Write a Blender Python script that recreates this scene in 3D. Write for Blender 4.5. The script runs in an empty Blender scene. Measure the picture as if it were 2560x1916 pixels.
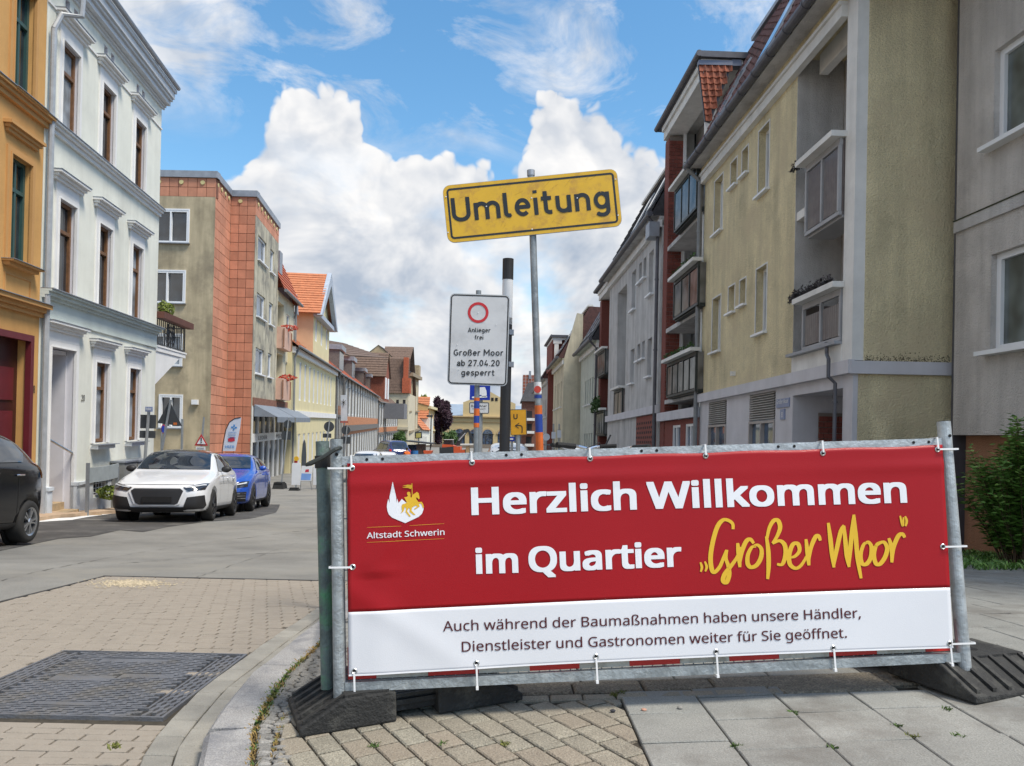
import bpy, bmesh, math, random
import numpy as np
from mathutils import Vector, Matrix
from mathutils.geometry import tessellate_polygon
from mathutils.bvhtree import BVHTree
random.seed(7)
C = bpy.context.scene
COL = C.collection
# ------------------------------------------------------------------ camera
FOC, PCX, PCY, ROLL, PITCH = 1900., 1280., 1075., .021, .007
EYE = Vector((0, 0, 1.05))
_F = Vector((0, math.cos(PITCH), math.sin(PITCH))); _R0 = Vector((1, 0, 0)); _U0 = _R0.cross(_F)
_R = _R0 * math.cos(ROLL) + _U0 * math.sin(ROLL); _U = _U0 * math.cos(ROLL) - _R0 * math.sin(ROLL)
cam = bpy.data.cameras.new('camera'); cam_ob = bpy.data.objects.new('camera', cam); COL.objects.link(cam_ob)
cam.sensor_width = 36; cam.lens = FOC * 36 / 2560; cam.shift_y = (PCY - 958) / 2560; cam.clip_start = .05; cam.clip_end = 3000
m3 = Matrix((_R, _U, -_F)).transposed()
cam_ob.matrix_world = Matrix.Translation(EYE) @ m3.to_4x4()
C.camera = cam_ob
C.view_settings.view_transform = 'Standard'; C.view_settings.look = 'None'; C.view_settings.gamma = 1
C.view_settings.use_curve_mapping = False; C.view_settings.exposure = 0.8
C.cycles.max_bounces = 6; C.cycles.diffuse_bounces = 3; C.cycles.glossy_bounces = 3; C.cycles.transmission_bounces = 3
# ------------------------------------------------------------------ light
SUN_EL, SUN_AZ = math.radians(58), math.radians(121)      # azimuth clockwise from +Y
sl = bpy.data.lights.new('sun', 'SUN'); sl.energy = 2.5; sl.angle = math.radians(17); sl.color = (1, .92, .79)
so = bpy.data.objects.new('sun', sl); COL.objects.link(so)
sd = Vector((math.sin(SUN_AZ) * math.cos(SUN_EL), math.cos(SUN_AZ) * math.cos(SUN_EL), math.sin(SUN_EL)))
so.rotation_euler = sd.to_track_quat('Z', 'Y').to_euler(); so.location = (20, 5, 60)
W = bpy.data.worlds.new('World'); C.world = W; W.use_nodes = True
W.cycles.sampling_method = 'MANUAL'; W.cycles.sample_map_resolution = 256

class NT:
    def __init__(s, t): s.t = t; s.n = t.nodes; s.l = t.links
    def node(s, ty, **k):
        o = s.n.new(ty)
        for a, b in k.items(): setattr(o, a, b)
        return o
    def _in(s, sock, v):
        if hasattr(v, 'is_output') or isinstance(v, bpy.types.NodeSocket): s.l.new(v, sock)
        elif isinstance(v, (tuple, list)) and sock.type == 'RGBA' and len(v) == 3: sock.default_value = (*v, 1)
        else: sock.default_value = v
    def math(s, op, a, b=0., c=None, clamp=False):
        o = s.node('ShaderNodeMath', operation=op, use_clamp=clamp); s._in(o.inputs[0], a); s._in(o.inputs[1], b)
        if c is not None: s._in(o.inputs[2], c)
        return o.outputs[0]
    def noise(s, vec, scale, detail=3, rough=.5, dist=0., col=False):
        o = s.node('ShaderNodeTexNoise'); o.noise_dimensions = '3D'
        if vec is not None: s.l.new(vec, o.inputs['Vector'])
        o.inputs['Scale'].default_value = scale; o.inputs['Detail'].default_value = detail; o.inputs['Roughness'].default_value = rough
        o.inputs['Distortion'].default_value = dist
        return o.outputs[1 if col else 0]
    def mix(s, f, a, b, mode='MIX'):
        o = s.node('ShaderNodeMix', data_type='RGBA', blend_type=mode); s._in(o.inputs[0], f); s._in(o.inputs[6], a); s._in(o.inputs[7], b)
        return o.outputs[2]
    def rng(s, v, a, b, c=0., d=1., smooth=False):
        o = s.node('ShaderNodeMapRange'); o.clamp = True
        if smooth: o.interpolation_type = 'SMOOTHSTEP'
        s._in(o.inputs[0], v)
        for i, q in enumerate((a, b, c, d)): s._in(o.inputs[i + 1], q)
        return o.outputs[0]
    def vmath(s, op, a, b=(0, 0, 0)):
        o = s.node('ShaderNodeVectorMath', operation=op); s._in(o.inputs[0], a); s._in(o.inputs[1], b); return o.outputs[0]

def make_sky():
    t = NT(W.node_tree); t.n.clear()
    out = t.node('ShaderNodeOutputWorld')
    sky = t.node('ShaderNodeTexSky', sky_type='NISHITA'); sky.sun_disc = False
    sky.sun_elevation = SUN_EL; sky.sun_rotation = SUN_AZ; sky.air_density = 1.2; sky.dust_density = .6; sky.ozone_density = 2.5
    hs = t.node('ShaderNodeHueSaturation'); hs.inputs['Saturation'].default_value = 1.22; hs.inputs['Hue'].default_value = .492; t.l.new(sky.outputs[0], hs.inputs['Color'])
    b1 = t.node('ShaderNodeBackground'); t.l.new(hs.outputs[0], b1.inputs[0]); b1.inputs[1].default_value = .115
    co = t.node('ShaderNodeTexCoord').outputs['Generated']
    sp = t.node('ShaderNodeSeparateXYZ'); t.l.new(co, sp.inputs[0]); x, y, z = sp.outputs
    az = t.math('ARCTAN2', x, y); el = t.math('ARCSINE', z)
    tan = t.math('TANGENT', t.math('MINIMUM', el, 1.3))
    # coordinates for the cloud textures: azimuth and elevation
    cb = t.node('ShaderNodeCombineXYZ'); t._in(cb.inputs[0], az); t._in(cb.inputs[1], el); v = cb.outputs[0]
    # outline of the cumulus bank over the azimuth, as measured against the street's direction
    fc = t.node('ShaderNodeFloatCurve'); cu = fc.mapping.curves[0]
    pts = [(-3.2, .22), (-2.2, .30), (-1.5, .2), (-1.0, .27), (-.6, .25), (-.42, .26), (-.37, .285), (-.335, .33), (-.31, .42), (-.27, .455), (-.235, .455), (-.205, .43),
           (-.175, .40), (-.14, .378), (-.10, .365), (-.05, .35), (0, .345), (.015, .38), (.035, .425), (.06, .43), (.09, .415), (.13, .395), (.18, .385), (.3, .37), (.5, .30), (.9, .25), (1.6, .31), (2.4, .22), (3.2, .22)]
    fx = lambda a: (a + 3.3) / 6.6
    for i, (a, b) in enumerate(pts):
        if i < 2: p = cu.points[i]; p.location = (fx(a), b)
        else: p = cu.points.new(fx(a), b)
    fc.mapping.update(); t._in(fc.inputs['Value'], t.rng(az, -3.3, 3.3)); ol = fc.outputs[0]
    def billow(vec):
        vo = t.node('ShaderNodeTexVoronoi', feature='F1'); t.l.new(vec, vo.inputs['Vector']); vo.inputs['Scale'].default_value = 10
        vo.inputs['Detail'].default_value = 2.2; vo.inputs['Roughness'].default_value = .52; vo.inputs['Lacunarity'].default_value = 2.3; vo.normalize = True
        return t.math('SUBTRACT', .62, t.math('MULTIPLY', vo.outputs[0], 1.25))
    warp = t.vmath('ADD', v, t.vmath('MULTIPLY', t.vmath('SUBTRACT', t.noise(v, 11, 3, .55, 0, True), (.5, .5, .5)), (.075, .075, 0)))
    bl = billow(warp); bl2 = billow(t.vmath('ADD', warp, (.010, .020, 0)))
    edge = t.math('ADD', t.math('SUBTRACT', ol, tan), t.math('MULTIPLY', t.math('SUBTRACT', bl, .22), .26))
    m = t.rng(edge, -.004, .012, 0, 1, True)
    big = t.noise(t.vmath('MULTIPLY', v, (1, 1.7, 1)), 4.2, 6, .58, .2)
    gap = t.math('MULTIPLY', t.rng(big, .48, .66, 0, 1, True), t.math('MULTIPLY', t.rng(tan, .20, .38, .8, 0), t.rng(tan, .03, .14, .1, 1)))
    m = t.math('MULTIPLY', m, t.math('SUBTRACT', 1, gap))
    hv = t.vmath('ADD', t.vmath('MULTIPLY', v, (1, 2.1, 1)), (3.1, .4, 0)); hn = t.noise(hv, 5.6, 7, .64, .6)
    left = t.rng(az, -.50, -.20, .20, 0)
    wisp = t.math('MULTIPLY', t.rng(t.math('ADD', hn, left), .50, .72), t.rng(tan, .34, .44))
    m = t.math('MAXIMUM', m, t.math('MULTIPLY', wisp, .9), clamp=True)
    light = t.rng(t.math('SUBTRACT', bl, bl2), -.10, .12, 0, 1)
    soft = t.noise(t.vmath('MULTIPLY', v, (1, 1.5, 1)), 5.5, 5, .58, .3)
    deep = t.rng(edge, .02, .20, 1, 0)      # crisp sunlit heads near the rim, flatter veil lower down
    relief = t.mix(deep, t.rng(soft, .36, .60), t.math('ADD', t.math('MULTIPLY', light, .75), .3))
    sh = t.math('ADD', t.math('MULTIPLY', relief, .66), t.math('MULTIPLY', t.rng(soft, .38, .60), .38), clamp=True)
    cc = t.mix(sh, (.41, .485, .60), (.99, .975, .96))
    b2 = t.node('ShaderNodeBackground'); t.l.new(cc, b2.inputs[0]); b2.inputs[1].default_value = .60
    mx = t.node('ShaderNodeMixShader'); t.l.new(m, mx.inputs[0]); t.l.new(b1.outputs[0], mx.inputs[1]); t.l.new(b2.outputs[0], mx.inputs[2])
    t.l.new(mx.outputs[0], out.inputs[0])
make_sky()
# ------------------------------------------------------------------ helpers
def ray(x, y): return _F + _R * ((x - PCX) / FOC) - _U * ((y - PCY) / FOC)
def at(x, y, Y):
    d = ray(x, y); return EYE + d * (Y / d.y)
G_ = [(-60, 1.0), (2, 1.08), (4, 1.13), (6.4, 1.26), (8, 1.42), (10.5, 1.64), (14.7, 1.80), (17.2, 1.985), (19.5, 2.12), (22.1, 2.27), (28, 2.36), (40, 2.45), (70, 2.6), (120, 2.9), (900, 3.2)]
_gx = [a for a, b in G_]; _gy = [b for a, b in G_]
def g(Y): return EYE.z - float(np.interp(Y, _gx, _gy))
def S(X, Y): return g(Y) + .075 + .052 * min(max(X + .8, 0), 3.5) * float(np.interp(Y, [3.4, 7], [1, .35]))
def gp(x, y, f=None):
    f = f or (lambda X, Y: g(Y)); d = ray(x, y); t = 3.
    for i in range(120):
        P = EYE + d * t; t = .5 * t + .5 * (f(P.x, P.y) - EYE.z) / d.z
    return EYE + d * t

MATS = {}
def mat(name, col, rough=.8, var=.12, scale=3., bump=0., bscale=60., metal=0., streak=0., rnd=0., dirt=None, dscale=1.5, coat=0., hue=None, spec=None, fine=0.):
    if name in MATS: return MATS[name]
    m = bpy.data.materials.new(name); m.use_nodes = True; t = NT(m.node_tree)
    b = t.n['Principled BSDF']; b.inputs['Roughness'].default_value = rough; b.inputs['Metallic'].default_value = metal
    if coat: b.inputs['Coat Weight'].default_value = coat; b.inputs['Coat Roughness'].default_value = .03
    if spec is not None: b.inputs['Specular IOR Level'].default_value = spec
    pos = t.node('ShaderNodeNewGeometry').outputs['Position']
    c = None
    if var: 
        n = t.noise(pos, scale, 5, .6); f = t.rng(n, .3, .7, 1 - var, 1 + var)
        c = t.mix(1., (*col, 1), f, 'MULTIPLY')
    else:
        r = t.node('ShaderNodeRGB'); r.outputs[0].default_value = (*col, 1); c = r.outputs[0]
    if fine:
        n = t.noise(pos, bscale * 1.5, 2, .6); c = t.mix(1., c, t.rng(n, .3, .7, 1 - fine, 1 + fine), 'MULTIPLY')
    if streak:
        n = t.noise(t.vmath('MULTIPLY', pos, (1, 1, .09)), 3.2, 4, .6); c = t.mix(1., c, t.rng(n, .42, .75, 1, 1 - streak), 'MULTIPLY')
        n = t.noise(pos, .9, 6, .7); c = t.mix(1., c, t.rng(n, .5, .72, 1, 1 - streak * .8), 'MULTIPLY')
    if dirt is not None:
        n = t.noise(pos, dscale, 6, .65); c = t.mix(t.rng(n, .5, .68), c, (*dirt, 1))
    if rnd:
        oi = t.node('ShaderNodeObjectInfo').outputs['Random']
        c = t.mix(1., c, t.rng(oi, 0, 1, 1 - rnd, 1 + rnd), 'MULTIPLY')
        if hue is not None:
            oi2 = t.math('FRACT', t.math('MULTIPLY', oi, 7.31)); c = t.mix(t.math('MULTIPLY', oi2, .5), c, (*hue, 1))
    t.l.new(c, b.inputs['Base Color'])
    if bump:
        n = t.noise(pos, bscale, 3, .6); bp = t.node('ShaderNodeBump'); bp.inputs['Strength'].default_value = min(bump, 1); bp.inputs['Distance'].default_value = .01 if bscale > 55 else .035
        t.l.new(n, bp.inputs['Height']); t.l.new(bp.outputs[0], b.inputs['Normal'])
    MATS[name] = m
    return m
def glassmat(name, col=(.02, .025, .03), rough=.05):
    if name in MATS: return MATS[name]
    m = bpy.data.materials.new(name); m.use_nodes = True; t = NT(m.node_tree); b = t.n['Principled BSDF']
    b.inputs['Roughness'].default_value = rough; b.inputs['Specular IOR Level'].default_value = .9; b.inputs['IOR'].default_value = 1.6
    pos = t.node('ShaderNodeNewGeometry').outputs['Position']
    n = t.noise(pos, 1.7, 2); c = t.mix(1., (*col, 1), t.rng(n, .35, .65, .5, 1.8), 'MULTIPLY'); t.l.new(c, b.inputs['Base Color'])
    bp = t.node('ShaderNodeBump'); bp.inputs['Strength'].default_value = .05; t.l.new(t.noise(pos, 1.3, 1), bp.inputs['Height']); t.l.new(bp.outputs[0], b.inputs['Normal'])
    MATS[name] = m; return m

class MB:
    def __init__(s): s.v = []; s.f = []; s.m = []; s.sm = False
    def add(s, vs, fs, mi=0):
        o = len(s.v); s.v += [tuple(q) for q in vs]; s.f += [tuple(i + o for i in f) for f in fs]; s.m += [mi] * len(fs)
    def quad(s, a, b, c, d, mi=0): s.add([a, b, c, d], [(0, 1, 2, 3)], mi)
    def poly(s, pts, mi=0): s.add(pts, [tuple(range(len(pts)))], mi)
    def hexa(s, p, mi=0):   # 8 points: bottom ring 0-3, top ring 4-7
        s.add(p, [(0, 3, 2, 1), (4, 5, 6, 7), (0, 1, 5, 4), (1, 2, 6, 5), (2, 3, 7, 6), (3, 0, 4, 7)], mi)
    def box(s, fr, u0, u1, w0, w1, z0, z1, mi=0):
        P = fr.P
        s.hexa([P(u0, w0, z0), P(u1, w0, z0), P(u1, w1, z0), P(u0, w1, z0), P(u0, w0, z1), P(u1, w0, z1), P(u1, w1, z1), P(u0, w1, z1)], mi)
    def prism(s, bot, top, mi=0):
        n = len(bot); s.add(list(bot) + list(top), [tuple(reversed(range(n))), tuple(range(n, 2 * n))] + [(i, (i + 1) % n, n + (i + 1) % n, n + i) for i in range(n)], mi)
    def tube(s, pts, r, n=8, mi=0, cap=True):
        pts = [Vector(p) for p in pts]; rs = r if isinstance(r, (list, tuple)) else [r] * len(pts); o = len(s.v); prev = None
        for i, p in enumerate(pts):
            d = (pts[min(i + 1, len(pts) - 1)] - pts[max(i - 1, 0)]).normalized()
            a = d.orthogonal().normalized() if prev is None else (prev - d * prev.dot(d)).normalized()
            prev = a; b = d.cross(a)
            for k in range(n):
                q = 2 * math.pi * k / n; s.v.append(tuple(p + (a * math.cos(q) + b * math.sin(q)) * rs[i]))
        for i in range(len(pts) - 1):
            for k in range(n):
                s.f.append((o + i * n + k, o + i * n + (k + 1) % n, o + (i + 1) * n + (k + 1) % n, o + (i + 1) * n + k)); s.m.append(mi)
        if cap:
            s.f.append(tuple(o + k for k in reversed(range(n)))); s.f.append(tuple(o + (len(pts) - 1) * n + k for k in range(n))); s.m += [mi, mi]
    def build(s, name, mats, parent=None, smooth=False, origin=None, **props):
        me = bpy.data.meshes.new(name)
        base = Vector(origin) if origin is not None else (world_loc(parent) if parent is not None else Vector((0, 0, 0)))
        if base.length: s.v = [(a - base.x, b - base.y, c - base.z) for a, b, c in s.v]
        me.from_pydata(s.v, [], s.f)
        for m in (mats if isinstance(mats, (list, tuple)) else [mats]): me.materials.append(m)
        if any(s.m): me.polygons.foreach_set('material_index', s.m)
        me.update()
        bm = bmesh.new(); bm.from_mesh(me); bmesh.ops.recalc_face_normals(bm, faces=bm.faces) if props.pop('fix', True) else None; bm.to_mesh(me); bm.free()
        if smooth: me.polygons.foreach_set('use_smooth', [True] * len(me.polygons))
        ob = bpy.data.objects.new(name, me); COL.objects.link(ob)
        if parent is not None: ob.parent = parent; ob.location = base - world_loc(parent)
        else: ob.location = base
        for k, q in props.items(): ob[k] = q
        return ob
def world_loc(o):
    v = Vector((0, 0, 0))
    while o is not None: v += o.location; o = o.parent
    return v
def thing(name, label, cat, loc=(0, 0, 0), group=None):
    o = bpy.data.objects.new(name, None); COL.objects.link(o); o.location = loc; o.empty_display_size = .2
    o['label'] = label; o['category'] = cat
    if group: o['group'] = group
    return o
def copy_tree(o, parent=None):
    c = o.copy(); COL.objects.link(c)
    if parent is not None: c.parent = parent
    for ch in list(o.children): copy_tree(ch, c)
    return c
class Fr:
    """facade frame: u along the wall, w outward, z up (with the wall's own slight slope)"""
    def __init__(s, O, D, side, sh=0.): 
        s.O = Vector((O[0], O[1])); s.D = Vector(D[:2]).normalized(); s.N = Vector((s.D.y, -s.D.x)) * side; s.sh = sh
    @classmethod
    def vp(c, O, vp, side):
        d = ray(*vp); return c(O, (d.x, d.y), side, d.z / math.hypot(d.x, d.y))
    @classmethod
    def ends(c, x0, Y0, x1, Y1, y0, y1, side):
        a = at(x0, y0, Y0); b = at(x1, y1, Y1); L = math.hypot(b.x - a.x, b.y - a.y)
        f = c((a.x, a.y), (b.x - a.x, b.y - a.y), side, (b.z - a.z) / L); f.L = L; f.z = a.z; return f
    def P(s, u, w, z): 
        q = s.O + s.D * u + s.N * w; return (q.x, q.y, z + s.sh * u)
    def uz(s, x, y, w=0.):
        d = ray(x, y); o = s.O + s.N * w - Vector((EYE.x, EYE.y)); t = o.dot(s.N) / Vector((d.x, d.y)).dot(s.N)
        P = EYE + d * t; u = (Vector((P.x, P.y)) - s.O).dot(s.D); return u, P.z - s.sh * u
    def box(s, u0, u1, w0, w1, z0, z1, mb=None):
        mb = mb or MB(); mb.box(s, u0, u1, w0, w1, z0, z1); return mb
class Wd:  # world axis frame
    @staticmethod
    def P(u, w, z): return (u, w, z)
class Loc:
    """free frame: origin, axes"""
    def __init__(s, O, A, B, Cc): s.O, s.A, s.B, s.C = Vector(O), Vector(A), Vector(B), Vector(Cc)
    def P(s, a, b, c): return tuple(s.O + s.A * a + s.B * b + s.C * c)
def rotframe(O, ang): c, q = math.cos(ang), math.sin(ang); return Loc(O, (c, q, 0), (-q, c, 0), (0, 0, 1))

def wall_open(mb, fr, u0, u1, z0, z1, ops, depth=.18, w=0., mi=0, rmi=0):
    us = sorted({u0, u1, *[q for o in ops for q in o[:2]]}); zs = sorted({z0, z1, *[q for o in ops for q in o[2:4]]})
    us = [q for q in us if u0 - 1e-6 <= q <= u1 + 1e-6]; zs = [q for q in zs if z0 - 1e-6 <= q <= z1 + 1e-6]
    for i in range(len(us) - 1):
        for j in range(len(zs) - 1):
            a, b = (us[i] + us[i + 1]) / 2, (zs[j] + zs[j + 1]) / 2
            if any(o[0] < a < o[1] and o[2] < b < o[3] for o in ops): continue
            mb.quad(fr.P(us[i], w, zs[j]), fr.P(us[i + 1], w, zs[j]), fr.P(us[i + 1], w, zs[j + 1]), fr.P(us[i], w, zs[j + 1]), mi)
    for o in ops:
        a, b, c, d = o[:4]; dp = o[4] if len(o) > 4 else depth; e = w - dp; P = fr.P
        mb.quad(P(a, w, c), P(a, e, c), P(a, e, d), P(a, w, d), rmi); mb.quad(P(b, w, c), P(b, w, d), P(b, e, d), P(b, e, c), rmi)
        mb.quad(P(a, w, d), P(a, e, d), P(b, e, d), P(b, w, d), rmi); mb.quad(P(a, w, c), P(b, w, c), P(b, e, c), P(a, e, c), rmi)
def window(parent, fr, a, b, c, d, w, fm, gm, bw=.05, mull=(1, 1), th=.05, tr=None, label=None):
    """casement window: frame with bars as the part, glass as its sub-part"""
    mb = MB(); mb.box(fr, a, a + bw, w, w + th, c, d); mb.box(fr, b - bw, b, w, w + th, c, d)
    mb.box(fr, a + bw, b - bw, w, w + th, c, c + bw); mb.box(fr, a + bw, b - bw, w, w + th, d - bw, d)
    for i in range(1, mull[0]): q = a + (b - a) * i / mull[0]; mb.box(fr, q - bw * .45, q + bw * .45, w + .004, w + th + .008, c + bw, d - bw)
    zs = [c + (d - c) * i / mull[1] for i in range(1, mull[1])] if tr is None else [c + (d - c) * tr]
    for q in zs: mb.box(fr, a + bw, b - bw, w + .008, w + th + .014, q - bw * .5, q + bw * .5)
    f = mb.build('window', fm, parent)
    p = MB(); p.quad(fr.P(a + bw, w + .01, c + bw), fr.P(b - bw, w + .01, c + bw), fr.P(b - bw, w + .01, d - bw), fr.P(a + bw, w + .01, d - bw)); p.build('pane', gm, f)
    return f
def part(name, m, parent, fr, *boxes, **k):
    mb = MB()
    for b in boxes: mb.box(fr, *b)
    return mb.build(name, m, parent, **k)
_txt = {}
try: NOTO = bpy.data.fonts.load(bpy.utils.system_resource('DATAFILES', path='fonts') + '/NotoSansHebrew-Regular.woff2')   # a font that ships with Blender
except Exception: NOTO = None
def text_geo(body, space=1.):
    key = (body, space)
    if key in _txt: return _txt[key]
    cu = bpy.data.curves.new('text', 'FONT'); cu.body = body; cu.resolution_u = 3; cu.size = 1; cu.space_character = space; cu.fill_mode = 'FRONT'
    if NOTO: cu.font = NOTO
    ob = bpy.data.objects.new('text', cu); COL.objects.link(ob); dg = bpy.context.evaluated_depsgraph_get(); dg.update()
    me = bpy.data.meshes.new_from_object(ob.evaluated_get(dg)); vs = [(v.co.x, v.co.y) for v in me.vertices]; fs = [tuple(p.vertices) for p in me.polygons]
    bpy.data.objects.remove(ob); bpy.data.curves.remove(cu); bpy.data.meshes.remove(me)
    _txt[key] = (vs, fs); return vs, fs
def fine2d(vs, fs, q):
    bm = bmesh.new(); V = [bm.verts.new((a, b, 0)) for a, b in vs]
    for f in fs:
        try: bm.faces.new([V[i] for i in f])
        except ValueError: pass
    for _ in range(4):
        e = [e for e in bm.edges if e.calc_length() > q]
        if not e: break
        bmesh.ops.subdivide_edges(bm, edges=e, cuts=1); bmesh.ops.triangulate(bm, faces=[f for f in bm.faces if len(f.verts) > 3])
    bm.verts.index_update(); r = [(v.co.x, v.co.y) for v in bm.verts], [tuple(v.index for v in f.verts) for f in bm.faces]; bm.free(); return r
def put_text(mb, body, fn, a0, a1, base, cap, off=0., mi=0, space=1., fine=0., step=.00004):
    """lay text between a0 and a1 on surface fn(a, h, lift); cap = capital height, off = extra weight"""
    vs, fs = text_geo(body, space)
    if not vs: return
    x0 = min(v[0] for v in vs); x1 = max(v[0] for v in vs); sy = cap / .714; e = off * sy; sx = (a1 - a0 - 2 * e) / (x1 - x0)
    pts = [(a0 + e + (v[0] - x0) * sx, base + v[1] * sy) for v in vs]
    if fine: pts, fs = fine2d(pts, fs, fine)
    cp = [(0, 0)] + ([(e * p, e * q * .6) for p in (-1, 0, 1) for q in (-1, 0, 1) if p or q] if off else [])
    for k, (dx, dy) in enumerate(cp): mb.add([fn(a + dx, b + dy, k * step) for a, b in pts], fs, mi)
# round-cornered single-line letters of the road signs
def _arc(cx, cy, rx, ry, a0, a1, n=9): return [(cx + rx * math.cos(math.radians(a0 + (a1 - a0) * k / n)), cy + ry * math.sin(math.radians(a0 + (a1 - a0) * k / n))) for k in range(n + 1)]
_n = _arc(.27, .44, .20, .21, 180, 0); _o = _arc(.29, .36, .22, .29, 90, 450, 16)
DIN = {'U': (.66, [[(.07, .97)] + _arc(.33, .30, .26, .23, 180, 360) + [(.59, .97)]]), 'm': (.92, [[(.07, 0), (.07, .70)], [(.07, .40)] + _arc(.265, .44, .195, .21, 180, 0) + [(.46, 0)], [(.46, .40)] + _arc(.655, .44, .195, .21, 180, 0) + [(.85, 0)]]),
 'l': (.25, [[(.07, 1.0)] + _arc(.19, .19, .12, .12, 180, 270) + [(.24, .07)]]), 'e': (.56, [[(.08, .37), (.50, .37)] + _arc(.29, .36, .21, .29, 5, 315, 14)]), 'i': (.14, [[(.07, 0), (.07, .70)], [(.07, .88), (.07, 1.0)]]),
 't': (.38, [[(.15, .93)] + _arc(.28, .2, .13, .13, 180, 270) + [(.36, .07)], [(.0, .64), (.36, .64)]]), 'u': (.54, [[(.07, .70)] + _arc(.27, .27, .20, .20, 180, 360) + [(.47, .70)], [(.47, .70), (.47, 0)]]), 'n': (.54, [[(.07, 0), (.07, .70)], [(.07, .40)] + _n + [(.47, 0)]]),
 'g': (.56, [_arc(.28, .37, .21, .28, 90, 450, 16), [(.49, .70)] + _arc(.28, -.04, .21, .18, 0, -150)]), 'A': (.68, [[(.04, 0), (.34, .97), (.64, 0)], [(.14, .27), (.54, .27)]]), 'r': (.38, [[(.07, 0), (.07, .70)], [(.07, .42)] + _arc(.26, .46, .19, .19, 180, 60)]),
 'f': (.36, [[(.14, 0)] + _arc(.27, .8, .13, .14, 180, 90) + [(.36, .94)], [(.0, .64), (.34, .64)]]), 'G': (.68, [_arc(.35, .5, .28, .43, 50, 300, 16) + [(.60, .20), (.60, .46), (.38, .46)]]), 'o': (.58, [_o]),
 'ß': (.56, [[(.07, 0)] + _arc(.26, .74, .19, .20, 180, -60) + [(.28, .52)] + _arc(.29, .30, .21, .23, 90, -100)]), 'M': (.84, [[(.07, 0), (.07, .97), (.42, .35), (.77, .97), (.77, 0)]]), 'a': (.54, [_arc(.27, .46, .19, .19, 150, 0) + [(.46, 0)], _arc(.265, .22, .19, .155, 0, 360, 14)]),
 'b': (.58, [[(.07, 1.0), (.07, 0)], _o]), 'p': (.58, [[(.07, .70), (.07, -.27)], _o]), '2': (.60, [_arc(.30, .70, .22, .23, 170, -35) + [(.08, .07), (.56, .07)]]), '7': (.58, [[(.05, .93), (.53, .93), (.20, 0)]]), '.': (.16, [[(.08, 0), (.08, .13)]]), '0': (.60, [_arc(.30, .5, .22, .43, 90, 450, 18)]),
 '4': (.62, [[(.34, .97), (.08, .26), (.58, .26)], [(.45, .48), (.45, 0)]]), 's': (.48, [[(.43, .56), (.34, .65), (.2, .65), (.1, .58), (.1, .46), (.2, .39), (.32, .34), (.41, .26), (.41, .15), (.32, .07), (.18, .06), (.05, .14)]]),
 'B': (.64, [[(.30, .52), (.07, .52), (.07, .93), (.30, .93)] + _arc(.32, .725, .2, .205, 90, -90), [(.07, .55), (.07, .07)] + _arc(.34, .295, .22, .225, -90, 90) + [(.07, .52)]]), 'w': (.78, [[(.05, .70), (.22, .03), (.39, .66), (.56, .03), (.73, .70)]]), 'h': (.54, [[(.07, 1.0), (.07, 0)], [(.07, .40)] + _n + [(.47, 0)]]),
 'k': (.54, [[(.07, 1.0), (.07, 0)], [(.46, .70), (.10, .32)], [(.22, .42), (.49, 0)]]), 'P': (.62, [[(.07, 0), (.07, .93), (.30, .93)] + _arc(.32, .69, .21, .24, 90, -90) + [(.07, .45)]]), ' ': (.22, [])}
def din_text(mb, body, fn, a0, a1, base, cap, mi=0, wt=.14):
    W_ = sum(DIN[c][0] for c in body) + .13 * (len(body) - 1); sx = (a1 - a0) / W_; x = 0; n = 0
    for c in body:
        for p in DIN[c][1]:
            Q = [Vector((a0 + (x + q[0]) * sx, base + q[1] * cap)) for q in p]; hw = wt * cap / 2; n = (n + 1) % 6
            for i, (u, v) in enumerate(zip(Q, Q[1:])):
                d = v - u
                if d.length < 1e-7: continue
                d.normalize(); m = Vector((-d.y, d.x)) * hw; L = n * .0002 + (2 * i % 16) * .000012; mb.add([fn(*(w), L) for w in (u + m, u - m, v - m, v + m)], [(0, 1, 2, 3)], mi)
                if i: mb.add([fn(u.x + hw * math.cos(k * .628), u.y + hw * math.sin(k * .628), L + .000012) for k in range(10)], [tuple(range(10))], mi)
        x += DIN[c][0] + .13
def put_poly(mb, pts, fn, mi=0, fine=.02):
    tr = tessellate_polygon([[Vector((p[0], p[1], 0)) for p in pts]]); vs, fs = fine2d(pts, [tuple(t) for t in tr], fine); mb.add([fn(*p) for p in vs], fs, mi)
def stroke(mb, pts, wd, fn, mi=0, sub=5, taper=True):
    """brush stroke through pts (2-D), catmull-rom smoothed"""
    P = [Vector(p) for p in pts]; Q = []
    for i in range(len(P) - 1):
        a, b, c, d = P[max(i - 1, 0)], P[i], P[i + 1], P[min(i + 2, len(P) - 1)]
        for k in range(sub):
            t = k / sub; Q.append(.5 * ((2 * b) + (c - a) * t + (2 * a - 5 * b + 4 * c - d) * t * t + (3 * b - a - 3 * c + d) * t ** 3))
    Q.append(P[-1]); n = len(Q); vs = []
    for i, q in enumerate(Q):
        d = (Q[min(i + 1, n - 1)] - Q[max(i - 1, 0)]); d = d.normalized() if d.length > 1e-9 else Vector((1, 0)); nn = Vector((-d.y, d.x))
        w = wd * (.5 if taper else 1) * (1 if not taper else (.62 + .38 * min(1, 3 * i / n, 3 * (n - 1 - i) / n)) * (1 + .35 * abs(d.y)))
        if not taper: w *= .5
        vs += [fn(*(q + nn * w)), fn(*(q - nn * w))]
    mb.add(vs, [(2 * i, 2 * i + 1, 2 * i + 3, 2 * i + 2) for i in range(n - 1)], mi)
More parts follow.
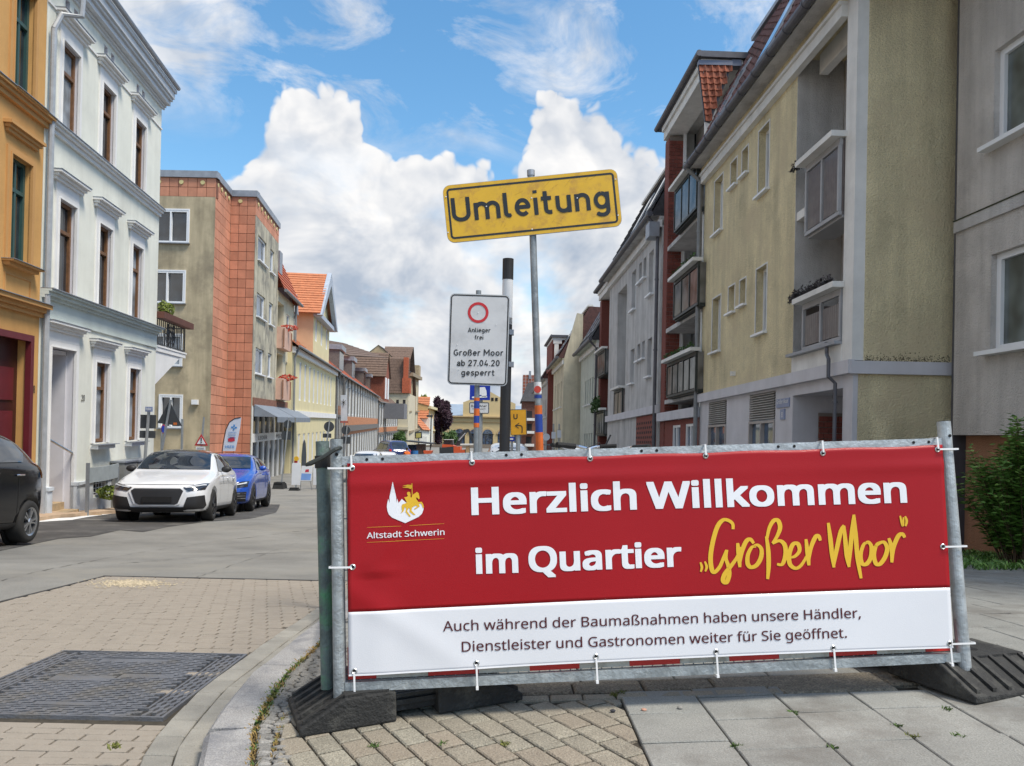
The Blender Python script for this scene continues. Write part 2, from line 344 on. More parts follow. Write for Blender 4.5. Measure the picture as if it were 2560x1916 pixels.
# ================================================================== ground
M_asph = mat('asphalt', (.215, .208, .188), .92, .24, .9, .5, 90, dirt=(.26, .245, .21), dscale=.5, fine=.22)
M_asph2 = mat('asphalt_new', (.07, .067, .064), .9, .22, 1.2, .7, 80, fine=.3, dirt=(.13, .125, .115), dscale=1.6)
M_joint = mat('joint_sand', (.05, .042, .03), 1, .3, 30)
M_paver = mat('paver_clay', (.31, .285, .235), .9, .12, 9, .5, 160, rnd=.1, hue=(.31, .25, .20), fine=.16)
M_gut = mat('gutter_concrete', (.28, .265, .23), .9, .15, 8, .5, 150, rnd=.08, fine=.12)
M_brickp = mat('sidewalk_brick', (.28, .26, .205), .92, .16, 12, .8, 120, rnd=.10, hue=(.27, .21, .155), fine=.38)
M_slab = mat('slab_concrete', (.25, .25, .23), .88, .14, 4, .4, 140, rnd=.07, dirt=(.165, .157, .14), dscale=3, fine=.22)
M_agg = mat('aggregate_stone', (.19, .165, .125), .95, .25, 25, 1., 90, rnd=.1, fine=.5)
M_gran = mat('kerb_granite', (.33, .32, .31), .85, .2, 6, .7, 130, dirt=(.20, .20, .21), dscale=7, fine=.3)
M_cob = mat('cobble_granite', (.25, .24, .22), .9, .2, 20, .6, 110, rnd=.25, fine=.25)
M_line = mat('road_paint', (.72, .72, .70), .8, .1, 6, fine=.1)
M_earth = mat('earth', (.08, .06, .04), 1, .3, 12, .8, 50)
M_opav = mat('pavement_ochre', (.45, .32, .21), .9, .15, 5, .4, 90, rnd=.08)

def sheet(name, xs, ys, fn, m, dz=0., xl=None, **k):
    mb = MB(); nx = len(xs)
    for y in ys:
        for i, x in enumerate(xs):
            if xl is not None and i == 0: x = xl(y)
            mb.v.append((x, y, fn(x, y) + dz))
    for j in range(len(ys) - 1):
        for i in range(nx - 1): mb.f.append((j * nx + i, j * nx + i + 1, (j + 1) * nx + i + 1, (j + 1) * nx + i)); mb.m.append(0)
    return mb.build(name, m, None, kind='structure', **k)
gY = lambda X, Y: g(Y)
YS = [-60, -20, -5, 0, 2, 3, 4, 5.2, 6.4, 8, 10.5, 12.5, 14.7, 17.2, 19.5, 22.1, 25, 28, 34, 40, 55, 70, 95, 120, 160]
sheet('ground', [-500, -100, -40, 0, 40, 100, 500], YS + [300, 900], gY, M_earth, -.2)
sheet('road', [-34, -20, -8, -3.4], YS, gY, M_asph)
sheet('road', [-3.4, -1.2, 0, 3.0], [q for q in YS if q >= 6.4], gY, M_asph)
sheet('road', [-3.4, -1.2, 0, 3], [-60, -20, -5, -.6], gY, M_asph)
base_pav = sheet('paved_strip', [-3.4, -2.2, -.9, 1.1], [-.6, 1.2, 2, 3, 4, 5.2, 6.4], gY, M_joint, -.012)
# kerb line
KI = [(.9, -.2), (.35, .4), (-.12, .85), (-.45, 1.3), (-.60, 1.8), (-.775, 2.32), (-.865, 2.6), (-.90, 2.83), (-.945, 3.24), (-.935, 3.6), (-.93, 4.2), (-.92, 6.4), (-.8, 7.2), (-.2, 8.0), (.9, 8.6), (2.6, 9.2)]
def xki(Y): return float(np.interp(Y, [p[1] for p in KI], [p[0] for p in KI]))
KW = .15
def xgo(Y): return xki(Y) - KW - .21
sw = sheet('sidewalk', [-1, .92, 1.0, 1.1, 2, 3, 5, 9, 16], [-.2, .4, .85, 1.3, 1.8, 2.32, 2.6, 2.83, 3.24, 3.6, 4.2, 5.2, 6.4, 7.2, 8.0, 8.6, 9.2], S, M_joint, -.014, xl=xki)
sheet('sidewalk', [1.0, 2, 3, 5, 9, 16], [-60, -5, -.2], S, M_slab, -.0)
sheet('sidewalk', [2.6, 3.4, 5, 9, 16], [9.2, 10.5, 12.5, 14.7, 17.2, 19.5, 22.1, 28, 40, 70, 120, 160], S, M_slab, -.0)

def clip(poly, n, d):       # keep n.p <= d
    out = []
    for i in range(len(poly)):
        a, b = poly[i], poly[(i + 1) % len(poly)]; da = n[0] * a[0] + n[1] * a[1] - d; db = n[0] * b[0] + n[1] * b[1] - d
        if da <= 0: out.append(a)
        if da * db < 0: t = da / (da - db); out.append((a[0] + (b[0] - a[0]) * t, a[1] + (b[1] - a[1]) * t))
    return out
def area(p): return abs(sum(p[i][0] * p[(i + 1) % len(p)][1] - p[(i + 1) % len(p)][0] * p[i][1] for i in range(len(p)))) / 2
def clip_poly(poly, reg):
    c = (sum(q[0] for q in reg) / len(reg), sum(q[1] for q in reg) / len(reg))
    for i in range(len(reg)):
        a, b = reg[i], reg[(i + 1) % len(reg)]; n = (b[1] - a[1], a[0] - b[0]); d = n[0] * a[0] + n[1] * a[1]
        if n[0] * c[0] + n[1] * c[1] > d: n = (-n[0], -n[1]); d = -d
        poly = clip(poly, n, d)
        if len(poly) < 3: return []
    return poly
def inset(poly, q):
    c = Vector((sum(p[0] for p in poly) / len(poly), sum(p[1] for p in poly) / len(poly))); out = []
    n = len(poly)
    for i in range(n):
        p0, p, p1 = Vector(poly[i - 1]), Vector(poly[i]), Vector(poly[(i + 1) % n])
        a, b = (p0 - p), (p1 - p)
        if a.length < 1e-6 or b.length < 1e-6: out.append(tuple(p + (c - p) * .1)); continue
        a.normalize(); b.normalize(); bis = a + b; s = abs(a.x * b.y - a.y * b.x)
        if bis.length < .05 or s < .1: dirn = (c - p).normalized() * q
        else: dirn = bis / max(s, .35) * q
        r = p + dirn
        out.append(tuple(r))
    return out
def piece(mb, poly, fn, dz=0., th=.05, ch=.004, tilt=None):
    dz += random.uniform(-.0015, .0015); tx, ty = (random.uniform(-.012, .012), random.uniform(-.012, .012)) if tilt is None else tilt
    cx, cy = sum(p[0] for p in poly) / len(poly), sum(p[1] for p in poly) / len(poly)
    z = lambda p: fn(*p) + dz + tx * (p[0] - cx) + ty * (p[1] - cy)
    n = len(poly); top = inset(poly, ch)
    o = len(mb.v)
    mb.v += [(p[0], p[1], z(p) - th) for p in poly] + [(p[0], p[1], z(p) - ch) for p in poly] + [(p[0], p[1], z(p)) for p in top]
    for r in (0, 1):
        for i in range(n): mb.f.append((o + r * n + i, o + r * n + (i + 1) % n, o + (r + 1) * n + (i + 1) % n, o + (r + 1) * n + i)); mb.m.append(0)
    mb.f.append(tuple(o + 2 * n + i for i in range(n))); mb.m.append(0)
def lay(name, polys, fn, m, parent, dz=0., ch=.004, limit=300, th=.05):
    polys = sorted(polys, key=lambda p: (sum(q[0] for q in p) / len(p)) ** 2 * .4 + (sum(q[1] for q in p) / len(p)) ** 2)
    rest = MB()
    for i, p in enumerate(polys):
        if i < limit:
            mb = MB(); piece(mb, p, fn, dz, th, ch); c = (sum(q[0] for q in p) / len(p), sum(q[1] for q in p) / len(p), fn(*p[0])); mb.build(name, m, parent, origin=c)
        else: piece(rest, p, fn, dz, th, ch)
    if rest.v: rest.build(name + '_field', m, parent, kind='stuff')
MH = (-2.22, -1.30, 2.89, 3.81)
pol = []
Y = -.4; r = 0; PL, PW, JG = .187, .052, .006
while Y < 6.36:
    x = -3.4 + (r * .41 % 1) * PL - PL
    while x < -.9:
        a, b = max(x + JG * .8, -3.395), x + PL - JG * .8; y0, y1 = Y + JG * .4, Y + PW - JG * .4; x += PL
        if b - a < .03: continue
        poly = [(a, y0), (b, y0), (b, y1), (a, y1)]; ym = (y0 + y1) / 2
        if 2.89 - .052 < ym < 3.81 + .01:
            if a < MH[0] < b: poly = [(a, y0), (MH[0] - .01, y0), (MH[0] - .01, y1), (a, y1)]
            elif a >= MH[0] and b <= MH[1]: continue
            elif a < MH[1] + .02 < b: poly = [(MH[1] + .03, y0), (b, y0), (b, y1), (MH[1] + .03, y1)]
        q = xgo(ym) - .004
        if min(p[0] for p in poly) > q - .02: continue
        poly = clip(poly, (1, 0), q)
        if len(poly) > 2 and area(poly) > .0012: pol.append(poly)
    Y += PW; r += 1
lay('paver', pol, gY, M_paver, base_pav, ch=.003)
# gutter rows beside the kerb
gut = []
for row in (0, 1):
    yy = -.1 + row * .08
    while yy < 6.3:
        L = .165; xo = lambda q: xki(q) - KW - .21 + row * .105
        gut.append([(xo(yy) + .002, yy + .003), (xo(yy) + .102, yy + .003), (xo(yy + L) + .102, yy + L - .003), (xo(yy + L) + .002, yy + L - .003)]); yy += L
lay('gutter_paver', gut, gY, M_gut, base_pav, dz=.004, ch=.004)
# kerb stones
def polyline(pts, step):
    P = [Vector(p) for p in pts]; out = [P[0]]; acc = 0
    for a, b in zip(P, P[1:]):
        L = (b - a).length; n = max(1, int(L / step))
        for k in range(1, n + 1): out.append(a + (b - a) * k / n)
    return out
kp = polyline(KI, .12); kerb = thing('kerb', 'weathered granite kerb curving from the foreground past the left rubber foot', 'kerb', (-.95, 3, g(3))); kerb['kind'] = 'structure'
del kerb['category']
i = 0
while i < len(kp) - 1:
    n = 6 if kp[i].y > 2.9 else 5; seg = kp[i:i + n + 1]; i += n
    if len(seg) < 2: break
    mb = MB(); L_, R_ = [], []
    for k, p in enumerate(seg):
        d = (seg[min(k + 1, len(seg) - 1)] - seg[max(k - 1, 0)]).normalized(); nn = Vector((-d.y, d.x)); e = .006 if k == len(seg) - 1 else 0
        R_.append(p - d * e); L_.append(p + nn * KW - d * e)
    m_ = len(seg); Z = [S(p.x, p.y) + .004 + random.uniform(-.001, .001) for p in R_]
    for k in range(m_):
        a, b = R_[k], L_[k]; nn = (b - a).normalized(); j = random.uniform(-.003, .003)
        mb.v += [(a.x, a.y, Z[k] - .16), (a.x, a.y, Z[k] - .004), (a.x + nn.x * .006, a.y + nn.y * .006, Z[k]), (b.x - nn.x * .018, b.y - nn.y * .018, Z[k] + j * .5), (b.x + j, b.y, Z[k] - .02), (b.x + j, b.y, Z[k] - .16)]
    for k in range(m_ - 1):
        for c in range(5): mb.f.append((k * 6 + c, k * 6 + c + 1, k * 6 + 6 + c + 1, k * 6 + 6 + c)); mb.m.append(0)
    mb.f += [tuple(range(6)), tuple((m_ - 1) * 6 + q for q in range(6))]; mb.m += [0, 0]
    mb.build('kerb_stone', M_gran, kerb, smooth=False)
# sidewalk bricks, laid at a slant
reg = [(-.80, 2.76), (-.69, 2.3), (-.34, 1.4), (.30, .75), (.418, .7), (.418, 2.80), (-.80, 2.80)]
ang = math.radians(29); da = Vector((math.sin(ang), -math.cos(ang))); db = Vector((math.cos(ang), math.sin(ang)))
BL, BWd = .145, .086; pol = []
for i in range(-14, 34):
    for j in range(-16, 34):
        o = Vector((-.653, 2.492)) + db * (i * BWd) + da * ((j + (i % 2) * .5 + (i * .13 % .3)) * BL)
        q = [o + da * .004 + db * .004, o + da * (BL - .009) + db * .003, o + da * (BL - .009) + db * (BWd - .003), o + da * .004 + db * (BWd - .003)]
        q = clip_poly([tuple(p) for p in q], reg)
        if len(q) > 2 and area(q) > .0012: pol.append(q)
lay('brick', pol, S, M_brickp, sw, ch=.004, limit=230)
# edging rows behind the bricks
pol = []; x = -.82
while x < 1.0: pol.append([(x, 2.812), (x + .118, 2.812), (x + .118, 2.868), (x, 2.868)]); x += .123
lay('edging_brick', pol, S, M_brickp, sw, ch=.006, dz=.002)
pol = []; x = -.55
while x < 1.0: pol.append([(x, 2.885), (x + .262, 2.885), (x + .262, 3.02), (x, 3.02)]); x += .27
pol.append([(1.02, 2.80), (1.44, 2.80), (1.44, 3.02), (1.02, 3.02)])
x = 1.446
while x < 6: pol.append([(x, 2.866), (x + .36, 2.866), (x + .36, 3.022), (x, 3.022)]); x += .368
lay('kerb_slab', pol, S, M_agg, sw, ch=.008, dz=.004)
# grey slabs
pol = []
cols = [.423, .70, .983, 1.257, 1.54, 1.82, 2.1, 2.38, 2.66]
for i in range(len(cols) - 1):
    a, b = cols[i] + .003, cols[i + 1] - .003; tops = [2.88, 2.79, 2.80, 2.80, 2.86, 2.86, 2.86, 2.86]; y = tops[i]; hs = [.245, .235, .2, .18, .26, .21, .2, .2]; first = True
    while y > -.1:
        h = hs[i] if first else .262; first = False; pol.append([(a, y - h + .005), (b, y - h + .005), (b, y), (a, y)]); y -= h
pol.append([(.703, 2.80), (.98, 2.80), (.98, 2.90), (.703, 2.90)])
pol.append([(.99, 2.81), (1.05, 2.81), (1.05, 2.93), (.99, 2.93)])
lay('slab', pol, S, M_slab, sw, ch=.003)
pol = []; r = 0; y = 3.03
while y < 9.2:
    h = .36; x = -1.2 - (r % 2) * .2
    while x < 9:
        q = [(x + .004, y + .004), (x + .37, y + .004), (x + .37, y + h - .004), (x + .004, y + h - .004)]; x += .374
        q = clip(q, (-1, 0), -(xki(y) + .01))
        if y < 3.4: q = clip(q, (-1, 0), .55) if q else q
        if len(q) > 2 and area(q) > .01: pol.append(q)
    y += h; r += 1
pol2 = []; y = 2.86
while y > -.1: 
    x = 2.664
    while x < 4: pol2.append([(x, y - .26), (x + .276, y - .26), (x + .276, y), (x, y)]); x += .28
    y -= .264
lay('slab', [p for p in pol if sum(q[0] for q in p) / len(p) > 1.2] + pol2, S, M_slab, sw, ch=.004, limit=200)
lay('large_slab', [p for p in pol if sum(q[0] for q in p) / len(p) <= 1.2], S, M_slab, sw, ch=.004, limit=0)
# small cobbles between kerb and bricks
pol = []
y = .8
while y < 4.6:
    h = random.uniform(.018, .026); x = xki(y) + .008; lim = float(np.interp(y, [.8, 1.4, 1.9, 2.3, 2.55, 2.70, 2.78, 4.6], [.2, -.36, -.54, -.70, -.79, -.80, -.50, -.3]))
    while x < lim:
        w = random.uniform(.04, .07); n = random.choice((5, 6)); c = (x + w / 2, y + h / 2 + random.uniform(-.004, .004))
        pol.append([(c[0] + math.cos(k * 2 * math.pi / n + .4) * w * .47 * random.uniform(.95, 1.15), c[1] + math.sin(k * 2 * math.pi / n + .4) * h * .56 * random.uniform(.9, 1.1)) for k in range(n)]); x += w
    y += h
lay('cobble', pol, S, M_cob, sw, ch=.004, dz=.0, limit=280)
# manhole cover
M_iron = mat('cast_iron', (.20, .205, .22), .55, .2, 8, .4, 120, metal=.55, dirt=(.24, .22, .19), dscale=5)
M_iron_d = mat('cast_iron_dark', (.03, .028, .026), .8, .3, 12, metal=.2)
cx, cy = (MH[0] + MH[1]) / 2, (MH[2] + MH[3]) / 2; slope = (g(MH[3]) - g(MH[2])) / (MH[3] - MH[2])
mh = thing('manhole_cover', 'large square cast iron manhole cover with wavy ribs set in the clay pavers', 'manhole cover', (cx, cy, g(cy)))
mf = Loc((cx, cy, g(cy) - .002), (1, 0, 0), (0, 1, slope), (0, 0, 1)); H = .46
mb = MB()
for a, b, c, d in ((-H, H, -H, -H + .012), (-H, H, H - .012, H), (-H, -H + .012, -H + .012, H - .012), (H - .012, H, -H + .012, H - .012)): mb.box(mf, a, b, c, d, -.05, .006)
F2 = H - .1
for a, b, c, d in ((-F2, F2, -F2, -F2 + .01), (-F2, F2, F2 - .01, F2), (-F2, -F2 + .01, -F2 + .01, F2 - .01), (F2 - .01, F2, -F2 + .01, F2 - .01)): mb.box(mf, a, b, c, d, -.05, .005)
mb.build('frame', M_iron, mh)
mb = MB(); mb.box(mf, -H + .012, H - .012, -H + .012, H - .012, -.06, -.006); mb.build('grooved_base', M_iron_d, mh)
def ribs(mb, x0, x1, y0, y1, vert=False, skip=()):
    py, px = .0265, .062; ny = int(((x1 - x0) if vert else (y1 - y0)) / py); nx = int(((y1 - y0) if vert else (x1 - x0)) / px)
    for j in range(ny):
        for i in range(nx):
            oa = (i + .5 * (j % 2)) * px + .004; ob = j * py + py * .5
            if oa + px > ((y1 - y0) if vert else (x1 - x0)): continue
            cxx, cyy = (x0 + ob, y0 + oa) if vert else (x0 + oa, y0 + ob)
            if any(a < cxx + .03 < b and c < cyy < d for a, b, c, d in skip): continue
            top = []; bot = []
            for k in range(5):
                t = k / 4; u = oa + t * px * .92; w = ob + .0045 * math.sin((t - .5) * 5.2) ; hw = .0085
                p, q = (u, w - hw), (u, w + hw)
                if vert: p, q = (p[1], p[0]), (q[1], q[0])
                top.append((x0 + p[0], y0 + p[1])); bot.append((x0 + q[0], y0 + q[1]))
            ring = top + bot[::-1]
            mb.prism([mf.P(a, b, -.006) for a, b in ring], [mf.P(a, b, .0045) for a, b in ring])
mb = MB(); ribs(mb, -F2 + .014, F2 - .014, -F2 + .014, F2 - .014, skip=((-.25, 0, -.02, .06), (.02, .24, .04, .1), (-.12, .12, -.34, -.29), (-.2, .12, .28, .34)))
for a, b, c, d in ((-.25, .02, -.02, .055), (.03, .26, .04, .095), (-.12, .14, -.335, -.295), (-.19, .13, .285, .335)): mb.box(mf, a, b, c, d, -.006, .0035)
mb.build('lid', M_iron, mh, kind='stuff')
mb = MB(); ribs(mb, -H + .016, -F2 - .004, -H + .016, H - .016, True); ribs(mb, F2 + .004, H - .016, -H + .016, H - .016, True); ribs(mb, -F2, F2, -H + .016, -F2 - .004); ribs(mb, -F2, F2, F2 + .004, H - .016)
mb.build('rim_relief', M_iron, mh, kind='stuff')
# asphalt patches and painted line on the far side
def flat(name, pts, m, dz, kind='structure', fn=gY, sub=True, parent=None):
    mb = MB(); P = [gp(*p) for p in pts]; c = Vector((sum(p.x for p in P), sum(p.y for p in P), 0)) / len(P)
    tr = tessellate_polygon([[Vector((p.x, p.y, 0)) for p in P]])
    bm = bmesh.new(); vs = [bm.verts.new((p.x, p.y, 0)) for p in P]
    for t in tr:
        try: bm.faces.new([vs[i] for i in t])
        except ValueError: pass
    bmesh.ops.subdivide_edges(bm, edges=bm.edges, cuts=3, use_grid_fill=True); bmesh.ops.triangulate(bm, faces=bm.faces)
    me = bpy.data.meshes.new(name)
    for v in bm.verts: v.co.z = fn(v.co.x, v.co.y) + dz
    bm.to_mesh(me); bm.free(); me.materials.append(m); o = bpy.data.objects.new(name, me); COL.objects.link(o); o['kind'] = kind; return o
flat('asphalt_patch', [(-260, 1430), (-120, 1412), (0, 1378), (88, 1360), (150, 1347), (228, 1342), (300, 1326), (358, 1331), (420, 1318), (620, 1298), (690, 1282), (700, 1262), (560, 1262), (300, 1268), (110, 1284), (-260, 1320)], M_asph2, .006)
flat('parking_line', [(84, 1308), (180, 1302), (290, 1284), (420, 1266), (418, 1262), (288, 1279), (178, 1296), (84, 1302)], M_line, .014)
mb = MB()
for _ in range(900):
    p = gp(330 + random.gauss(0, 42), 1459 + random.gauss(0, 4.5)); r_ = random.uniform(.004, .014); q = random.uniform(0, 1.5)
    mb.add([(p.x + r_ * math.cos(q + k * 1.57), p.y + r_ * math.sin(q + k * 1.57), g(p.y) + .002) for k in range(4)] + [(p.x, p.y, g(p.y) + .006)], [(0, 1, 4), (1, 2, 4), (2, 3, 4), (3, 0, 4)])
mb.build('sand', mat('sand', (.42, .35, .24), 1, .3, 20, fine=.4), None, kind='stuff')
M_crk = mat('crack_fill', (.09, .085, .078), .9, .2, 10)
for k, pl_ in enumerate(([(-60, 1468), (120, 1424), (330, 1385), (560, 1352), (800, 1322)], [(300, 1410), (520, 1392), (800, 1378)], [(560, 1300), (690, 1283), (800, 1272)], [(820, 1330), (600, 1408), (480, 1448)])):
    mb = MB(); Q = []
    for a, b in zip(pl_, pl_[1:]):
        for q in range(14): t_ = q / 14; Q.append(gp(a[0] + (b[0] - a[0]) * t_, a[1] + (b[1] - a[1]) * t_ + random.uniform(-1.1, 1.1)))
    for a, b in zip(Q, Q[1:]): w_ = random.uniform(.006, .022); mb.quad((a.x, a.y - w_, g(a.y - w_) + .0035), (b.x, b.y - w_, g(b.y - w_) + .0035), (b.x, b.y + w_, g(b.y + w_) + .0035), (a.x, a.y + w_, g(a.y + w_) + .0035))
    mb.build('road_crack', M_crk, None, kind='structure')
M_tar = mat('tar', (.05, .048, .045), .8, .2, 10)
mb = MB(); mb.hexa([(-3.42, 6.40, g(6.4) - .05), (-.9, 6.40, g(6.4) - .05), (-.9, 6.43, g(6.4) - .05), (-3.42, 6.43, g(6.4) - .05), (-3.42, 6.40, g(6.4) + .003), (-.9, 6.40, g(6.4) + .003), (-.9, 6.43, g(6.4) + .003), (-3.42, 6.43, g(6.4) + .003)])
mb.build('road_joint', M_tar, None, kind='structure')
mb = MB()
for y0, y1 in ((1.2, 2), (2, 3), (3, 4), (4, 5.2), (5.2, 6.4)): mb.hexa([(-3.42, y0, g(y0) - .05), (-3.396, y0, g(y0) - .05), (-3.396, y1, g(y1) - .05), (-3.42, y1, g(y1) - .05), (-3.42, y0, g(y0) + .003), (-3.396, y0, g(y0) + .003), (-3.396, y1, g(y1) + .003), (-3.42, y1, g(y1) + .003)])
mb.build('road_joint', M_tar, None, kind='structure')
# weeds in the joints
M_weed = mat('weed', (.16, .17, .04), .8, .5, 40); M_weed2 = mat('weed_dry', (.27, .18, .06), .9, .4, 40); M_moss = mat('moss_green', (.08, .14, .03), .9, .4, 40)
def blades(mb, c, n, h, sp, mi=0):
    for _ in range(n):
        a = random.uniform(0, 6.28); r = random.uniform(0, sp); x, y = c[0] + math.cos(a) * r, c[1] + math.sin(a) * r; b = random.uniform(0, 6.28); L = h * random.uniform(.4, 1); w = h * .12; lean = random.uniform(.2, 1.1)
        dx, dy = math.cos(b), math.sin(b)
        mb.add([(x - dy * w, y + dx * w, c[2]), (x + dy * w, y - dx * w, c[2]), (x + dx * L * lean * .5 + dy * w * .6, y + dy * L * lean * .5 - dx * w * .6, c[2] + L * .6), (x + dx * L * lean, y + dy * L * lean, c[2] + L * .75)], [(0, 1, 2, 3)], mi)
mb = MB()
def tuft(x, y, n, h, sp, mi): blades(mb, (x, y, S(x, y) - .004), n, h, sp, mi)
yy = 2.2
while yy < 3.9:
    x = xki(yy) + .008; k = 1 if 2.7 < yy < 3.1 else .5
    tuft(x, yy, int(26 * k), .022, .012 + .016 * k, random.choice((0, 1, 1, 2))); yy += .022
for a in range(22):
    y = random.uniform(2.35, 2.75); tuft(float(np.interp(y, [2.3, 2.75], [-.71, -.80])), y, 10, .015, .01, random.choice((1, 1, 0)))
for (x, y) in [(.705, 2.33), (.985, 2.29), (.98, 2.6), (1.26, 2.45), (1.26, 2.36), (1.5, 2.59), (1.82, 2.45), (1.84, 2.58), (-.42, 2.42), (-.2, 2.42), (.42, 2.86), (.40, 2.84), (.0, 2.4), (1.98, 2.62), (2.0, 2.6), (1.40, 2.35), (.44, 2.87)]:
    tuft(x, y, 30, .02, .018, random.choice((2, 0, 2)))
tuft(-1.24, 2.42, 30, .03, .02, 0)
mb.build('weeds', [M_weed, M_weed2, M_moss], None, kind='stuff')
for i, (px, py, col, lab) in enumerate(((1610, 1778, (.45, .25, .18), 'small reddish pebble lying on the slab joint'), (1700, 1773, (.25, .24, .22), 'small grey pebble lying on the slab joint'), (1532, 1781, (.04, .04, .045), 'small black pebble lying on the brick paving'))):
    p = gp(px, py, S); bm = bmesh.new(); bmesh.ops.create_icosphere(bm, subdivisions=2, radius=.008)
    for v in bm.verts: v.co = Vector((v.co.x * 1.2, v.co.y, v.co.z * .7)) * random.uniform(.85, 1.15)
    me = bpy.data.meshes.new('pebble'); bm.to_mesh(me); bm.free(); me.materials.append(mat('pebble%d' % i, col, .9, .2, 50)); o = bpy.data.objects.new('pebble', me); COL.objects.link(o); o.location = p + Vector((0, 0, .005)); o['label'] = lab; o['category'] = 'pebble'
# ================================================================== left side of the street
M_orange = mat('stucco_ochre', (.60, .33, .11), .9, .08, 1.5, .35, 120, streak=.12)
M_orange_t = mat('stucco_ochre_trim', (.53, .285, .10), .85, .08, 2)
M_white = mat('stucco_white', (.76, .76, .67), .9, .06, 1.2, .3, 110, streak=.12)
M_trim = mat('trim_white', (.78, .77, .75), .8, .05, 2, streak=.06)
M_rev = mat('reveal_shaded', (.60, .59, .62), .85, .05, 3)  # lilac-grey puts the shade inside the openings into the reveal colour
M_green_w = mat('wood_green', (.03, .08, .075), .5, .1, 5)
M_brown_w = mat('wood_brown', (.16, .075, .03), .55, .25, 12)
M_burg = mat('door_burgundy', (.04, .006, .008), .45, .1, 5); M_burg2 = mat('door_frame_burgundy', (.12, .012, .018), .5, .1, 5)
M_zinc = mat('zinc', (.33, .35, .38), .5, .15, 4, metal=.6); M_pipe = mat('downpipe_grey', (.22, .23, .24), .6, .15, 6, metal=.2)
M_sand = mat('sandstone', (.40, .29, .17), .9, .25, 6, .6, 60, dirt=(.3, .25, .18), dscale=4)
M_plinth = mat('plinth_white', (.58, .62, .66), .85, .12, 3, streak=.2)
G_dark = glassmat('glass_dark'); G_cur = glassmat('glass_curtain', (.22, .25, .28), .15); G_blue = glassmat('glass_blue', (.05, .08, .13), .03)
M_dark = mat('dark_interior', (.012, .012, .014), .8, 0)
M_pvc = mat('window_white', (.78, .80, .82), .4, .03)

LW = Fr.vp((-9.4, 16.56), (1042, 1049), 1)
ux = lambda fr, x, y: fr.uz(x, y)[0]
uy = lambda fr, x, y, w=0.: fr.uz(x, y, w)[1]
# --- white house
UL = ux(LW, 118, 60); UR = ux(LW, 398, 541)
wh = thing('white_house', 'pale mint-white three storey house with brown windows and white hood mouldings', 'house', LW.P((UL + UR) / 2, -3, -.8))
c3 = [(ux(LW, 145, 495) + 0, ux(LW, 181.7, 748.8)), (ux(LW, 245.4, 558.5), ux(LW, 272.5, 784.8)), (ux(LW, 328.5, 603), ux(LW, 350, 812.6))]
z3 = (uy(LW, 193, 352), uy(LW, 154.6, 98.6)); z2 = (uy(LW, 181.7, 748.8) + .02, uy(LW, 145, 495)); z1 = (uy(LW, 267.5, 1106), uy(LW, 235.8, 905))
zc = uy(LW, 410, 268); zs1 = uy(LW, 398, 541); zs2a, zs2b = uy(LW, 388, 870), uy(LW, 398, 834); zvt = uy(LW, 259, 106)
ops = [(a, b, z[0], z[1], .13) for a, b in c3 for z in (z3, z2)] + [(a, b, z1[0], z1[1], .13) for a, b in c3[1:]]
dra, drb, drz = ux(LW, 124.5, 866.7), ux(LW, 185, 900), uy(LW, 124.5, 866.7)
ops.append((dra, drb, -1.6, drz, 1.1))
vents = []
for (a, b) in c3:
    m = (a + b) / 2
    for q in (-.27, .12): vents.append((m + q, m + q + .19, zvt - .42, zvt - .02, .14))
cel = (ux(LW, 229, 1220), ux(LW, 262, 1220), uy(LW, 229, 1240), uy(LW, 229, 1207), .12); ops.append(cel)
mb = MB(); wall_open(mb, LW, UL, UR, -1.6, zc, ops + vents, rmi=1); 
mb.quad(LW.P(UR, 0, -1.6), LW.P(UR, -9, -1.6), LW.P(UR, -9, zc), LW.P(UR, 0, zc)); mb.quad(LW.P(UL, 0, -1.6), LW.P(UL, -9, -1.6), LW.P(UL, -9, zc), LW.P(UL, 0, zc))
mb.quad(LW.P(UR, -9, -1.6), LW.P(UL, -9, -1.6), LW.P(UL, -9, zc), LW.P(UR, -9, zc))
for v in vents: mb.quad(LW.P(v[0], -.13, v[2]), LW.P(v[1], -.13, v[2]), LW.P(v[1], -.13, v[3]), LW.P(v[0], -.13, v[3]), 2)
mb.build('wall', [M_white, M_rev, mat('vent_grey', (.3, .29, .27), .9)], wh)
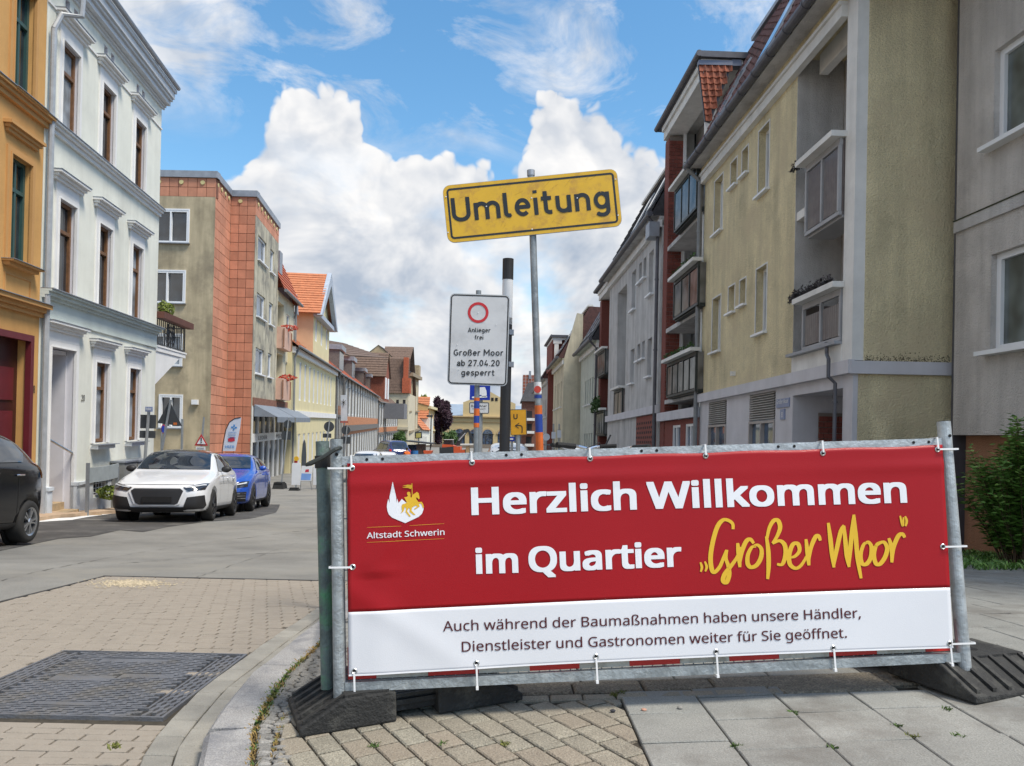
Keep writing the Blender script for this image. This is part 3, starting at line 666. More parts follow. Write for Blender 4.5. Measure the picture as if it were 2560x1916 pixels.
for k, (a, b) in enumerate(c3):
    for z in (z3, z2, z1):
        if k == 0 and z is z1: continue
        window(wh, LW, a, b, z[0] + .02, z[1], -.125, M_brown_w, G_cur if z is z1 or (k + (z is z2)) % 3 == 0 else G_dark, .07, (1, 1), .06, tr=.68)
    for z in (z3, z2, z1):
        da_, db_, tz = (a, b, z[1])
        if k == 0 and z is z1: da_, db_, tz = dra, drb, drz
        bz = z[0] if not (k == 0 and z is z1) else -.9
        aw = .13 if not (k == 0 and z is z1) else .17
        part('architrave', M_trim, wh, LW, (da_ - aw, da_ - .02, .0, .035, bz, tz + .13), (db_ + .02, db_ + aw, .0, .035, bz, tz + .13), (da_ - .02, db_ + .02, .0, .035, tz + .02, tz + .13),
             (da_ - .02, da_, -.02, .055, bz, tz + .02), (db_, db_ + .02, -.02, .055, bz, tz + .02), (da_, db_, -.02, .055, tz, tz + .02), (da_ - aw, db_ + aw, 0, .03, tz + .135, tz + .33))
        h = tz + .33
        part('hood_moulding', M_trim, wh, LW, (da_ - .24, db_ + .24, 0, .08, h, h + .06), (da_ - .27, db_ + .27, 0, .13, h + .062, h + .12), (da_ - .31, db_ + .31, 0, .2, h + .122, h + .17))
        part('hood_flashing', M_zinc, wh, LW, (da_ - .32, db_ + .32, 0, .215, h + .172, h + .182))
        if z is z1 and k: 
            part('sill', M_zinc, wh, LW, (da_ - .16, db_ + .16, 0.04, .26, bz - .035, bz - .02)); part('sill_block', M_trim, wh, LW, (da_ - .12, db_ + .12, 0, .17, bz - .13, bz - .037))
# string courses, cornice, gutter
def course(parent, fr, u0, u1, prof, m, name='string_course'):
    """prof: list of (w0..w, z0, z1)"""
    return part(name, m, parent, fr, *[(u0, u1, 0, w, a, b) for w, a, b in prof])
course(wh, LW, UL, UR, [(.06, zs1 - .02, zs1 + .07), (.12, zs1 + .072, zs1 + .13), (.17, zs1 + .132, zs1 + .17)], M_trim); part('flashing', M_zinc, wh, LW, (UL, UR, 0, .19, zs1 + .172, zs1 + .185))
course(wh, LW, UL, UR, [(.04, zs2a, zs2a + .05), (.02, zs2a + .052, zs2b - .06), (.08, zs2b - .058, zs2b), (.15, zs2b + .002, zs2b + .07), (.21, zs2b + .072, zs2b + .11)], mat('stucco_grey_green', (.52, .57, .54), .9, .08, 2)); part('flashing', M_zinc, wh, LW, (UL, UR, 0, .24, zs2b + .112, zs2b + .13))
zf = zvt - .5; course(wh, LW, UL, UR, [(.03, zf, zf + .04)], M_trim)
course(wh, LW, UL, UR + .1, [(.05, zc - .12, zc - .06), (.09, zc - .058, zc), (.20, zc + .002, zc + .12), (.26, zc + .122, zc + .19), (.31, zc + .192, zc + .36), (.36, zc + .362, zc + .46)], mat('cornice_grey', (.60, .62, .64), .8, .06, 2), 'cornice')
mb = MB(); mb.tube([LW.P(UL, .40, zc + .52), LW.P(UR + .12, .40, zc + .52)], .06, 8); mb.build('gutter', M_zinc, wh)
mb = MB(); P = LW.P
mb.add([P(UL, .36, zc + .462), P(UR + .12, .36, zc + .462), P(UR + .12, -3, zc + 1.35), P(UL, -3, zc + 1.35), P(UR + .12, -8, zc + .8), P(UL, -8, zc + .8), P(UR + .12, .36, zc + .36), P(UR + .12, -8, zc)], [(0, 1, 2, 3), (3, 2, 4, 5), (1, 6, 7, 4, 2)]); mb.build('roof', mat('roof_felt', (.05, .055, .07), .7), wh)
for q in (.3, .42): part('snow_guard', M_zinc, wh, LW, (ux(LW, 385, 185) - q, ux(LW, 385, 185) - q + .04, .1, .2, zc + .55, zc + .75))
# plinth and door recess
part('plinth', M_plinth, wh, LW, (drb + .17, UR, 0, .05, -1.6, cel[2] - .05), (drb + .17, cel[0] - .05, 0, .05, cel[2] - .048, -.22), (cel[1] + .05, UR, 0, .05, cel[2] - .048, -.22), (drb + .17, UR, 0, .09, -.218, -.16))
for a, b in ((dra - .22, dra), (drb, drb + .168)): part('door_plinth', M_plinth, wh, LW, (a, b, 0, .12, -1.6, -.20), (a - .01, b, 0, .15, -.21, -.14))
part('inner_jamb', M_rev, wh, LW, (drb - .05, drb - .001, -1.05, -.14, -1.5, drz - .08), (dra + .001, drb - .052, -1.05, -.14, drz - .1, drz - .02))
part('front_door', M_brown_w, wh, LW, (dra, drb - .05, -1.08, -1.04, -.5, drz - .1))
for i in range(5): part('step', M_sand, wh, LW, (dra - .05, drb + (.30 if i < 2 else 0), -.75, .82 - i * .3, -1.5, -1.0 + i * .15) if i < 2 else (dra + .004, drb - .053, -1.03, .80 - i * .3, -1.5, -1.0 + i * .15))
mb = MB(); a = LW.uz(120, 1090, -.1); b = LW.uz(172, 1133, .05); mb.tube([P(a[0], -.2, a[1]), P(b[0], .12, b[1])], .025, 8); mb.tube([P(b[0], .12, b[1]), P(drb + .05, .0, b[1] - .03)], .018, 6); mb.build('handrail', mat('steel_bright', (.6, .6, .6), .3, metal=.9), wh)
part('cellar_window', M_dark, wh, LW, (cel[0], cel[1], -.11, -.09, cel[2], cel[3]))
mb = MB()
for k in range(5): q = cel[0] + (cel[1] - cel[0]) * (k + .5) / 5; mb.box(LW, q - .008, q + .008, -.06, -.045, cel[2], cel[3])
for k in range(3): q = cel[2] + (cel[3] - cel[2]) * (k + .5) / 3; mb.box(LW, cel[0], cel[1], -.043, -.03, q - .008, q + .008)
mb.build('cellar_grille', M_pvc, wh)
M_num = mat('number_black', (.03, .025, .02), .5)
mb = MB(); n = LW.uz(202, 1003); put_text(mb, '20', lambda a, b, l: P(n[0] + a, .012 + l, n[1] + b), 0, .17, 0, .17, .01); mb.build('house_number', M_num, wh)
mb = MB(); q = UL + .06; mb.tube([P(q, .10, -1.3), P(q, .10, 7.2), P(q, .10, 8.8)], .055, 8); mb.tube([P(q, .10, 8.8), P(q + .12, .18, 9.15), P(q + .35, .45, 9.25), P(q + .4, .5, zc + .45)], .055, 8)
mb.build('downpipe', mat('downpipe_pale', (.40, .42, .44), .5, .15, 5, metal=.3), wh)
# end balcony
bu0, bu1 = UR, ux(LW, 470, 805); bz = uy(LW, 452, 893); rz = uy(LW, 450, 815)
bal = thing('end_balcony', 'small balcony with black ornamental grille and flower box on the white house end wall', 'balcony', P(bu0 + .5, -.6, bz))
mb = MB(); mb.box(LW, bu0 + .01, bu1 - .1, -1.4, -.02, bz, bz + .12); mb.box(LW, bu0 + .01, bu1 - .05, -1.42, 0, bz + .122, bz + .17)
mb.prism([P(bu0 + .01, -.25, bz), P(bu0 + .01, -.25, bz - 1.0), P(bu1 - .5, -.25, bz)], [P(bu0 + .01, -.05, bz), P(bu0 + .01, -.05, bz - 1.0), P(bu1 - .5, -.05, bz)]); mb.build('slab', M_trim, bal)
mb = MB(); 
def grille(u0, u1, w, za, zb):
    mb.box(LW, u0, u1, w - .015, w + .015, zb - .03, zb); mb.box(LW, u0, u1, w - .015, w + .015, za, za + .03)
    n = 16
    for k in range(n + 1): q = u0 + (u1 - u0) * k / n; mb.box(LW, q - .009, q + .009, w - .01, w + .01, za + .03, zb - .03)
    cxu, czz = (u0 + u1) / 2, (za + zb) / 2
    for rr in (.12, .26, .38):
        ring = [P(cxu + rr * math.cos(t * .5236), w, czz + rr * math.sin(t * .5236)) for t in range(13)]; mb.tube(ring, .016, 5)
    for t in range(8): mb.tube([P(cxu + .1 * math.cos(t * .785), w, czz + .1 * math.sin(t * .785)), P(cxu + .45 * math.cos(t * .785), w, czz + .42 * math.sin(t * .785))], .016, 5)
grille(bu0 + .05, bu1 - .12, -.05, bz + .2, rz); 
mb.box(LW, bu1 - .12, bu1 - .09, -1.4, -.05, rz - .03, rz); mb.box(LW, bu1 - .12, bu1 - .09, -1.4, -.05, bz + .2, bz + .23)
for k in range(14): w_ = -1.38 + k * .1; mb.box(LW, bu1 - .115, bu1 - .1, w_, w_ + .02, bz + .23, rz - .03)
mb.build('railing', mat('iron_black', (.015, .015, .017), .5), bal)
part('flower_box', mat('box_brown', (.12, .045, .03), .8), bal, LW, (bu0 + .05, bu1, -.02, .18, rz - .02, rz + .16))
def leafball(mb, c, r, n, s, mi=0, flat=1.):
    for _ in range(n):
        d = Vector((random.gauss(0, 1), random.gauss(0, 1), random.gauss(0, 1))).normalized() * random.uniform(.5, 1) ** .5; p = Vector(c) + Vector((d.x * r[0], d.y * r[1], d.z * r[2]))
        a = Vector((random.gauss(0, 1), random.gauss(0, 1), random.gauss(0, 1))).normalized(); b = a.orthogonal().normalized(); a, b = a * s * random.uniform(.5, 1.2), b * s * .5 * random.uniform(.5, 1.2)
        mb.add([p - a, p - b, p + a, p + b], [(0, 1, 2, 3)], mi)
M_leafy = mat('leaf_yellowgreen', (.16, .20, .03), .7, .5, 15); M_leaf = mat('leaf_green', (.055, .11, .025), .65, .5, 9); M_leaf2 = mat('leaf_green_light', (.10, .17, .04), .65, .4, 9)
for q, lab in ((.25, 'left of two small yellow-green conifers in the balcony flower box'), (.95, 'right of two small yellow-green conifers in the balcony flower box')):
    mb = MB(); c = P(bu0 + q * .75 + .1, .08, rz + .3); leafball(mb, c, (.13, .13, .2), 260, .05)
    o = mb.build('conifer', M_leafy, None, origin=(c[0], c[1], c[2] - .2)); o['label'] = lab; o['category'] = 'plant'
# --- orange house
oh = thing('ochre_house', 'ochre stucco house with green windows and burgundy door at the left picture edge', 'house', LW.P(UL - 4, -3, -.8))
f3 = (ux(LW, 32.9, 200), ux(LW, 81, 267)); o3 = (uy(LW, 81, 267), uy(LW, 81, 267) + 2.0); f2 = (ux(LW, 23, 381), ux(LW, 69.6, 671)); o2 = (uy(LW, 69.6, 671), uy(LW, 23, 381))
od = (ux(LW, -40, 900), ux(LW, 72, 900), -1.5, uy(LW, 70, 850), .25)
cu = [((f2[0] + f3[0]) / 2, (f2[1] + f3[1]) / 2)]; cu.append((cu[0][0] - 2.1, cu[0][1] - 2.1)); cu.append((cu[0][0] - 4.2, cu[0][1] - 4.2))
ops = [(a, b, z[0], z[1], .16) for a, b in cu for z in (o3, o2)] + [od, (od[0] - 2.6, od[0] - 1.6, .3, 2.2, .3)]
ztop = zc + .35; mb = MB(); OE = UL - .02
wall_open(mb, LW, UL - 8, OE, -1.6, ztop, ops); mb.quad(P(OE, 0, zc), P(OE, -9, zc), P(OE, -9, ztop), P(OE, 0, ztop)); mb.quad(P(UL - 8, 0, -1.6), P(UL - 8, -9, -1.6), P(UL - 8, -9, ztop), P(UL - 8, 0, ztop)); mb.build('wall', M_orange, oh)
for a, b in cu:
    for z in (o3, o2):
        window(oh, LW, a, b, z[0], z[1], -.15, M_green_w, G_dark, .07, (2, 1), .06, tr=.7)
        part('architrave', M_orange_t, oh, LW, (a - .13, a - .03, 0, .03, z[0], z[1] + .12), (b + .03, b + .13, 0, .03, z[0], z[1] + .12), (a - .03, b + .03, 0, .03, z[1] + .03, z[1] + .12), (a - .03, a, -.02, .05, z[0], z[1] + .03), (b, b + .03, -.02, .05, z[0], z[1] + .03), (a, b, -.02, .05, z[1], z[1] + .03))
        part('sill', M_orange_t, oh, LW, (a - .16, b + .16, 0, .12, z[0] - .09, z[0] - .03), (a - .2, b + .2, 0, .2, z[0] - .028, z[0])); part('sill_flashing', M_zinc, oh, LW, (a - .21, b + .21, .0, .22, z[0] + .002, z[0] + .012))
    part('hood_moulding', M_orange_t, oh, LW, (a - .18, b + .18, 0, .06, o2[1] + .34, o2[1] + .40), (a - .22, b + .22, 0, .10, o2[1] + .402, o2[1] + .46), (a - .26, b + .26, 0, .15, o2[1] + .462, o2[1] + .52))
    part('apron_panel', M_orange_t, oh, LW, (a - .1, b + .1, 0, .02, o2[0] - .62, o2[0] - .59), (a - .1, b + .1, 0, .02, o2[0] - .24, o2[0] - .21), (b + .07, b + .1, 0, .02, o2[0] - .588, o2[0] - .242), (a - .1, a - .07, 0, .02, o2[0] - .588, o2[0] - .242))
part('string_course', M_orange_t, oh, LW, (UL - 8, OE + .06, 0, .07, zs1 - .04, zs1 + .05), (UL - 8, OE + .08, 0, .13, zs1 + .052, zs1 + .12), (UL - 8, OE + .1, 0, .18, zs1 + .122, zs1 + .17)); part('flashing', M_zinc, oh, LW, (UL - 8, OE + .12, 0, .2, zs1 + .172, zs1 + .185))
zo = uy(LW, 112, 762) - .1; part('string_course', M_orange_t, oh, LW, (UL - 8, OE + .06, 0, .06, zo - .18, zo - .1), (UL - 8, OE + .08, 0, .12, zo - .098, zo - .02), (UL - 8, OE + .1, 0, .2, zo - .018, zo + .06)); part('flashing', M_zinc, oh, LW, (UL - 8, OE + .12, 0, .23, zo + .062, zo + .075))
d = part('door', M_burg, oh, LW, (od[0], od[1], -.25, -.2, -1.5, od[3]))
part('door_frame', M_burg2, oh, LW, (od[1] - .03, od[1] + .09, -.05, .05, -1.5, od[3] + .09), (od[0] - .09, od[0] + .03, -.05, .05, -1.5, od[3] + .09), (od[0] + .03, od[1] - .03, -.05, .05, od[3] - .03, od[3] + .09))
mb = MB()
for zz in (-.9, -.15, .75, 1.55):
    for uu in (od[0] + .15, (od[0] + od[1]) / 2 + .08): mb.box(LW, uu, uu + (od[1] - od[0]) / 2 - .25, -.2, -.175, zz, zz + .6)
mb.build('door_panel', M_burg2, oh)
mb = MB(); n = LW.uz(76, 982); put_text(mb, '18', lambda a, b, l: P(n[0] + a, .012 + l, n[1] + b), 0, .15, 0, .17, .01); mb.build('house_number', M_num, oh)
part('roof', mat('roof_felt', (.05, .055, .07)), oh, LW, (UL - 8, OE, -9, .5, ztop, ztop + .3))
# left pavement
mb = MB()
us = [-14, -8, -4, -2, 0, 2, 4, UR + .2]
def lp(u, w, dz): q = LW.P(u, w, 0); return (q[0], q[1], g(q[1]) + dz)
for a, b in zip(us, us[1:]): mb.hexa([lp(a, -.3, -.3), lp(b, -.3, -.3), lp(b, .42, -.3), lp(a, .42, -.3), lp(a, -.3, .12), lp(b, -.3, .12), lp(b, .42, .08), lp(a, .42, .08)])
mb.build('left_pavement', M_opav, None, kind='structure')
# --- tan block with terracotta cladding
M_tan = mat('stucco_tan', (.50, .42, .28), .95, .16, .8, .5, 60, streak=.35, dirt=(.26, .22, .155), dscale=.55)
M_tan2 = mat('stucco_grey_tan', (.50, .46, .35), .95, .16, 1.5, .5, 60, streak=.4, dirt=(.2, .19, .17), dscale=.9)
M_terra = mat('terracotta', (.56, .25, .155), .85, .1, 3, .3, 60, rnd=.14, streak=.12); M_terraj = mat('terracotta_joint', (.20, .085, .055), .95)
Y1, Y2 = 32., 34.5
pA = at(540, 446, Y1); zt = pA.z
T1 = Fr((at(330, 1000, Y1).x, Y1), (1, 0), 1); L1 = pA.x - T1.O.x
pB = at(578, 488, Y2); pC = at(640, 492, Y2)
tb = thing('tan_block', 'tan rendered apartment block with terracotta tile cladding on its stepped corner', 'apartment block', (pA.x - 2, Y1 + 6, -1.6))
wins = [((526, 607), 560), ((679, 758), 560), ((838, 915), 560), ((990, 1070), 560)]
def pz(x, y, Y): return at(x, y, Y).z
T1w = []
for i, (ya, yb) in enumerate(((526, 607), (679, 758), (838, 915), (990, 1070))):
    xa, xb = ((380, 468), (375, 462), (372, 458), (408, 462))[i]; T1w.append((at(xa, 700, Y1).x - T1.O.x, at(xb, 700, Y1).x - T1.O.x, pz(430, yb, Y1), pz(430, ya, Y1), .12))
mb = MB(); bt = zt - .80; wall_open(mb, T1, 0, L1, -4, bt, T1w); mb.build('wall', M_tan, tb)
for w in T1w: 
    window(tb, T1, w[0], w[1], w[2], w[3], -.1, M_pvc, G_dark if w is not T1w[2] else G_cur, .07, (2, 1), .13)
    part('window_surround', M_pvc, tb, T1, (w[0] - .05, w[0], -.01, .04, w[2], w[3] + .06), (w[1], w[1] + .05, -.01, .04, w[2], w[3] + .06), (w[0], w[1], -.01, .04, w[3], w[3] + .06)); part('sill', M_zinc, tb, T1, (w[0] - .08, w[1] + .08, 0, .12, w[2] - .05, w[2] - .01))
T2 = Fr((pA.x, Y1), (pB.x - pA.x, Y2 - Y1), 1); L2 = math.hypot(pB.x - pA.x, Y2 - Y1)
T3 = Fr((pB.x, Y2), (1, 0), 1); L3 = pC.x - pB.x
T4 = Fr.vp((pC.x, Y2), (1050, 1055), 1); 
ue = T4.uz(697, 600)[0]; uc = T4.uz(735, 800)[0]
mb = MB(); mb.box(T1, 0, L1, -.3, -.04, bt, zt)
mb.quad(T2.P(0, -.03, -4), T2.P(L2, -.03, -4), T2.P(L2, -.03, zt), T2.P(0, -.03, zt)); mb.quad(T3.P(0, -.03, -4), T3.P(L3, -.03, -4), T3.P(L3, -.03, zt), T3.P(0, -.03, zt)); mb.quad(T4.P(0, -.03, zt - .8), T4.P(ue, -.03, zt - .8), T4.P(ue, -.03, zt), T4.P(0, -.03, zt))
mb.build('tile_backing', M_terraj, tb)
def tiles(fr, u0, u1, za, zb, nu, nz):
    du, dz = (u1 - u0) / nu, (zb - za) / nz; me = None
    for i in range(nu):
        for j in range(nz):
            a, b, c, d = u0 + i * du + .01, u0 + (i + 1) * du - .01, za + j * dz + .01, za + (j + 1) * dz - .01
            mb = MB(); mb.box(fr, a, b, -.03, 0 + random.uniform(-.004, .004), c, d); mb.build('tile', M_terra, tb, origin=fr.P(a, 0, c))
tiles(T1, L1 - 2.75, L1, bt, zt, 7, 2)
nr = 31; zb0 = zt - nr * .415
tiles(T2, 0, L2, zb0, zt, 3, nr); tiles(T3, 0, L3, zb0, zt, 3, nr); tiles(T4, 0, ue, zt - .8, zt, 9, 2)
part('parapet_cap', M_zinc, tb, T1, (0, L1 + .08, -.3, .08, zt, zt + .28)); part('parapet_cap', M_zinc, tb, T2, (.085, L2, -.3, .08, zt, zt + .28)); part('parapet_cap', M_zinc, tb, T3, (.08, L3 + .08, -.3, .08, zt, zt + .281)); part('parapet_cap', M_zinc, tb, T4, (.09, ue, -.3, .08, zt, zt + .279))
M_disc = mat('disc_cream', (.6, .52, .25), .7)
for fr, us_ in ((T1, [L1 - 2.4, L1 - 1.45, L1 - .55]), (T3, [L3 * .38]), (T2, [.3, .9, 1.5, 2.1]), (T4, [.5 + .75 * k for k in range(8)])):
    for u_ in us_:
        if u_ > (ue if fr is T4 else 99): continue
        mb = MB(); mb.prism([fr.P(u_ + .10 * math.cos(t * .6283), .008, zt - .2 + .10 * math.sin(t * .6283)) for t in range(10)], [fr.P(u_ + .09 * math.cos(t * .6283), .04, zt - .2 + .09 * math.sin(t * .6283)) for t in range(10)]); mb.build('ornament_disc', M_disc, tb)
zz = lambda x, y: (380 + .4106 * x, 420 + .4106 * y)
fw = []
for a, b, c, d in ((648, 405, 693, 605), (640, 755, 688, 935), (630, 1090, 678, 1265), (723, 490, 745, 655), (715, 810, 735, 965), (705, 1130, 723, 1285)):
    p, q = T4.uz(*zz(a, b)), T4.uz(*zz(c, d)); fw.append([p[0], q[0], q[1], p[1]])
for k in (0, 3):
    m0, m1 = sum(f[0] for f in fw[k:k + 3]) / 3, sum(f[1] for f in fw[k:k + 3]) / 3
    for f in fw[k:k + 3]: f[0], f[1] = m0, m1
for k in range(3): fw[k + 3][2:] = fw[k][2:]
zsh = T4.uz(*zz(610, 1400))[1]
mb = MB(); wall_open(mb, T4, 0, ue, zsh, zt - .8, [(*f, .15) for f in fw]); mb.quad(T4.P(0, 0, -4), T4.P(.25, 0, -4), T4.P(.25, 0, zsh), T4.P(0, 0, zsh)); mb.build('wall', M_tan2, tb)
for f in fw: window(tb, T4, *f, -.13, M_pvc, G_blue, .08, (1, 1), .06); part('sill', M_pvc, tb, T4, (f[0] - .08, f[1] + .08, 0, .12, f[2] - .05, f[2]))
# roof slab so that the block is closed
mb = MB(); mb.add([(T1.O.x, Y1, zt), (pA.x, Y1, zt), (pB.x, Y2, zt), (pC.x, Y2, zt), T4.P(ue, 0, zt), T4.P(ue, -9, zt), (T1.O.x, Y2 + 9, zt)], [tuple(range(7))]); mb.build('roof', M_zinc, tb)
part('wall_lamp', M_pvc, tb, T1, (at(482, 1000, Y1).x - T1.O.x, at(497, 1000, Y1).x - T1.O.x, 0, .15, pz(490, 1012, Y1), pz(490, 1000, Y1)))
# --- balcony house with shop
M_cream = mat('stucco_cream', (.62, .57, .42), .9, .08, 1.5, streak=.15); M_pink = mat('balcony_pink', (.58, .37, .28), .85, .1, 3)
M_redtile = mat('roof_red', (.40, .10, .045), .85, .25, 3, rnd=.0, fine=.25, bscale=20); M_otile = mat('roof_orange', (.50, .185, .085), .85, .2, 3, fine=.25, bscale=20); M_btile = mat('roof_brown', (.15, .10, .075), .9, .3, 3, fine=.3, bscale=20); M_slate = mat('roof_slate', (.05, .055, .07), .7, .25, 4, fine=.3, bscale=20)
def courses(mb, fr, u0, u1, w0, z0, w1, z1, n, th=.05, mi=0, u0b=None, u1b=None):
    """tiled slope from the eave (w0,z0) to the top (w1,z1) in n overlapping courses"""
    u0b = u0 if u0b is None else u0b; u1b = u1 if u1b is None else u1b
    L = lambda a, b, t: a + (b - a) * t; nn = Vector((z1 - z0, -(w1 - w0))).normalized() if z1 != z0 else Vector((0, 1)); nw, nz = abs(nn.x) , abs(nn.y)
    mb.quad(fr.P(u0, w0, z0 - .02), fr.P(u1, w0, z0 - .02), fr.P(u1b, w1, z1 - .02), fr.P(u0b, w1, z1 - .02), mi)
    for i in range(n):
        a, b = i / n, (i + 1) / n; P = fr.P
        A = [(L(u0, u0b, t), L(u1, u1b, t), L(w0, w1, t), L(z0, z1, t)) for t in (a, b)]
        lo, hi = A
        mb.quad(P(lo[0], lo[2] + nw * th, lo[3] + nz * th), P(lo[1], lo[2] + nw * th, lo[3] + nz * th), P(hi[1], hi[2] + nw * th * .3, hi[3] + nz * th * .3), P(hi[0], hi[2] + nw * th * .3, hi[3] + nz * th * .3), mi)
        mb.quad(P(lo[0], lo[2], lo[3]), P(lo[1], lo[2], lo[3]), P(lo[1], lo[2] + nw * th, lo[3] + nz * th), P(lo[0], lo[2] + nw * th, lo[3] + nz * th), mi)
hb = thing('balcony_house', 'cream house with loggias and pink balcony fronts under a steep red mansard roof', 'house', T4.P((ue + uc) / 2, -4, -2))
ze = T4.uz(*zz(870, 840))[1]; lg = []
for a, b, c, d in ((757, 800, 800, 990), (750, 1120, 795, 1290)):
    p, q = T4.uz(*zz(a, b)), T4.uz(*zz(c, d)); lg.append((max(p[0], ue + .15), q[0], q[1], p[1], 1.3))
nw_ = []
for a, b, c, d in ((820, 890, 835, 1040), (812, 1180, 828, 1320)):
    p, q = T4.uz(*zz(a, b)), T4.uz(*zz(c, d)); nw_.append((p[0], q[0], q[1], p[1], .12))
nw_ = [(nw_[0][0], nw_[0][1], *o[2:]) for o in nw_]; lg = [(lg[0][0], lg[0][1], *o[2:]) for o in lg]
mb = MB(); wall_open(mb, T4, ue + .002, uc, zsh, ze, lg + nw_)
for o in lg: mb.quad(T4.P(o[0], -1.29, o[2]), T4.P(o[1], -1.29, o[2]), T4.P(o[1], -1.29, o[3]), T4.P(o[0], -1.29, o[3]))
mb.quad(T4.P(uc, 0, -4), T4.P(uc, -8, -4), T4.P(uc, -8, ze), T4.P(uc, 0, ze)); mb.quad(T4.P(ue + .002, 0, ze), T4.P(ue + .002, -8, ze), T4.P(ue + .002, -8, zt), T4.P(ue + .002, -.4, zt)); mb.build('wall', M_cream, hb)
for o in nw_: window(hb, T4, *o[:4], -.1, M_pvc, G_blue, .06)
for o in lg:
    part('balcony_front', M_pink, hb, T4, (o[0] - .1, o[1] + .5, 0.005, .35, o[2] - 1.15, o[2] - .02)); part('balcony_pier', mat('pier_brown', (.30, .15, .09), .9), hb, T4, (o[0] - .16, o[0] - .04, 0.352, .4, o[2] - 1.1, o[2] - .1), (o[1] + .4, o[1] + .52, .352, .4, o[2] - 1.1, o[2] - .1))
    mb = MB(); leafball(mb, T4.P((o[0] + o[1]) / 2 + .3, .4, o[2] + .08), (.5, .2, .16), 160, .09); mb.build('flowers', mat('flower_red', (.45, .06, .03), .7, .5, 12), hb, kind='stuff')
mb = MB(); courses(mb, T4, ue + .01, uc + .25, .35, ze, -1.1, ze + 3.1, 12); courses(mb, T4, ue + .01, uc + .2, -1.1, ze + 3.1, -3.6, ze + 4.6, 6)
mb.quad(T4.P(uc + .2, .35, ze), T4.P(uc + .2, -8, ze), T4.P(uc + .2, -3.6, ze + 4.6), T4.P(uc + .2, -1.1, ze + 3.1)); mb.build('roof', M_redtile, hb)
part('skylight', M_zinc, hb, T4, (ue + 1.0, ue + 1.8, -.6, -.1, ze + 1.1, ze + 2.3)); mb = MB(); mb.tube([T4.P(ue, .42, ze), T4.P(uc + .3, .42, ze)], .09, 8); mb.tube([T4.P(uc - .12, .12, -3), T4.P(uc - .12, .12, ze)], .07, 8); mb.build('gutter', M_pipe, hb)
# shop front
part('shop_lintel', mat('brick_weathered', (.22, .10, .065), .9, .4, 8), hb, T4, (0.26, uc - .01, 0.0, .06, zsh - .35, zsh + .02))
M_shop = mat('shop_frame_white', (.72, .73, .72), .5, .05); zs0 = zsh - 1.1
mb = MB(); k_ = 8
for k in range(k_ + 1): q = .3 + (uc - .5) * k / k_; mb.box(T4, q - .12, q + .12, -.1, .02, -3.4, zsh - .36)
mb.box(T4, .3, uc - .2, -.08, .03, zsh - 2.05, zsh - 1.65); mb.build('shop_frame', M_shop, hb)
part('shop_window', G_dark, hb, T4, (.3, uc - .2, -.06, -.05, -3.4, zsh - .36))
mb = MB(); sg_ = (uc - .5) / k_
for t_, k in (('LEDER', 1.0), ('PELZE', 4.4)): put_text(mb, t_, lambda a, b, l: T4.P(.3 + a, .036 + l * 20, zsh - 1.95 + b), sg_ * k - .1, sg_ * (k + 1.5), 0, .21, .01)
mb.build('lettering', M_num, hb)
M_awn = mat('awning_grey', (.20, .23, .27), .8, .1, 3)
for a, b in ((.4, uc * .48), (uc * .50, uc - .1)):
    mb = MB(); mb.add([T4.P(a, .06, zsh - .3), T4.P(b, .06, zsh - .3), T4.P(b, 1.1, zsh - .85), T4.P(a, 1.1, zsh - .85), T4.P(b, 1.1, zsh - 1.1), T4.P(a, 1.1, zsh - 1.1), T4.P(a, .06, zsh - .85), T4.P(b, .06, zsh - .85)], [(0, 1, 2, 3), (3, 2, 4, 5), (0, 3, 6), (1, 7, 2)]); mb.build('awning', M_awn, hb)
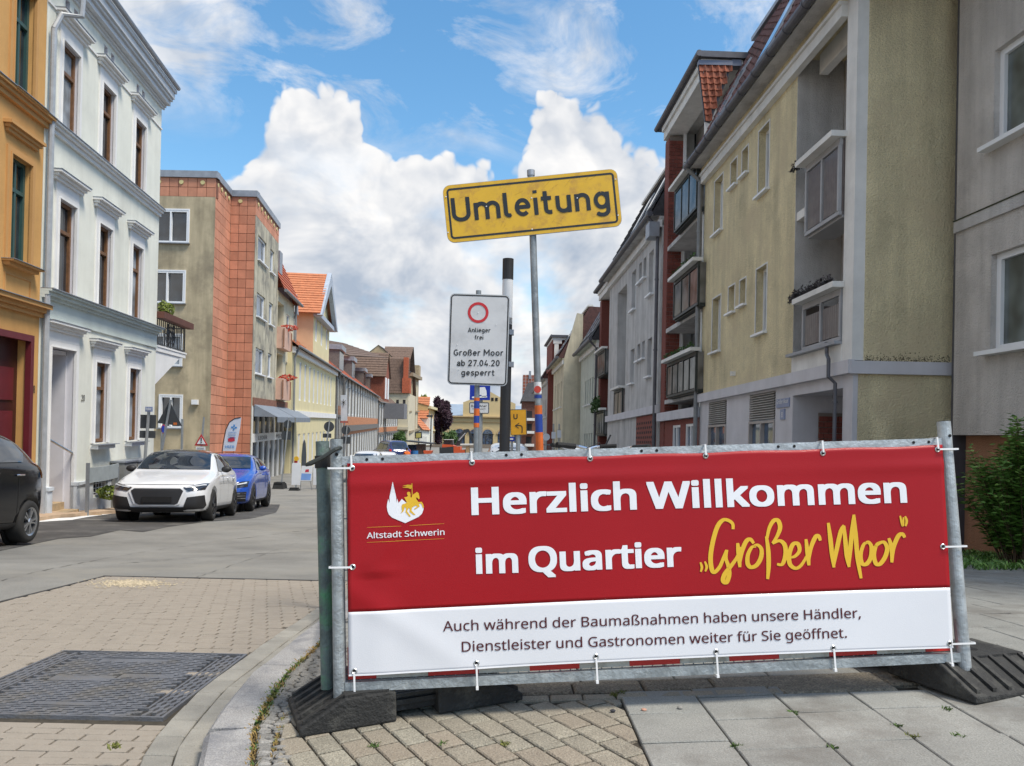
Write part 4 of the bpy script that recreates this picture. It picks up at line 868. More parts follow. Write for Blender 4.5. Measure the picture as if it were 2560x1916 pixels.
# --- generic row house
def rowhouse(name, label, fr, u0, u1, ze, depth, wm, rm, rh, rows, ncol, frame=M_pvc, glass=G_dark, zb=-5., nc=14, ww=.5, roofw=None, cat='house', margin=.3, bands=(), posts=None, rec=.12, gutter=True, mull=(2, 1), over=.35, mans=False):
    t = thing(name, label, cat, fr.P((u0 + u1) / 2, -depth / 2, -2)); P = fr.P; pitch = (u1 - u0 - 2 * margin) / ncol
    ops = [(u0 + margin + (i + .5 - ww / 2) * pitch, u0 + margin + (i + .5 + ww / 2) * pitch, a, b, rec) for i in range(ncol) for a, b in rows]
    mb = MB(); wall_open(mb, fr, u0, u1, zb, ze, ops); rz_ = ze + rh; hw = -depth / 2
    for u in (u0, u1): mb.add([P(u, 0, zb), P(u, -depth, zb), P(u, -depth, ze), P(u, hw if not mans else -1.2, rz_), P(u, hw if not mans else -1.2, rz_), P(u, 0, ze)], [(0, 1, 2, 3, 5)] if not mans else [(0, 1, 2, 5)])
    mb.quad(P(u0, -depth, zb), P(u1, -depth, zb), P(u1, -depth, ze), P(u0, -depth, ze)); mb.build('wall', wm, t)
    for o in ops: window(t, fr, *o[:4], -rec + .02, frame, glass, min(.08, (o[1] - o[0]) * .16), mull, .06)
    if rm:
        mb = MB()
        if mans: courses(mb, fr, u0 - .1, u1 + .1, over, ze, -1.0, ze + rh * .7, nc); courses(mb, fr, u0 - .1, u1 + .1, -1.0, ze + rh * .7, hw, rz_, 5); mb.quad(P(u0 - .1, over, ze), P(u0 - .1, -1, ze + rh * .7), P(u0 - .1, hw, rz_), P(u0 - .1, -depth, ze))
        else: courses(mb, fr, u0 - .15, u1 + .15, over, ze - .1, hw, rz_, nc)
        mb.quad(P(u0 - .15, hw, rz_), P(u1 + .15, hw, rz_), P(u1 + .15, -depth - .3, ze), P(u0 - .15, -depth - .3, ze)); mb.build('roof', rm, t)
    if gutter: mb = MB(); mb.tube([P(u0 - .1, over + .07, ze - .08), P(u1 + .1, over + .07, ze - .08)], .08, 6); mb.tube([P(u0 + .2, over, ze - .15), P(u0 + .2, .12, ze - .7), P(u0 + .2, .12, zb)], .07, 6); mb.build('gutter', M_pipe, t)
    for (a, b, w, m, nm) in bands: part(nm, m, t, fr, (u0, u1, 0.004, w, a, b))
    if posts:
        m, pw, rg = posts; mb = MB()
        for i in range(ncol + 1):
            for a, b in rg: q = u0 + margin + i * pitch; mb.box(fr, q - pw / 2, q + pw / 2, 0.006, .07, a, b)
        mb.build('timber_frame', m, t)
    return t
# yellow townhouse with gable dormer
D = Fr.vp((at(728, 1000, 43.7).x, 43.7), (1050, 1055), 1); uD = ux(D, 838, 1000); zD = (D.uz(760, 874)[1] + D.uz(842, 933)[1]) / 2
M_yel = mat('stucco_yellow', (.68, .60, .36), .9, .05, 2, streak=.08); M_beige = mat('stucco_beige', (.60, .42, .26), .9, .06, 2)
zb1 = D.uz(741, 1032)[1]
yh = rowhouse('yellow_townhouse', 'pale yellow townhouse with a big orange-tiled gable dormer and white windows', D, 0, uD, zD, 11, M_yel, M_otile, 4.6, [(zb1 + .75, zD - .75), (-2.6, zb1 - 1.3)], 9, zb=-5, ww=.46, bands=((zb1 - .25, zb1 + .12, .12, M_trim, 'string_course'), (zD - .45, zD - .1, .2, M_trim, 'cornice'), (-5, -2.9, .06, mat('plinth_grey', (.25, .25, .25), .9), 'plinth')), margin=2.2)
mb = MB(); ua = ux(D, 760, 1100); mb.prism([D.P(ua - .9 + .0, .01, -5), D.P(ua + .9, .01, -5), D.P(ua + .9, .01, -.6), D.P(ua + .55, .01, .15), D.P(ua, .01, .4), D.P(ua - .55, .01, .15), D.P(ua - .9, .01, -.6)], [D.P(ua - .9, .04, -5), D.P(ua + .9, .04, -5), D.P(ua + .9, .04, -.6), D.P(ua + .55, .04, .15), D.P(ua, .04, .4), D.P(ua - .55, .04, .15), D.P(ua - .9, .04, -.6)]); mb.build('arched_gate', mat('gate_dark', (.02, .03, .04), .6), yh)
# gable dormer block
ug0, ug1 = ux(D, 784, 800), ux(D, 823, 850); zg = D.uz(785, 773)[1]; za = D.uz(809, 687)[1]; um = (ug0 + ug1) / 2; P = D.P
mb = MB(); gops = [(ug0 + (ug1 - ug0) * (k + .5) / 3 - .55, ug0 + (ug1 - ug0) * (k + .5) / 3 + .55, zD + 1.2, zg - .5, .12) for k in range(3)]
wall_open(mb, D, ug0, ug1, zD - .05, zg, gops, w=.0); mb.poly([P(ug0, 0, zg), P(ug1, 0, zg), P(um, 0, za - .2)]); mb.build('dormer_front', M_yel, yh)
for q in (ug0, ug1): mb = MB(); mb.quad(P(q, 0, zD - .3), P(q, -7, zD - .3), P(q, -7, zg), P(q, 0, zg)); mb.build('dormer_cheek', M_beige, yh)
for o in gops: window(yh, D, *o[:4], -.1, M_pvc, G_dark, .12, (2, 1), .06)
class Sw:   # swapped frame: courses running along w
    def __init__(s, fr, um, sg): s.fr, s.um, s.sg = fr, um, sg
    def P(s, a, b, z): return s.fr.P(s.um + s.sg * b, a, z)
mb = MB()
for sg in (-1, 1): courses(mb, Sw(D, um, sg), -8, .5, (ug1 - ug0) / 2 + .5, zg - .35, 0, za, 17, .06)
mb.build('dormer_roof', M_otile, yh)
mb = MB()
for sg in (-1, 1):
    b = lambda q, z, w: P(um + sg * q, w, z); hw_ = (ug1 - ug0) / 2 + .55
    mb.hexa([b(hw_, zg - .45, .3), b(hw_ - .7, zg - .45, .3), b(hw_ - .7, zg - .45, .62), b(hw_, zg - .45, .62), b(.03, za + .12, .3), b(.03, za - .85, .3), b(.03, za - .85, .62), b(.03, za + .12, .62)])
mb.box(D, ug0 - .3, ug1 + .3, .01, .45, zg - .5, zg - .2); mb.build('verge_board', mat('verge_grey', (.38, .43, .5), .6), yh)
def dormer(parent, fr, u, w, z0, wd, ht, rm, wm=M_trim, rh=.7, glass=G_dark, flat_=False, depth=2.5, arch=0):
    P = fr.P; d = part('dormer', wm, parent, fr, (u - wd / 2, u + wd / 2, w - depth, w, z0, z0 + ht)); 
    mb = MB()
    if flat_: mb.box(fr, u - wd / 2 - .15, u + wd / 2 + .15, w - depth - 1, w + .25, z0 + ht, z0 + ht + rh)
    else: mb.add([P(u - wd / 2 - .2, w + .2, z0 + ht - .1), P(u + wd / 2 + .2, w + .2, z0 + ht - .1), P(u, w + .2, z0 + ht + rh), P(u - wd / 2 - .2, w - depth - 1, z0 + ht - .1), P(u + wd / 2 + .2, w - depth - 1, z0 + ht - .1), P(u, w - depth - 1, z0 + ht + rh)], [(0, 1, 2), (0, 2, 5, 3), (1, 4, 5, 2), (0, 3, 4, 1)])
    mb.build('dormer_roof', rm, d); p = MB(); n = max(1, round(wd / .8))
    for k in range(n): q = u - wd / 2 + wd * (k + .5) / n; p.box(fr, q - wd / n * .32, q + wd / n * .32, w + .002, w + .02, z0 + .25, z0 + ht - .2)
    p.build('dormer_window', glass, d); return d
for px_ in (742, 757): q = ux(D, px_, 840); dormer(yh, D, q, -.6, zD + .5, 1.3, 1.9, M_zinc, M_trim, 1.1)
dormer(yh, D, ux(D, 831, 860), -.6, zD + .5, 1.6, 1.9, M_zinc, M_trim, .9)
# half-timbered houses
M_timber = mat('timber_grey', (.14, .13, .12), .9, .25, 6); M_bricko = mat('brick_orange', (.45, .19, .09), .9, .35, 6, fine=.35, bscale=10); M_tgrey = mat('panel_light', (.52, .51, .47), .9, .12, 3)
u1_, u2_ = ux(D, 855, 1000), ux(D, 945, 1000); rows_t = [(2.3, 5.2), (-2.7, .2)]
rowhouse('half_timbered_house', 'narrow half-timbered house with brick infill and a hipped red roof beside the yellow townhouse', D, uD + .3, u1_, 5.9, 10, M_tgrey, M_redtile, 4.4, [(3.2, 5.2), (-.3, 1.8)], 4, zb=-5, nc=10, bands=((2.2, 3.0, .03, M_bricko, 'brick_band'), (-1.5, -.5, .031, M_bricko, 'brick_band'), (2.0, 2.19, .12, M_timber, 'beam'), (-1.7, -1.51, .12, M_timber, 'beam')), posts=(M_timber, .25, [(-5, 5.9)]), cat='house', margin=.1, mull=(2, 1))
ht = rowhouse('half_timbered_house', 'long half-timbered house with dark posts, orange brick bands and zinc-capped roof dormers', D, u1_ + 1.5, u2_, 5.9, 12, M_tgrey, M_redtile, 5.2, [(2.3, 5.2), (-4, .1)], 15, zb=-5, nc=12, bands=((1.2, 2.1, .03, M_bricko, 'brick_band'), (.55, 1.18, .25, M_timber, 'beam'), (.2, .53, .031, M_bricko, 'brick_band')), posts=(M_timber, .7, [(2.12, 5.9), (-5, .2)]), margin=.1, mull=(1, 1))
L_ = u2_ - u1_ - 1.5
for k, q in enumerate((.10, .34, .66, .88)): dormer(ht, D, u1_ + 1.5 + L_ * q, -.9, 6.7, 4.2 if k != 3 else 2.6, 2.2, M_zinc, M_timber, .5, flat_=True, depth=3)
pb = thing('wall_banner', 'tall pale banner with a dark spider-like drawing hanging on the half-timbered house', 'banner', D.P(u1_ + 1.2, 1, 1.3)); bx = [at(852, 988, 68.5), at(868, 988, 68.5), at(868, 1052, 68.5), at(852, 1052, 68.5)]
mb = MB(); mb.hexa([tuple(bx[3]), tuple(bx[2]), tuple(bx[2] + Vector((0, .05, 0))), tuple(bx[3] + Vector((0, .05, 0))), tuple(bx[0]), tuple(bx[1]), tuple(bx[1] + Vector((0, .05, 0))), tuple(bx[0] + Vector((0, .05, 0)))]); mb.build('cloth', mat('banner_pale', (.6, .62, .66), .8, .1, 2), pb)
mb = MB(); c = at(859, 1006, 68.45)
for k in range(7): a = k * .9; e = c + Vector((math.cos(a) * random.uniform(.15, .34), 0, math.sin(a) * random.uniform(.2, .5))); mb.hexa([tuple(c + Vector(q)) for q in ((-.03, 0, -.03), (.03, 0, -.03), (.03, .01, -.03), (-.03, .01, -.03))] + [tuple(e + Vector(q)) for q in ((-.01, 0, 0), (.01, 0, 0), (.01, .01, .01), (-.01, .01, .01))])
mb.build('drawing', M_num, pb); mb = MB(); e = at(851, 1056, 68.45); mb.hexa([tuple(e + Vector(q)) for q in ((0, 0, -.05), (.7, 0, -.05), (.7, .06, -.05), (0, .06, -.05), (0, 0, .1), (.7, 0, .1), (.7, .06, .1), (0, .06, .1))]); mb.build('foot_bar', mat('bar_red', (.4, .1, .08), .7), pb)
G1 = Fr.ends(946, 133, 994, 165, 1004, 1014, 1)
hg = rowhouse('half_timbered_house', 'half-timbered house with a brown tiled roof and brick gable dormer further down the street', G1, 0.3, G1.L, G1.z, 14, M_tgrey, M_btile, 5.6, [(G1.z - 4.2, G1.z - .8), (-4, .4)], 9, zb=-5, nc=12, bands=((1.0, 1.9, .03, M_bricko, 'brick_band'), (.6, .95, .2, M_timber, 'beam')), posts=(M_timber, .8, [(G1.z - 4.4, G1.z), (-5, .6)]), margin=.1, mull=(1, 1))
mb = MB(); mb.box(G1, 10, 17, -6, -.2, G1.z - .2, G1.z + 5.5); mb.prism([G1.P(10, -6, G1.z + 5.5), G1.P(17, -6, G1.z + 5.5), G1.P(13.5, -6, G1.z + 9.5)], [G1.P(10, -.2, G1.z + 5.5), G1.P(17, -.2, G1.z + 5.5), G1.P(13.5, -.2, G1.z + 9.5)]); mb.build('dormer', mat('brick_red', (.24, .075, .045), .9, .3, 5, fine=.3, bscale=12), hg)
mb = MB()
for sg in (-1, 1): courses(mb, Sw(G1, 13.5, sg), -9, .1, 4.1, G1.z + 4.9, 0, G1.z + 9.7, 10, .12)
mb.build('dormer_roof', M_btile, hg)
for q in (11.5, 15.2): part('dormer_window', M_pvc, hg, G1, (q - .9, q + .9, -.19, -.1, G1.z + .8, G1.z + 4.8))
mb = MB(); c = at(975, 1025, 140); mb.hexa([tuple(c + Vector(q)) for q in ((-2, 0, -1.6), (2.6, 0, -1.6), (2.6, 4, -1.6), (-2, 4, -1.6), (-2, 0, 1.2), (2.6, 0, 1.2), (2.6, 4, 1.2), (-2, 4, 1.2))]); mb.build('balcony', mat('balcony_grey', (.16, .16, .17), .8), hg)
# brown roof behind, dark ornate block, cream corner house
M_cream2 = mat('stucco_cream_far', (.58, .52, .38), .9, .06, .6)
H1 = Fr((at(950, 1000, 168).x, 168), (1, 0), 1); LH = at(1021, 1000, 168).x - H1.O.x; zH = at(1000, 984, 168).z
ch = rowhouse('corner_house', 'cream three storey corner house with a brown mansard roof edged in red tiles', H1, 0, LH, zH, 12, M_cream2, M_btile, 11, [(zH - 5.4, zH - 1.4), (zH - 12.5, zH - 8.4)], 4, zb=-6, nc=12, frame=mat('frame_dark', (.05, .05, .05), .6), mans=True, margin=.2, ww=.42, gutter=False)
part('cornice', M_cream2, ch, H1, (0, LH + .2, 0, .7, zH - 8.0, zH - 7.4)); part('hip_tiles', M_redtile, ch, H1, (LH - 1.4, LH + .3, -2, .5, zH + .1, zH + 3.4), (LH - 1.2, LH - .2, -2, .3, zH + 3.41, zH + 8))
I1 = Fr.ends(1022, 170, 1046, 196, 985, 990, 1); zI = at(1030, 940, 180).z
ib = rowhouse('ornate_stone_house', 'tall ornate brown stone house with columns and a turreted attic', I1, 0, I1.L, zI, 14, mat('stone_brown', (.40, .31, .19), .9, .25, 2), M_slate, 6, [(2, 5.2), (6.4, 9.4), (-3.5, .5)], 3, zb=-6, bands=((zI - .8, zI, .9, mat('stone_brown2', (.30, .24, .16), .9), 'cornice'), (1.0, 1.5, .6, mat('stone_brown2', (.30, .24, .16)), 'cornice'), (5.6, 6.0, .4, mat('stone_brown2', (.30, .24, .16)), 'cornice')), gutter=False, mull=(1, 1))
mb = MB(); mb.box(I1, I1.L - 5, I1.L + .5, -5, .4, zI, at(1035, 912, 182).z); mb.build('turret', mat('stone_brown'  , (.40, .31, .19)), ib)
S1 = Fr((at(892, 900, 176).x, 176), (1, 0), 1); LS = at(1024, 900, 176).x - S1.O.x; zS = at(960, 910, 176).z
sb = thing('slate_roof_block', 'dark slate and brown roofs with chimneys behind the half-timbered houses', 'building', (S1.O.x + 5, 182, -3))
mb = MB(); mb.box(S1, 0, LS, -16, -1, -6, zS - 3); mb.build('wall', M_cream2, sb)
mb = MB(); zr = at(945, 905, 176).z
mb.add([S1.P(-.5, 0, zS - 3), S1.P(LS * .62, 0, zS - 4.5), S1.P(LS * .50, -8, zr - .4), S1.P(.0 + LS * .02, -8, zr + 2.2)], [(0, 1, 2, 3)]); mb.build('roof', M_btile, sb)
mb = MB(); mb.hexa([S1.P(LS * .42, -4, zS - 5), S1.P(LS, -4, zS - 5), S1.P(LS, -14, zS - 5), S1.P(LS * .42, -14, zS - 5), S1.P(LS * .48, -6, at(958, 885, 182).z), S1.P(LS * .97, -5.5, at(1015, 905, 182).z), S1.P(LS * .97, -12, at(1015, 905, 182).z), S1.P(LS * .48, -12, at(958, 885, 182).z)]); mb.build('slate_roof', M_slate, sb)
for px_, w_ in ((940, 1.2), (958, .7)): q = at(px_, 880, 180); part('chimney', mat('brick_red', (.24, .075, .045)), sb, Wd, (q.x - w_, q.x + w_, 181, 183, q.z - 3, q.z + .3))
mb = MB(); P = D.P
rf = Fr.ends(872, 90, 965, 140, 905, 905, 1); courses(mb, rf, 0, rf.L, 0, at(915, 925, 110).z, -8, at(915, 885, 112).z, 8, .1); mb.build('rear_roof', M_btile, sb)
J1 = Fr((at(1040, 1000, 205).x, 205), (1, 0), 1); LJ = at(1066, 1000, 205).x - J1.O.x; zJ = at(1050, 1045, 205).z
jh = thing('small_gabled_house', 'small white house with a bright orange tiled roof between the stone house and yellow house', 'house', (J1.O.x + 1.5, 208, -3))
mb = MB(); mb.box(J1, 0, LJ + 1, -9, 0, -6, zJ); mb.build('wall', M_white, jh); mb = MB(); courses(mb, J1, -.2, LJ + .6, .4, zJ - .1, -4, at(1050, 992, 208).z, 9, .15); mb.build('roof', M_otile, jh)
J2 = Fr.ends(1052, 196, 1072, 205, 1075, 1077, 1); mb = MB(); mb.box(J2, 0, J2.L, -5, 0, -6, J2.z); mb.build('front_wing', M_white, jh); mb = MB(); courses(mb, J2, -.2, J2.L, .5, J2.z, -3, J2.z + 3.8, 6, .15); mb.build('front_roof', M_otile, jh)
for k in range(3): part('window', M_tgrey, jh, J2, (.8 + k * 2.2, 2.0 + k * 2.2, .002, .05, J2.z - 5, J2.z - 1.6))
K1 = Fr.ends(1070, 206, 1100, 232, 1014, 1024, 1); rowhouse('ochre_corner_house', 'warm yellow house with a flat cornice at the far end of the left row', K1, 0, K1.L, K1.z, 12, mat('stucco_warm', (.62, .43, .19), .9, .06, 1), M_zinc, 1.5, [(K1.z - 5.4, K1.z - 2), (K1.z - 11, K1.z - 7.4)], 5, zb=-6, bands=((K1.z - .8, K1.z - .1, .8, M_yel, 'cornice'), (K1.z - 6.8, K1.z - 6.3, .3, M_yel, 'string_course')), gutter=False, nc=3)
mb = MB(); mb.box(K1, -.3, 0, -12, 0, -6, K1.z); mb.build('side_wall', mat('stucco_warm', (.62, .43, .19)), None) if False else None
# hall at the end of the street
M_hall = mat('stucco_hall', (.60, .47, .25), .9, .06, .4); M_hallr = mat('roof_bluegrey', (.27, .33, .40), .6, .1, .3)
HY = 245.; Hf = Fr((at(1085, 1050, HY).x, HY), (1, 0), 1); hx = lambda x: at(x, 1050, HY).x - Hf.O.x; hz = lambda y: at(1200, y, HY).z
hall = thing('yellow_hall', 'yellow hall with arched windows, stepped gable and blue-grey roof closing the street', 'hall', (Hf.O.x + 15, HY + 6, -3))
aw = [(hx(x) - 1.7, hx(x) + 1.7, hz(1128), hz(1085)) for x in (1150, 1187, 1220, 1258, 1300)]
mb = MB(); wall_open(mb, Hf, 0, hx(1360), -8, hz(1044), [(*o, .5) for o in aw]); zc_, ap = hz(1025), hz(1003)
mb.poly([Hf.P(hx(1157), 0, hz(1044)), Hf.P(hx(1288), 0, hz(1044)), Hf.P(hx(1288), 0, hz(1008)), Hf.P(hx(1268), 0, hz(1000)), Hf.P(hx(1248), 0, hz(992)), Hf.P(hx(1222), 0, hz(978)), Hf.P(hx(1195), 0, hz(992)), Hf.P(hx(1157), 0, hz(1007))])
mb.build('wall', M_hall, hall)
for o in aw:
    m = (o[0] + o[1]) / 2; mb = MB(); R1 = 2.1
    mb.prism([Hf.P(m + R1 * math.cos(t * math.pi / 8), .02, o[3] + R1 * .9 * math.sin(t * math.pi / 8)) for t in range(9)], [Hf.P(m + R1 * math.cos(t * math.pi / 8), .25, o[3] + R1 * .9 * math.sin(t * math.pi / 8)) for t in range(9)]); mb.build('arch_moulding', mat('hall_trim', (.52, .38, .2), .9), hall)
    mb = MB(); mb.prism([Hf.P(m + 1.6 * math.cos(t * math.pi / 8), .252, o[3] + 1.45 * math.sin(t * math.pi / 8)) for t in range(9)], [Hf.P(m + 1.6 * math.cos(t * math.pi / 8), .3, o[3] + 1.45 * math.sin(t * math.pi / 8)) for t in range(9)]); mb.build('arch_pane', G_blue, hall)
    window(hall, Hf, *o, -.4, mat('frame_dark', (.05, .05, .05)), G_blue, .15, (3, 1), .1)
part('cornice', mat('hall_trim', (.52, .38, .2)), hall, Hf, (0, hx(1360), .004, .9, hz(1044), hz(1041))); part('frieze', mat('hall_trim', (.52, .38, .2)), hall, Hf, (0, hx(1360), .004, .3, hz(1056), hz(1054)))
for x in (1230, 1240): part('gable_window', M_dark, hall, Hf, (hx(x) - .4, hx(x) + .4, .004, .1, hz(1002), hz(994)))
mb = MB(); mb.hexa([Hf.P(hx(1090), -14, hz(1038)), Hf.P(hx(1360), -14, hz(1038)), Hf.P(hx(1360), -1, hz(1040)), Hf.P(hx(1090), -1, hz(1040)), Hf.P(hx(1092), -14, hz(1008)), Hf.P(hx(1340), -14, hz(1010)), Hf.P(hx(1340), -12, hz(1010)), Hf.P(hx(1092), -12, hz(1008))]); mb.build('roof', M_hallr, hall)
# ================================================================== right side of the street
M_ryel = mat('render_yellow', (.76, .66, .42), .95, .10, 1.6, 1., 38, streak=.3, dirt=(.64, .54, .35), dscale=1.1, fine=.2)
M_rgrey = mat('render_grey', (.58, .57, .56), .95, .1, 2, .8, 45, streak=.3)
M_rlil = mat('render_lilac', (.60, .59, .62), .92, .06, 2, .3, 90, streak=.1)
M_rgreen = mat('render_green', (.52, .55, .49), .95, .1, 1.5, .4, 50, streak=.2)
M_rcream = mat('render_cream', (.66, .60, .45), .95, .1, 1.2, .4, 50, streak=.3)
M_rwhite = mat('paint_offwhite', (.75, .74, .71), .85, .07, 3, .2, 60, streak=.15)
M_gut2 = mat('gutter_dark', (.10, .10, .115), .5, .2, 5, metal=.3)
M_rb = mat('brick_dark_red', (.19, .052, .038), .85, .2, 20, .3, 90, rnd=.22); M_mort = mat('mortar', (.22, .19, .17), .95)
M_rt = mat('roof_tile_maroon', (.105, .048, .045), .75, .3, 9, .2, 60, rnd=.18, dirt=(.05, .03, .03), dscale=4); M_rt2 = mat('roof_tile_red', (.33, .10, .055), .8, .3, 9, .2, 60, rnd=.25, dirt=(.12, .06, .045), dscale=5)
M_dgreen = mat('balcony_frame_dark', (.02, .028, .026), .5, .1); M_bglass = glassmat('balcony_glass', (.10, .10, .10), .12); M_ribbed = mat('ribbed_panel', (.14, .115, .11), .35, .15, 8, coat=.5)
M_plant = mat('plant_purple_green', (.07, .06, .06), .8, .5, 14)
R = Fr.vp((4.9, 14.6), (1205, 1112), -1)
u0R = ux(R, 2133, 900) ; uR = ux(R, 1752, 1007); zeR = (uy(R, 1743, 383, .4) + uy(R, 2050, 0, .4)) / 2; zb0_, zb1_ = uy(R, 1752, 1007), uy(R, 1752, 1007) + .2
def ray_plane(x, y, a, b, c):
    a, b, c = Vector(a), Vector(b), Vector(c); n = (b - a).cross(c - a); d = ray(x, y); return EYE + d * ((a - EYE).dot(n) / d.dot(n))
def rib_panel(mb, fr, a, b, w, z0, z1, n=8):
    for k in range(n): q = a + (b - a) * k / n; e = (b - a) / n; P = fr.P; mb.add([P(q, w, z0), P(q + e * .5, w + .012, z0), P(q + e, w, z0), P(q, w, z1), P(q + e * .5, w + .012, z1), P(q + e, w, z1)], [(0, 1, 4, 3), (1, 2, 5, 4)])
def balcony(parent, fr, a, b, w, zr, zbot, fm, pm, npan=2, rail=M_rwhite, hang=True, d=.5):
    t = part('balcony', fm, parent, fr, (a, b, w - .05, w, zr - .10, zr - .0), (a, b, w - .05, w, zbot, zbot + .06), *[(q - .025, q + .025, w - .045, w + .006, zbot + .062, zr - .102) for q in [a + .03 + (b - a - .06) * k / npan for k in range(npan + 1)]])
    part('balcony_rail', rail, t, fr, (a - .06, b + .06, w - .10, w + .16, zr + .002, zr + .09)); part('balcony_slab', rail if not hang else fm, t, fr, (a, b, w - d, w - .06, zbot - .04, zbot + .05))
    for k in range(npan):
        q0, q1 = a + .03 + (b - a - .06) * k / npan + .05, a + .03 + (b - a - .06) * (k + 1) / npan - .05; mb = MB(); rib_panel(mb, fr, q0, q1, w - .02, zbot + .08, zr - .22 if hang is None else zr - .13); mb.build('balcony_panel', pm, t)
    [part('balcony_side', pm, t, fr, (q, q + .03, w - d, w - .051, zbot, zr - .02)) for q in (a, b - .03)]; return t
M_spring = mat('conduit', (.25, .25, .25), .5)
def bricks(fr, parent, u0, u1, w, z0, z1, bl=.24, bh=.083, th=.03, ax='u'):
    """courses of single bricks on a wall face; returns how many"""
    n = 0; z = z0; r = 0
    while z + bh <= z1 + 1e-6:
        q = u0 - (bl / 2 if r % 2 else 0)
        while q < u1 - .01:
            a, b = max(q + .006, u0), min(q + bl - .006, u1)
            if b - a > .03: mb = MB(); mb.box(fr, a, b, w, w + th + random.uniform(-.003, .003), z + .006, z + bh - .006); mb.build('brick', M_rb, parent, origin=fr.P(a, w, z)); n += 1
            q += bl
        z += bh; r += 1
    return n
# --- near yellow block
yb = thing('yellow_block', 'yellow-beige rendered prefab block with corner loggia, louvred ground floor windows and maroon tiled roof', 'apartment block', R.P(1, -4, -1))
pxw = lambda l: [(R.uz(a, b), R.uz(c, d)) for a, b, c, d in l]
upx = pxw([(1788.6, 455, 1806, 571.5), (1829, 409, 1843, 457), (1856.7, 379, 1871, 427.7), (1899, 330.5, 1923, 468.5)]); lpx = pxw([(1781, 750.5, 1800, 875), (1821, 721, 1836, 777.7), (1849.7, 704, 1864, 759), (1890.5, 676.6, 1914, 828)])
rw = []
for k in range(4):
    ua_ = (upx[k][0][0] + lpx[k][0][0]) / 2; ub_ = (upx[k][1][0] + lpx[k][1][0]) / 2
    for L in (upx, lpx): rw.append((min(ua_, ub_), max(ua_, ub_), L[k][1][1], L[k][0][1], .2))
WU = [(o[0], o[1]) for o in rw[::2]]; WZ = [(o[2], o[3]) for o in rw]
lo_b, lo_t = zb1_ + .02, uy(R, 1991, 155.5); lu1 = ux(R, 1991, 400); pw = .32
mb = MB(); wall_open(mb, R, u0R + pw, uR, zb1_, zeR - .42, rw + [(u0R + pw, lu1, lo_b, lo_t, .85)], w=0)
mb.quad(R.P(u0R + pw, -.84, lo_b), R.P(lu1, -.84, lo_b), R.P(lu1, -.84, lo_t), R.P(u0R + pw, -.84, lo_t), 1)
mb.build('wall', [M_ryel, M_rgrey], yb)
part('loggia_wall', M_rgrey, yb, R, (lu1 - .012, lu1 - .002, -.83, .003, lo_b, lo_t)); part('loggia_floor', M_rwhite, yb, R, (u0R + pw, lu1 - .013, -.83, -.02, (lo_b + lo_t) / 2 - .1, (lo_b + lo_t) / 2 + .05)); part('loggia_beam', M_rwhite, yb, R, (u0R + pw, lu1 - .2, -.45, -.3, lo_t - .35, lo_t - .002))
part('corner_pilaster', M_rwhite, yb, R, (u0R, u0R + pw, -.36, .02, zb1_, zeR + 1.2))
for o in rw:
    big = o[1] - o[0] > .4
    window(yb, R, o[0], o[1], o[2], o[3], -.18, M_pvc, G_cur, .06, (1, 1), .04)
    part('window_edge', M_rwhite, yb, R, (o[0] - .03, o[0], -.01, .012, o[2], o[3] + .03), (o[1], o[1] + .03, -.01, .012, o[2], o[3] + .03), (o[0], o[1], -.01, .012, o[3], o[3] + .03)); part('sill', M_pvc, yb, R, (o[0] - .06, o[1] + .06, .0, .09, o[2] - .045, o[2] - .002))
part('fascia', M_rwhite, yb, R, (u0R + pw, uR + .1, .0, .12, zeR - .42, zeR - .24), (u0R + pw, uR + .1, .0, .16, zeR - .238, zeR - .18)); part('eave_wall', M_ryel, yb, R, (u0R + pw, uR + .1, -.2, .10, zeR - .178, zeR - .02)); part('soffit', M_rgrey, yb, R, (u0R + pw, uR, -.3, .38, zeR - .018, zeR + .02))
def gutter(parent, fr, a, b, w, z, r=.085, joints=True):
    mb = MB(); mb.tube([fr.P(a, w, z), fr.P(b, w, z)], r, 12); mb.build('gutter', M_gut2, parent, smooth=False)
    if joints:
        mb = MB(); q = a + .3
        while q < b: mb.tube([fr.P(q, w, z), fr.P(q + .035, w, z)], r + .012, 12); q += .75
        mb.build('gutter_joint', M_gut2, parent)
gutter(yb, R, u0R - 4, uR + .1, .46, zeR + .04)
def downpipe(parent, fr, u, w, z0, z1, m=M_pipe, elbow=.35): 
    mb = MB(); mb.tube([fr.P(u, w, z0), fr.P(u, w, z1 - .35), fr.P(u, w + elbow, z1)], .055, 8); 
    for zz_ in np.arange(z0 + .5, z1 - .5, 2.2): mb.tube([fr.P(u, w, zz_), fr.P(u, w, zz_ + .05)], .068, 8)
    mb.build('downpipe', m, parent)
downpipe(yb, R, uR + .02, .12, -3, zeR)
# front (camera side) wall
RF = Fr((R.P(u0R, 0, 0)[0], R.P(u0R, 0, 0)[1] - .002), (1, 0), 1); LF = at(2386, 600, RF.O.y).x - RF.O.x; zc0 = at(2250, 934, RF.O.y).z; zc1 = zc0 + .15; cs = at(2166, 500, RF.O.y).x - RF.O.x
mb = MB(); mb.box(RF, cs, LF, -.3, 0.0, zc1, zeR + 1.2); mb.box(RF, cs * .5, LF, -.3, 0.0, -2.5, zc0); mb.build('front_wall', M_ryel, yb)
part('side_core', M_rgrey, yb, RF, (LF - .15, LF + .1, -1.6, -.302, -2.5, zeR + 1.2)); part('front_band', M_rlil, yb, RF, (-.06, LF, -.1, .07, zc0 - .02, zc1 + .02)); part('front_corner', M_rlil, yb, RF, (-.0, cs * .5 - .002, -.3, .0, -2.5, zc0 - .022))
mb = MB(); rm_ = random.Random(9)
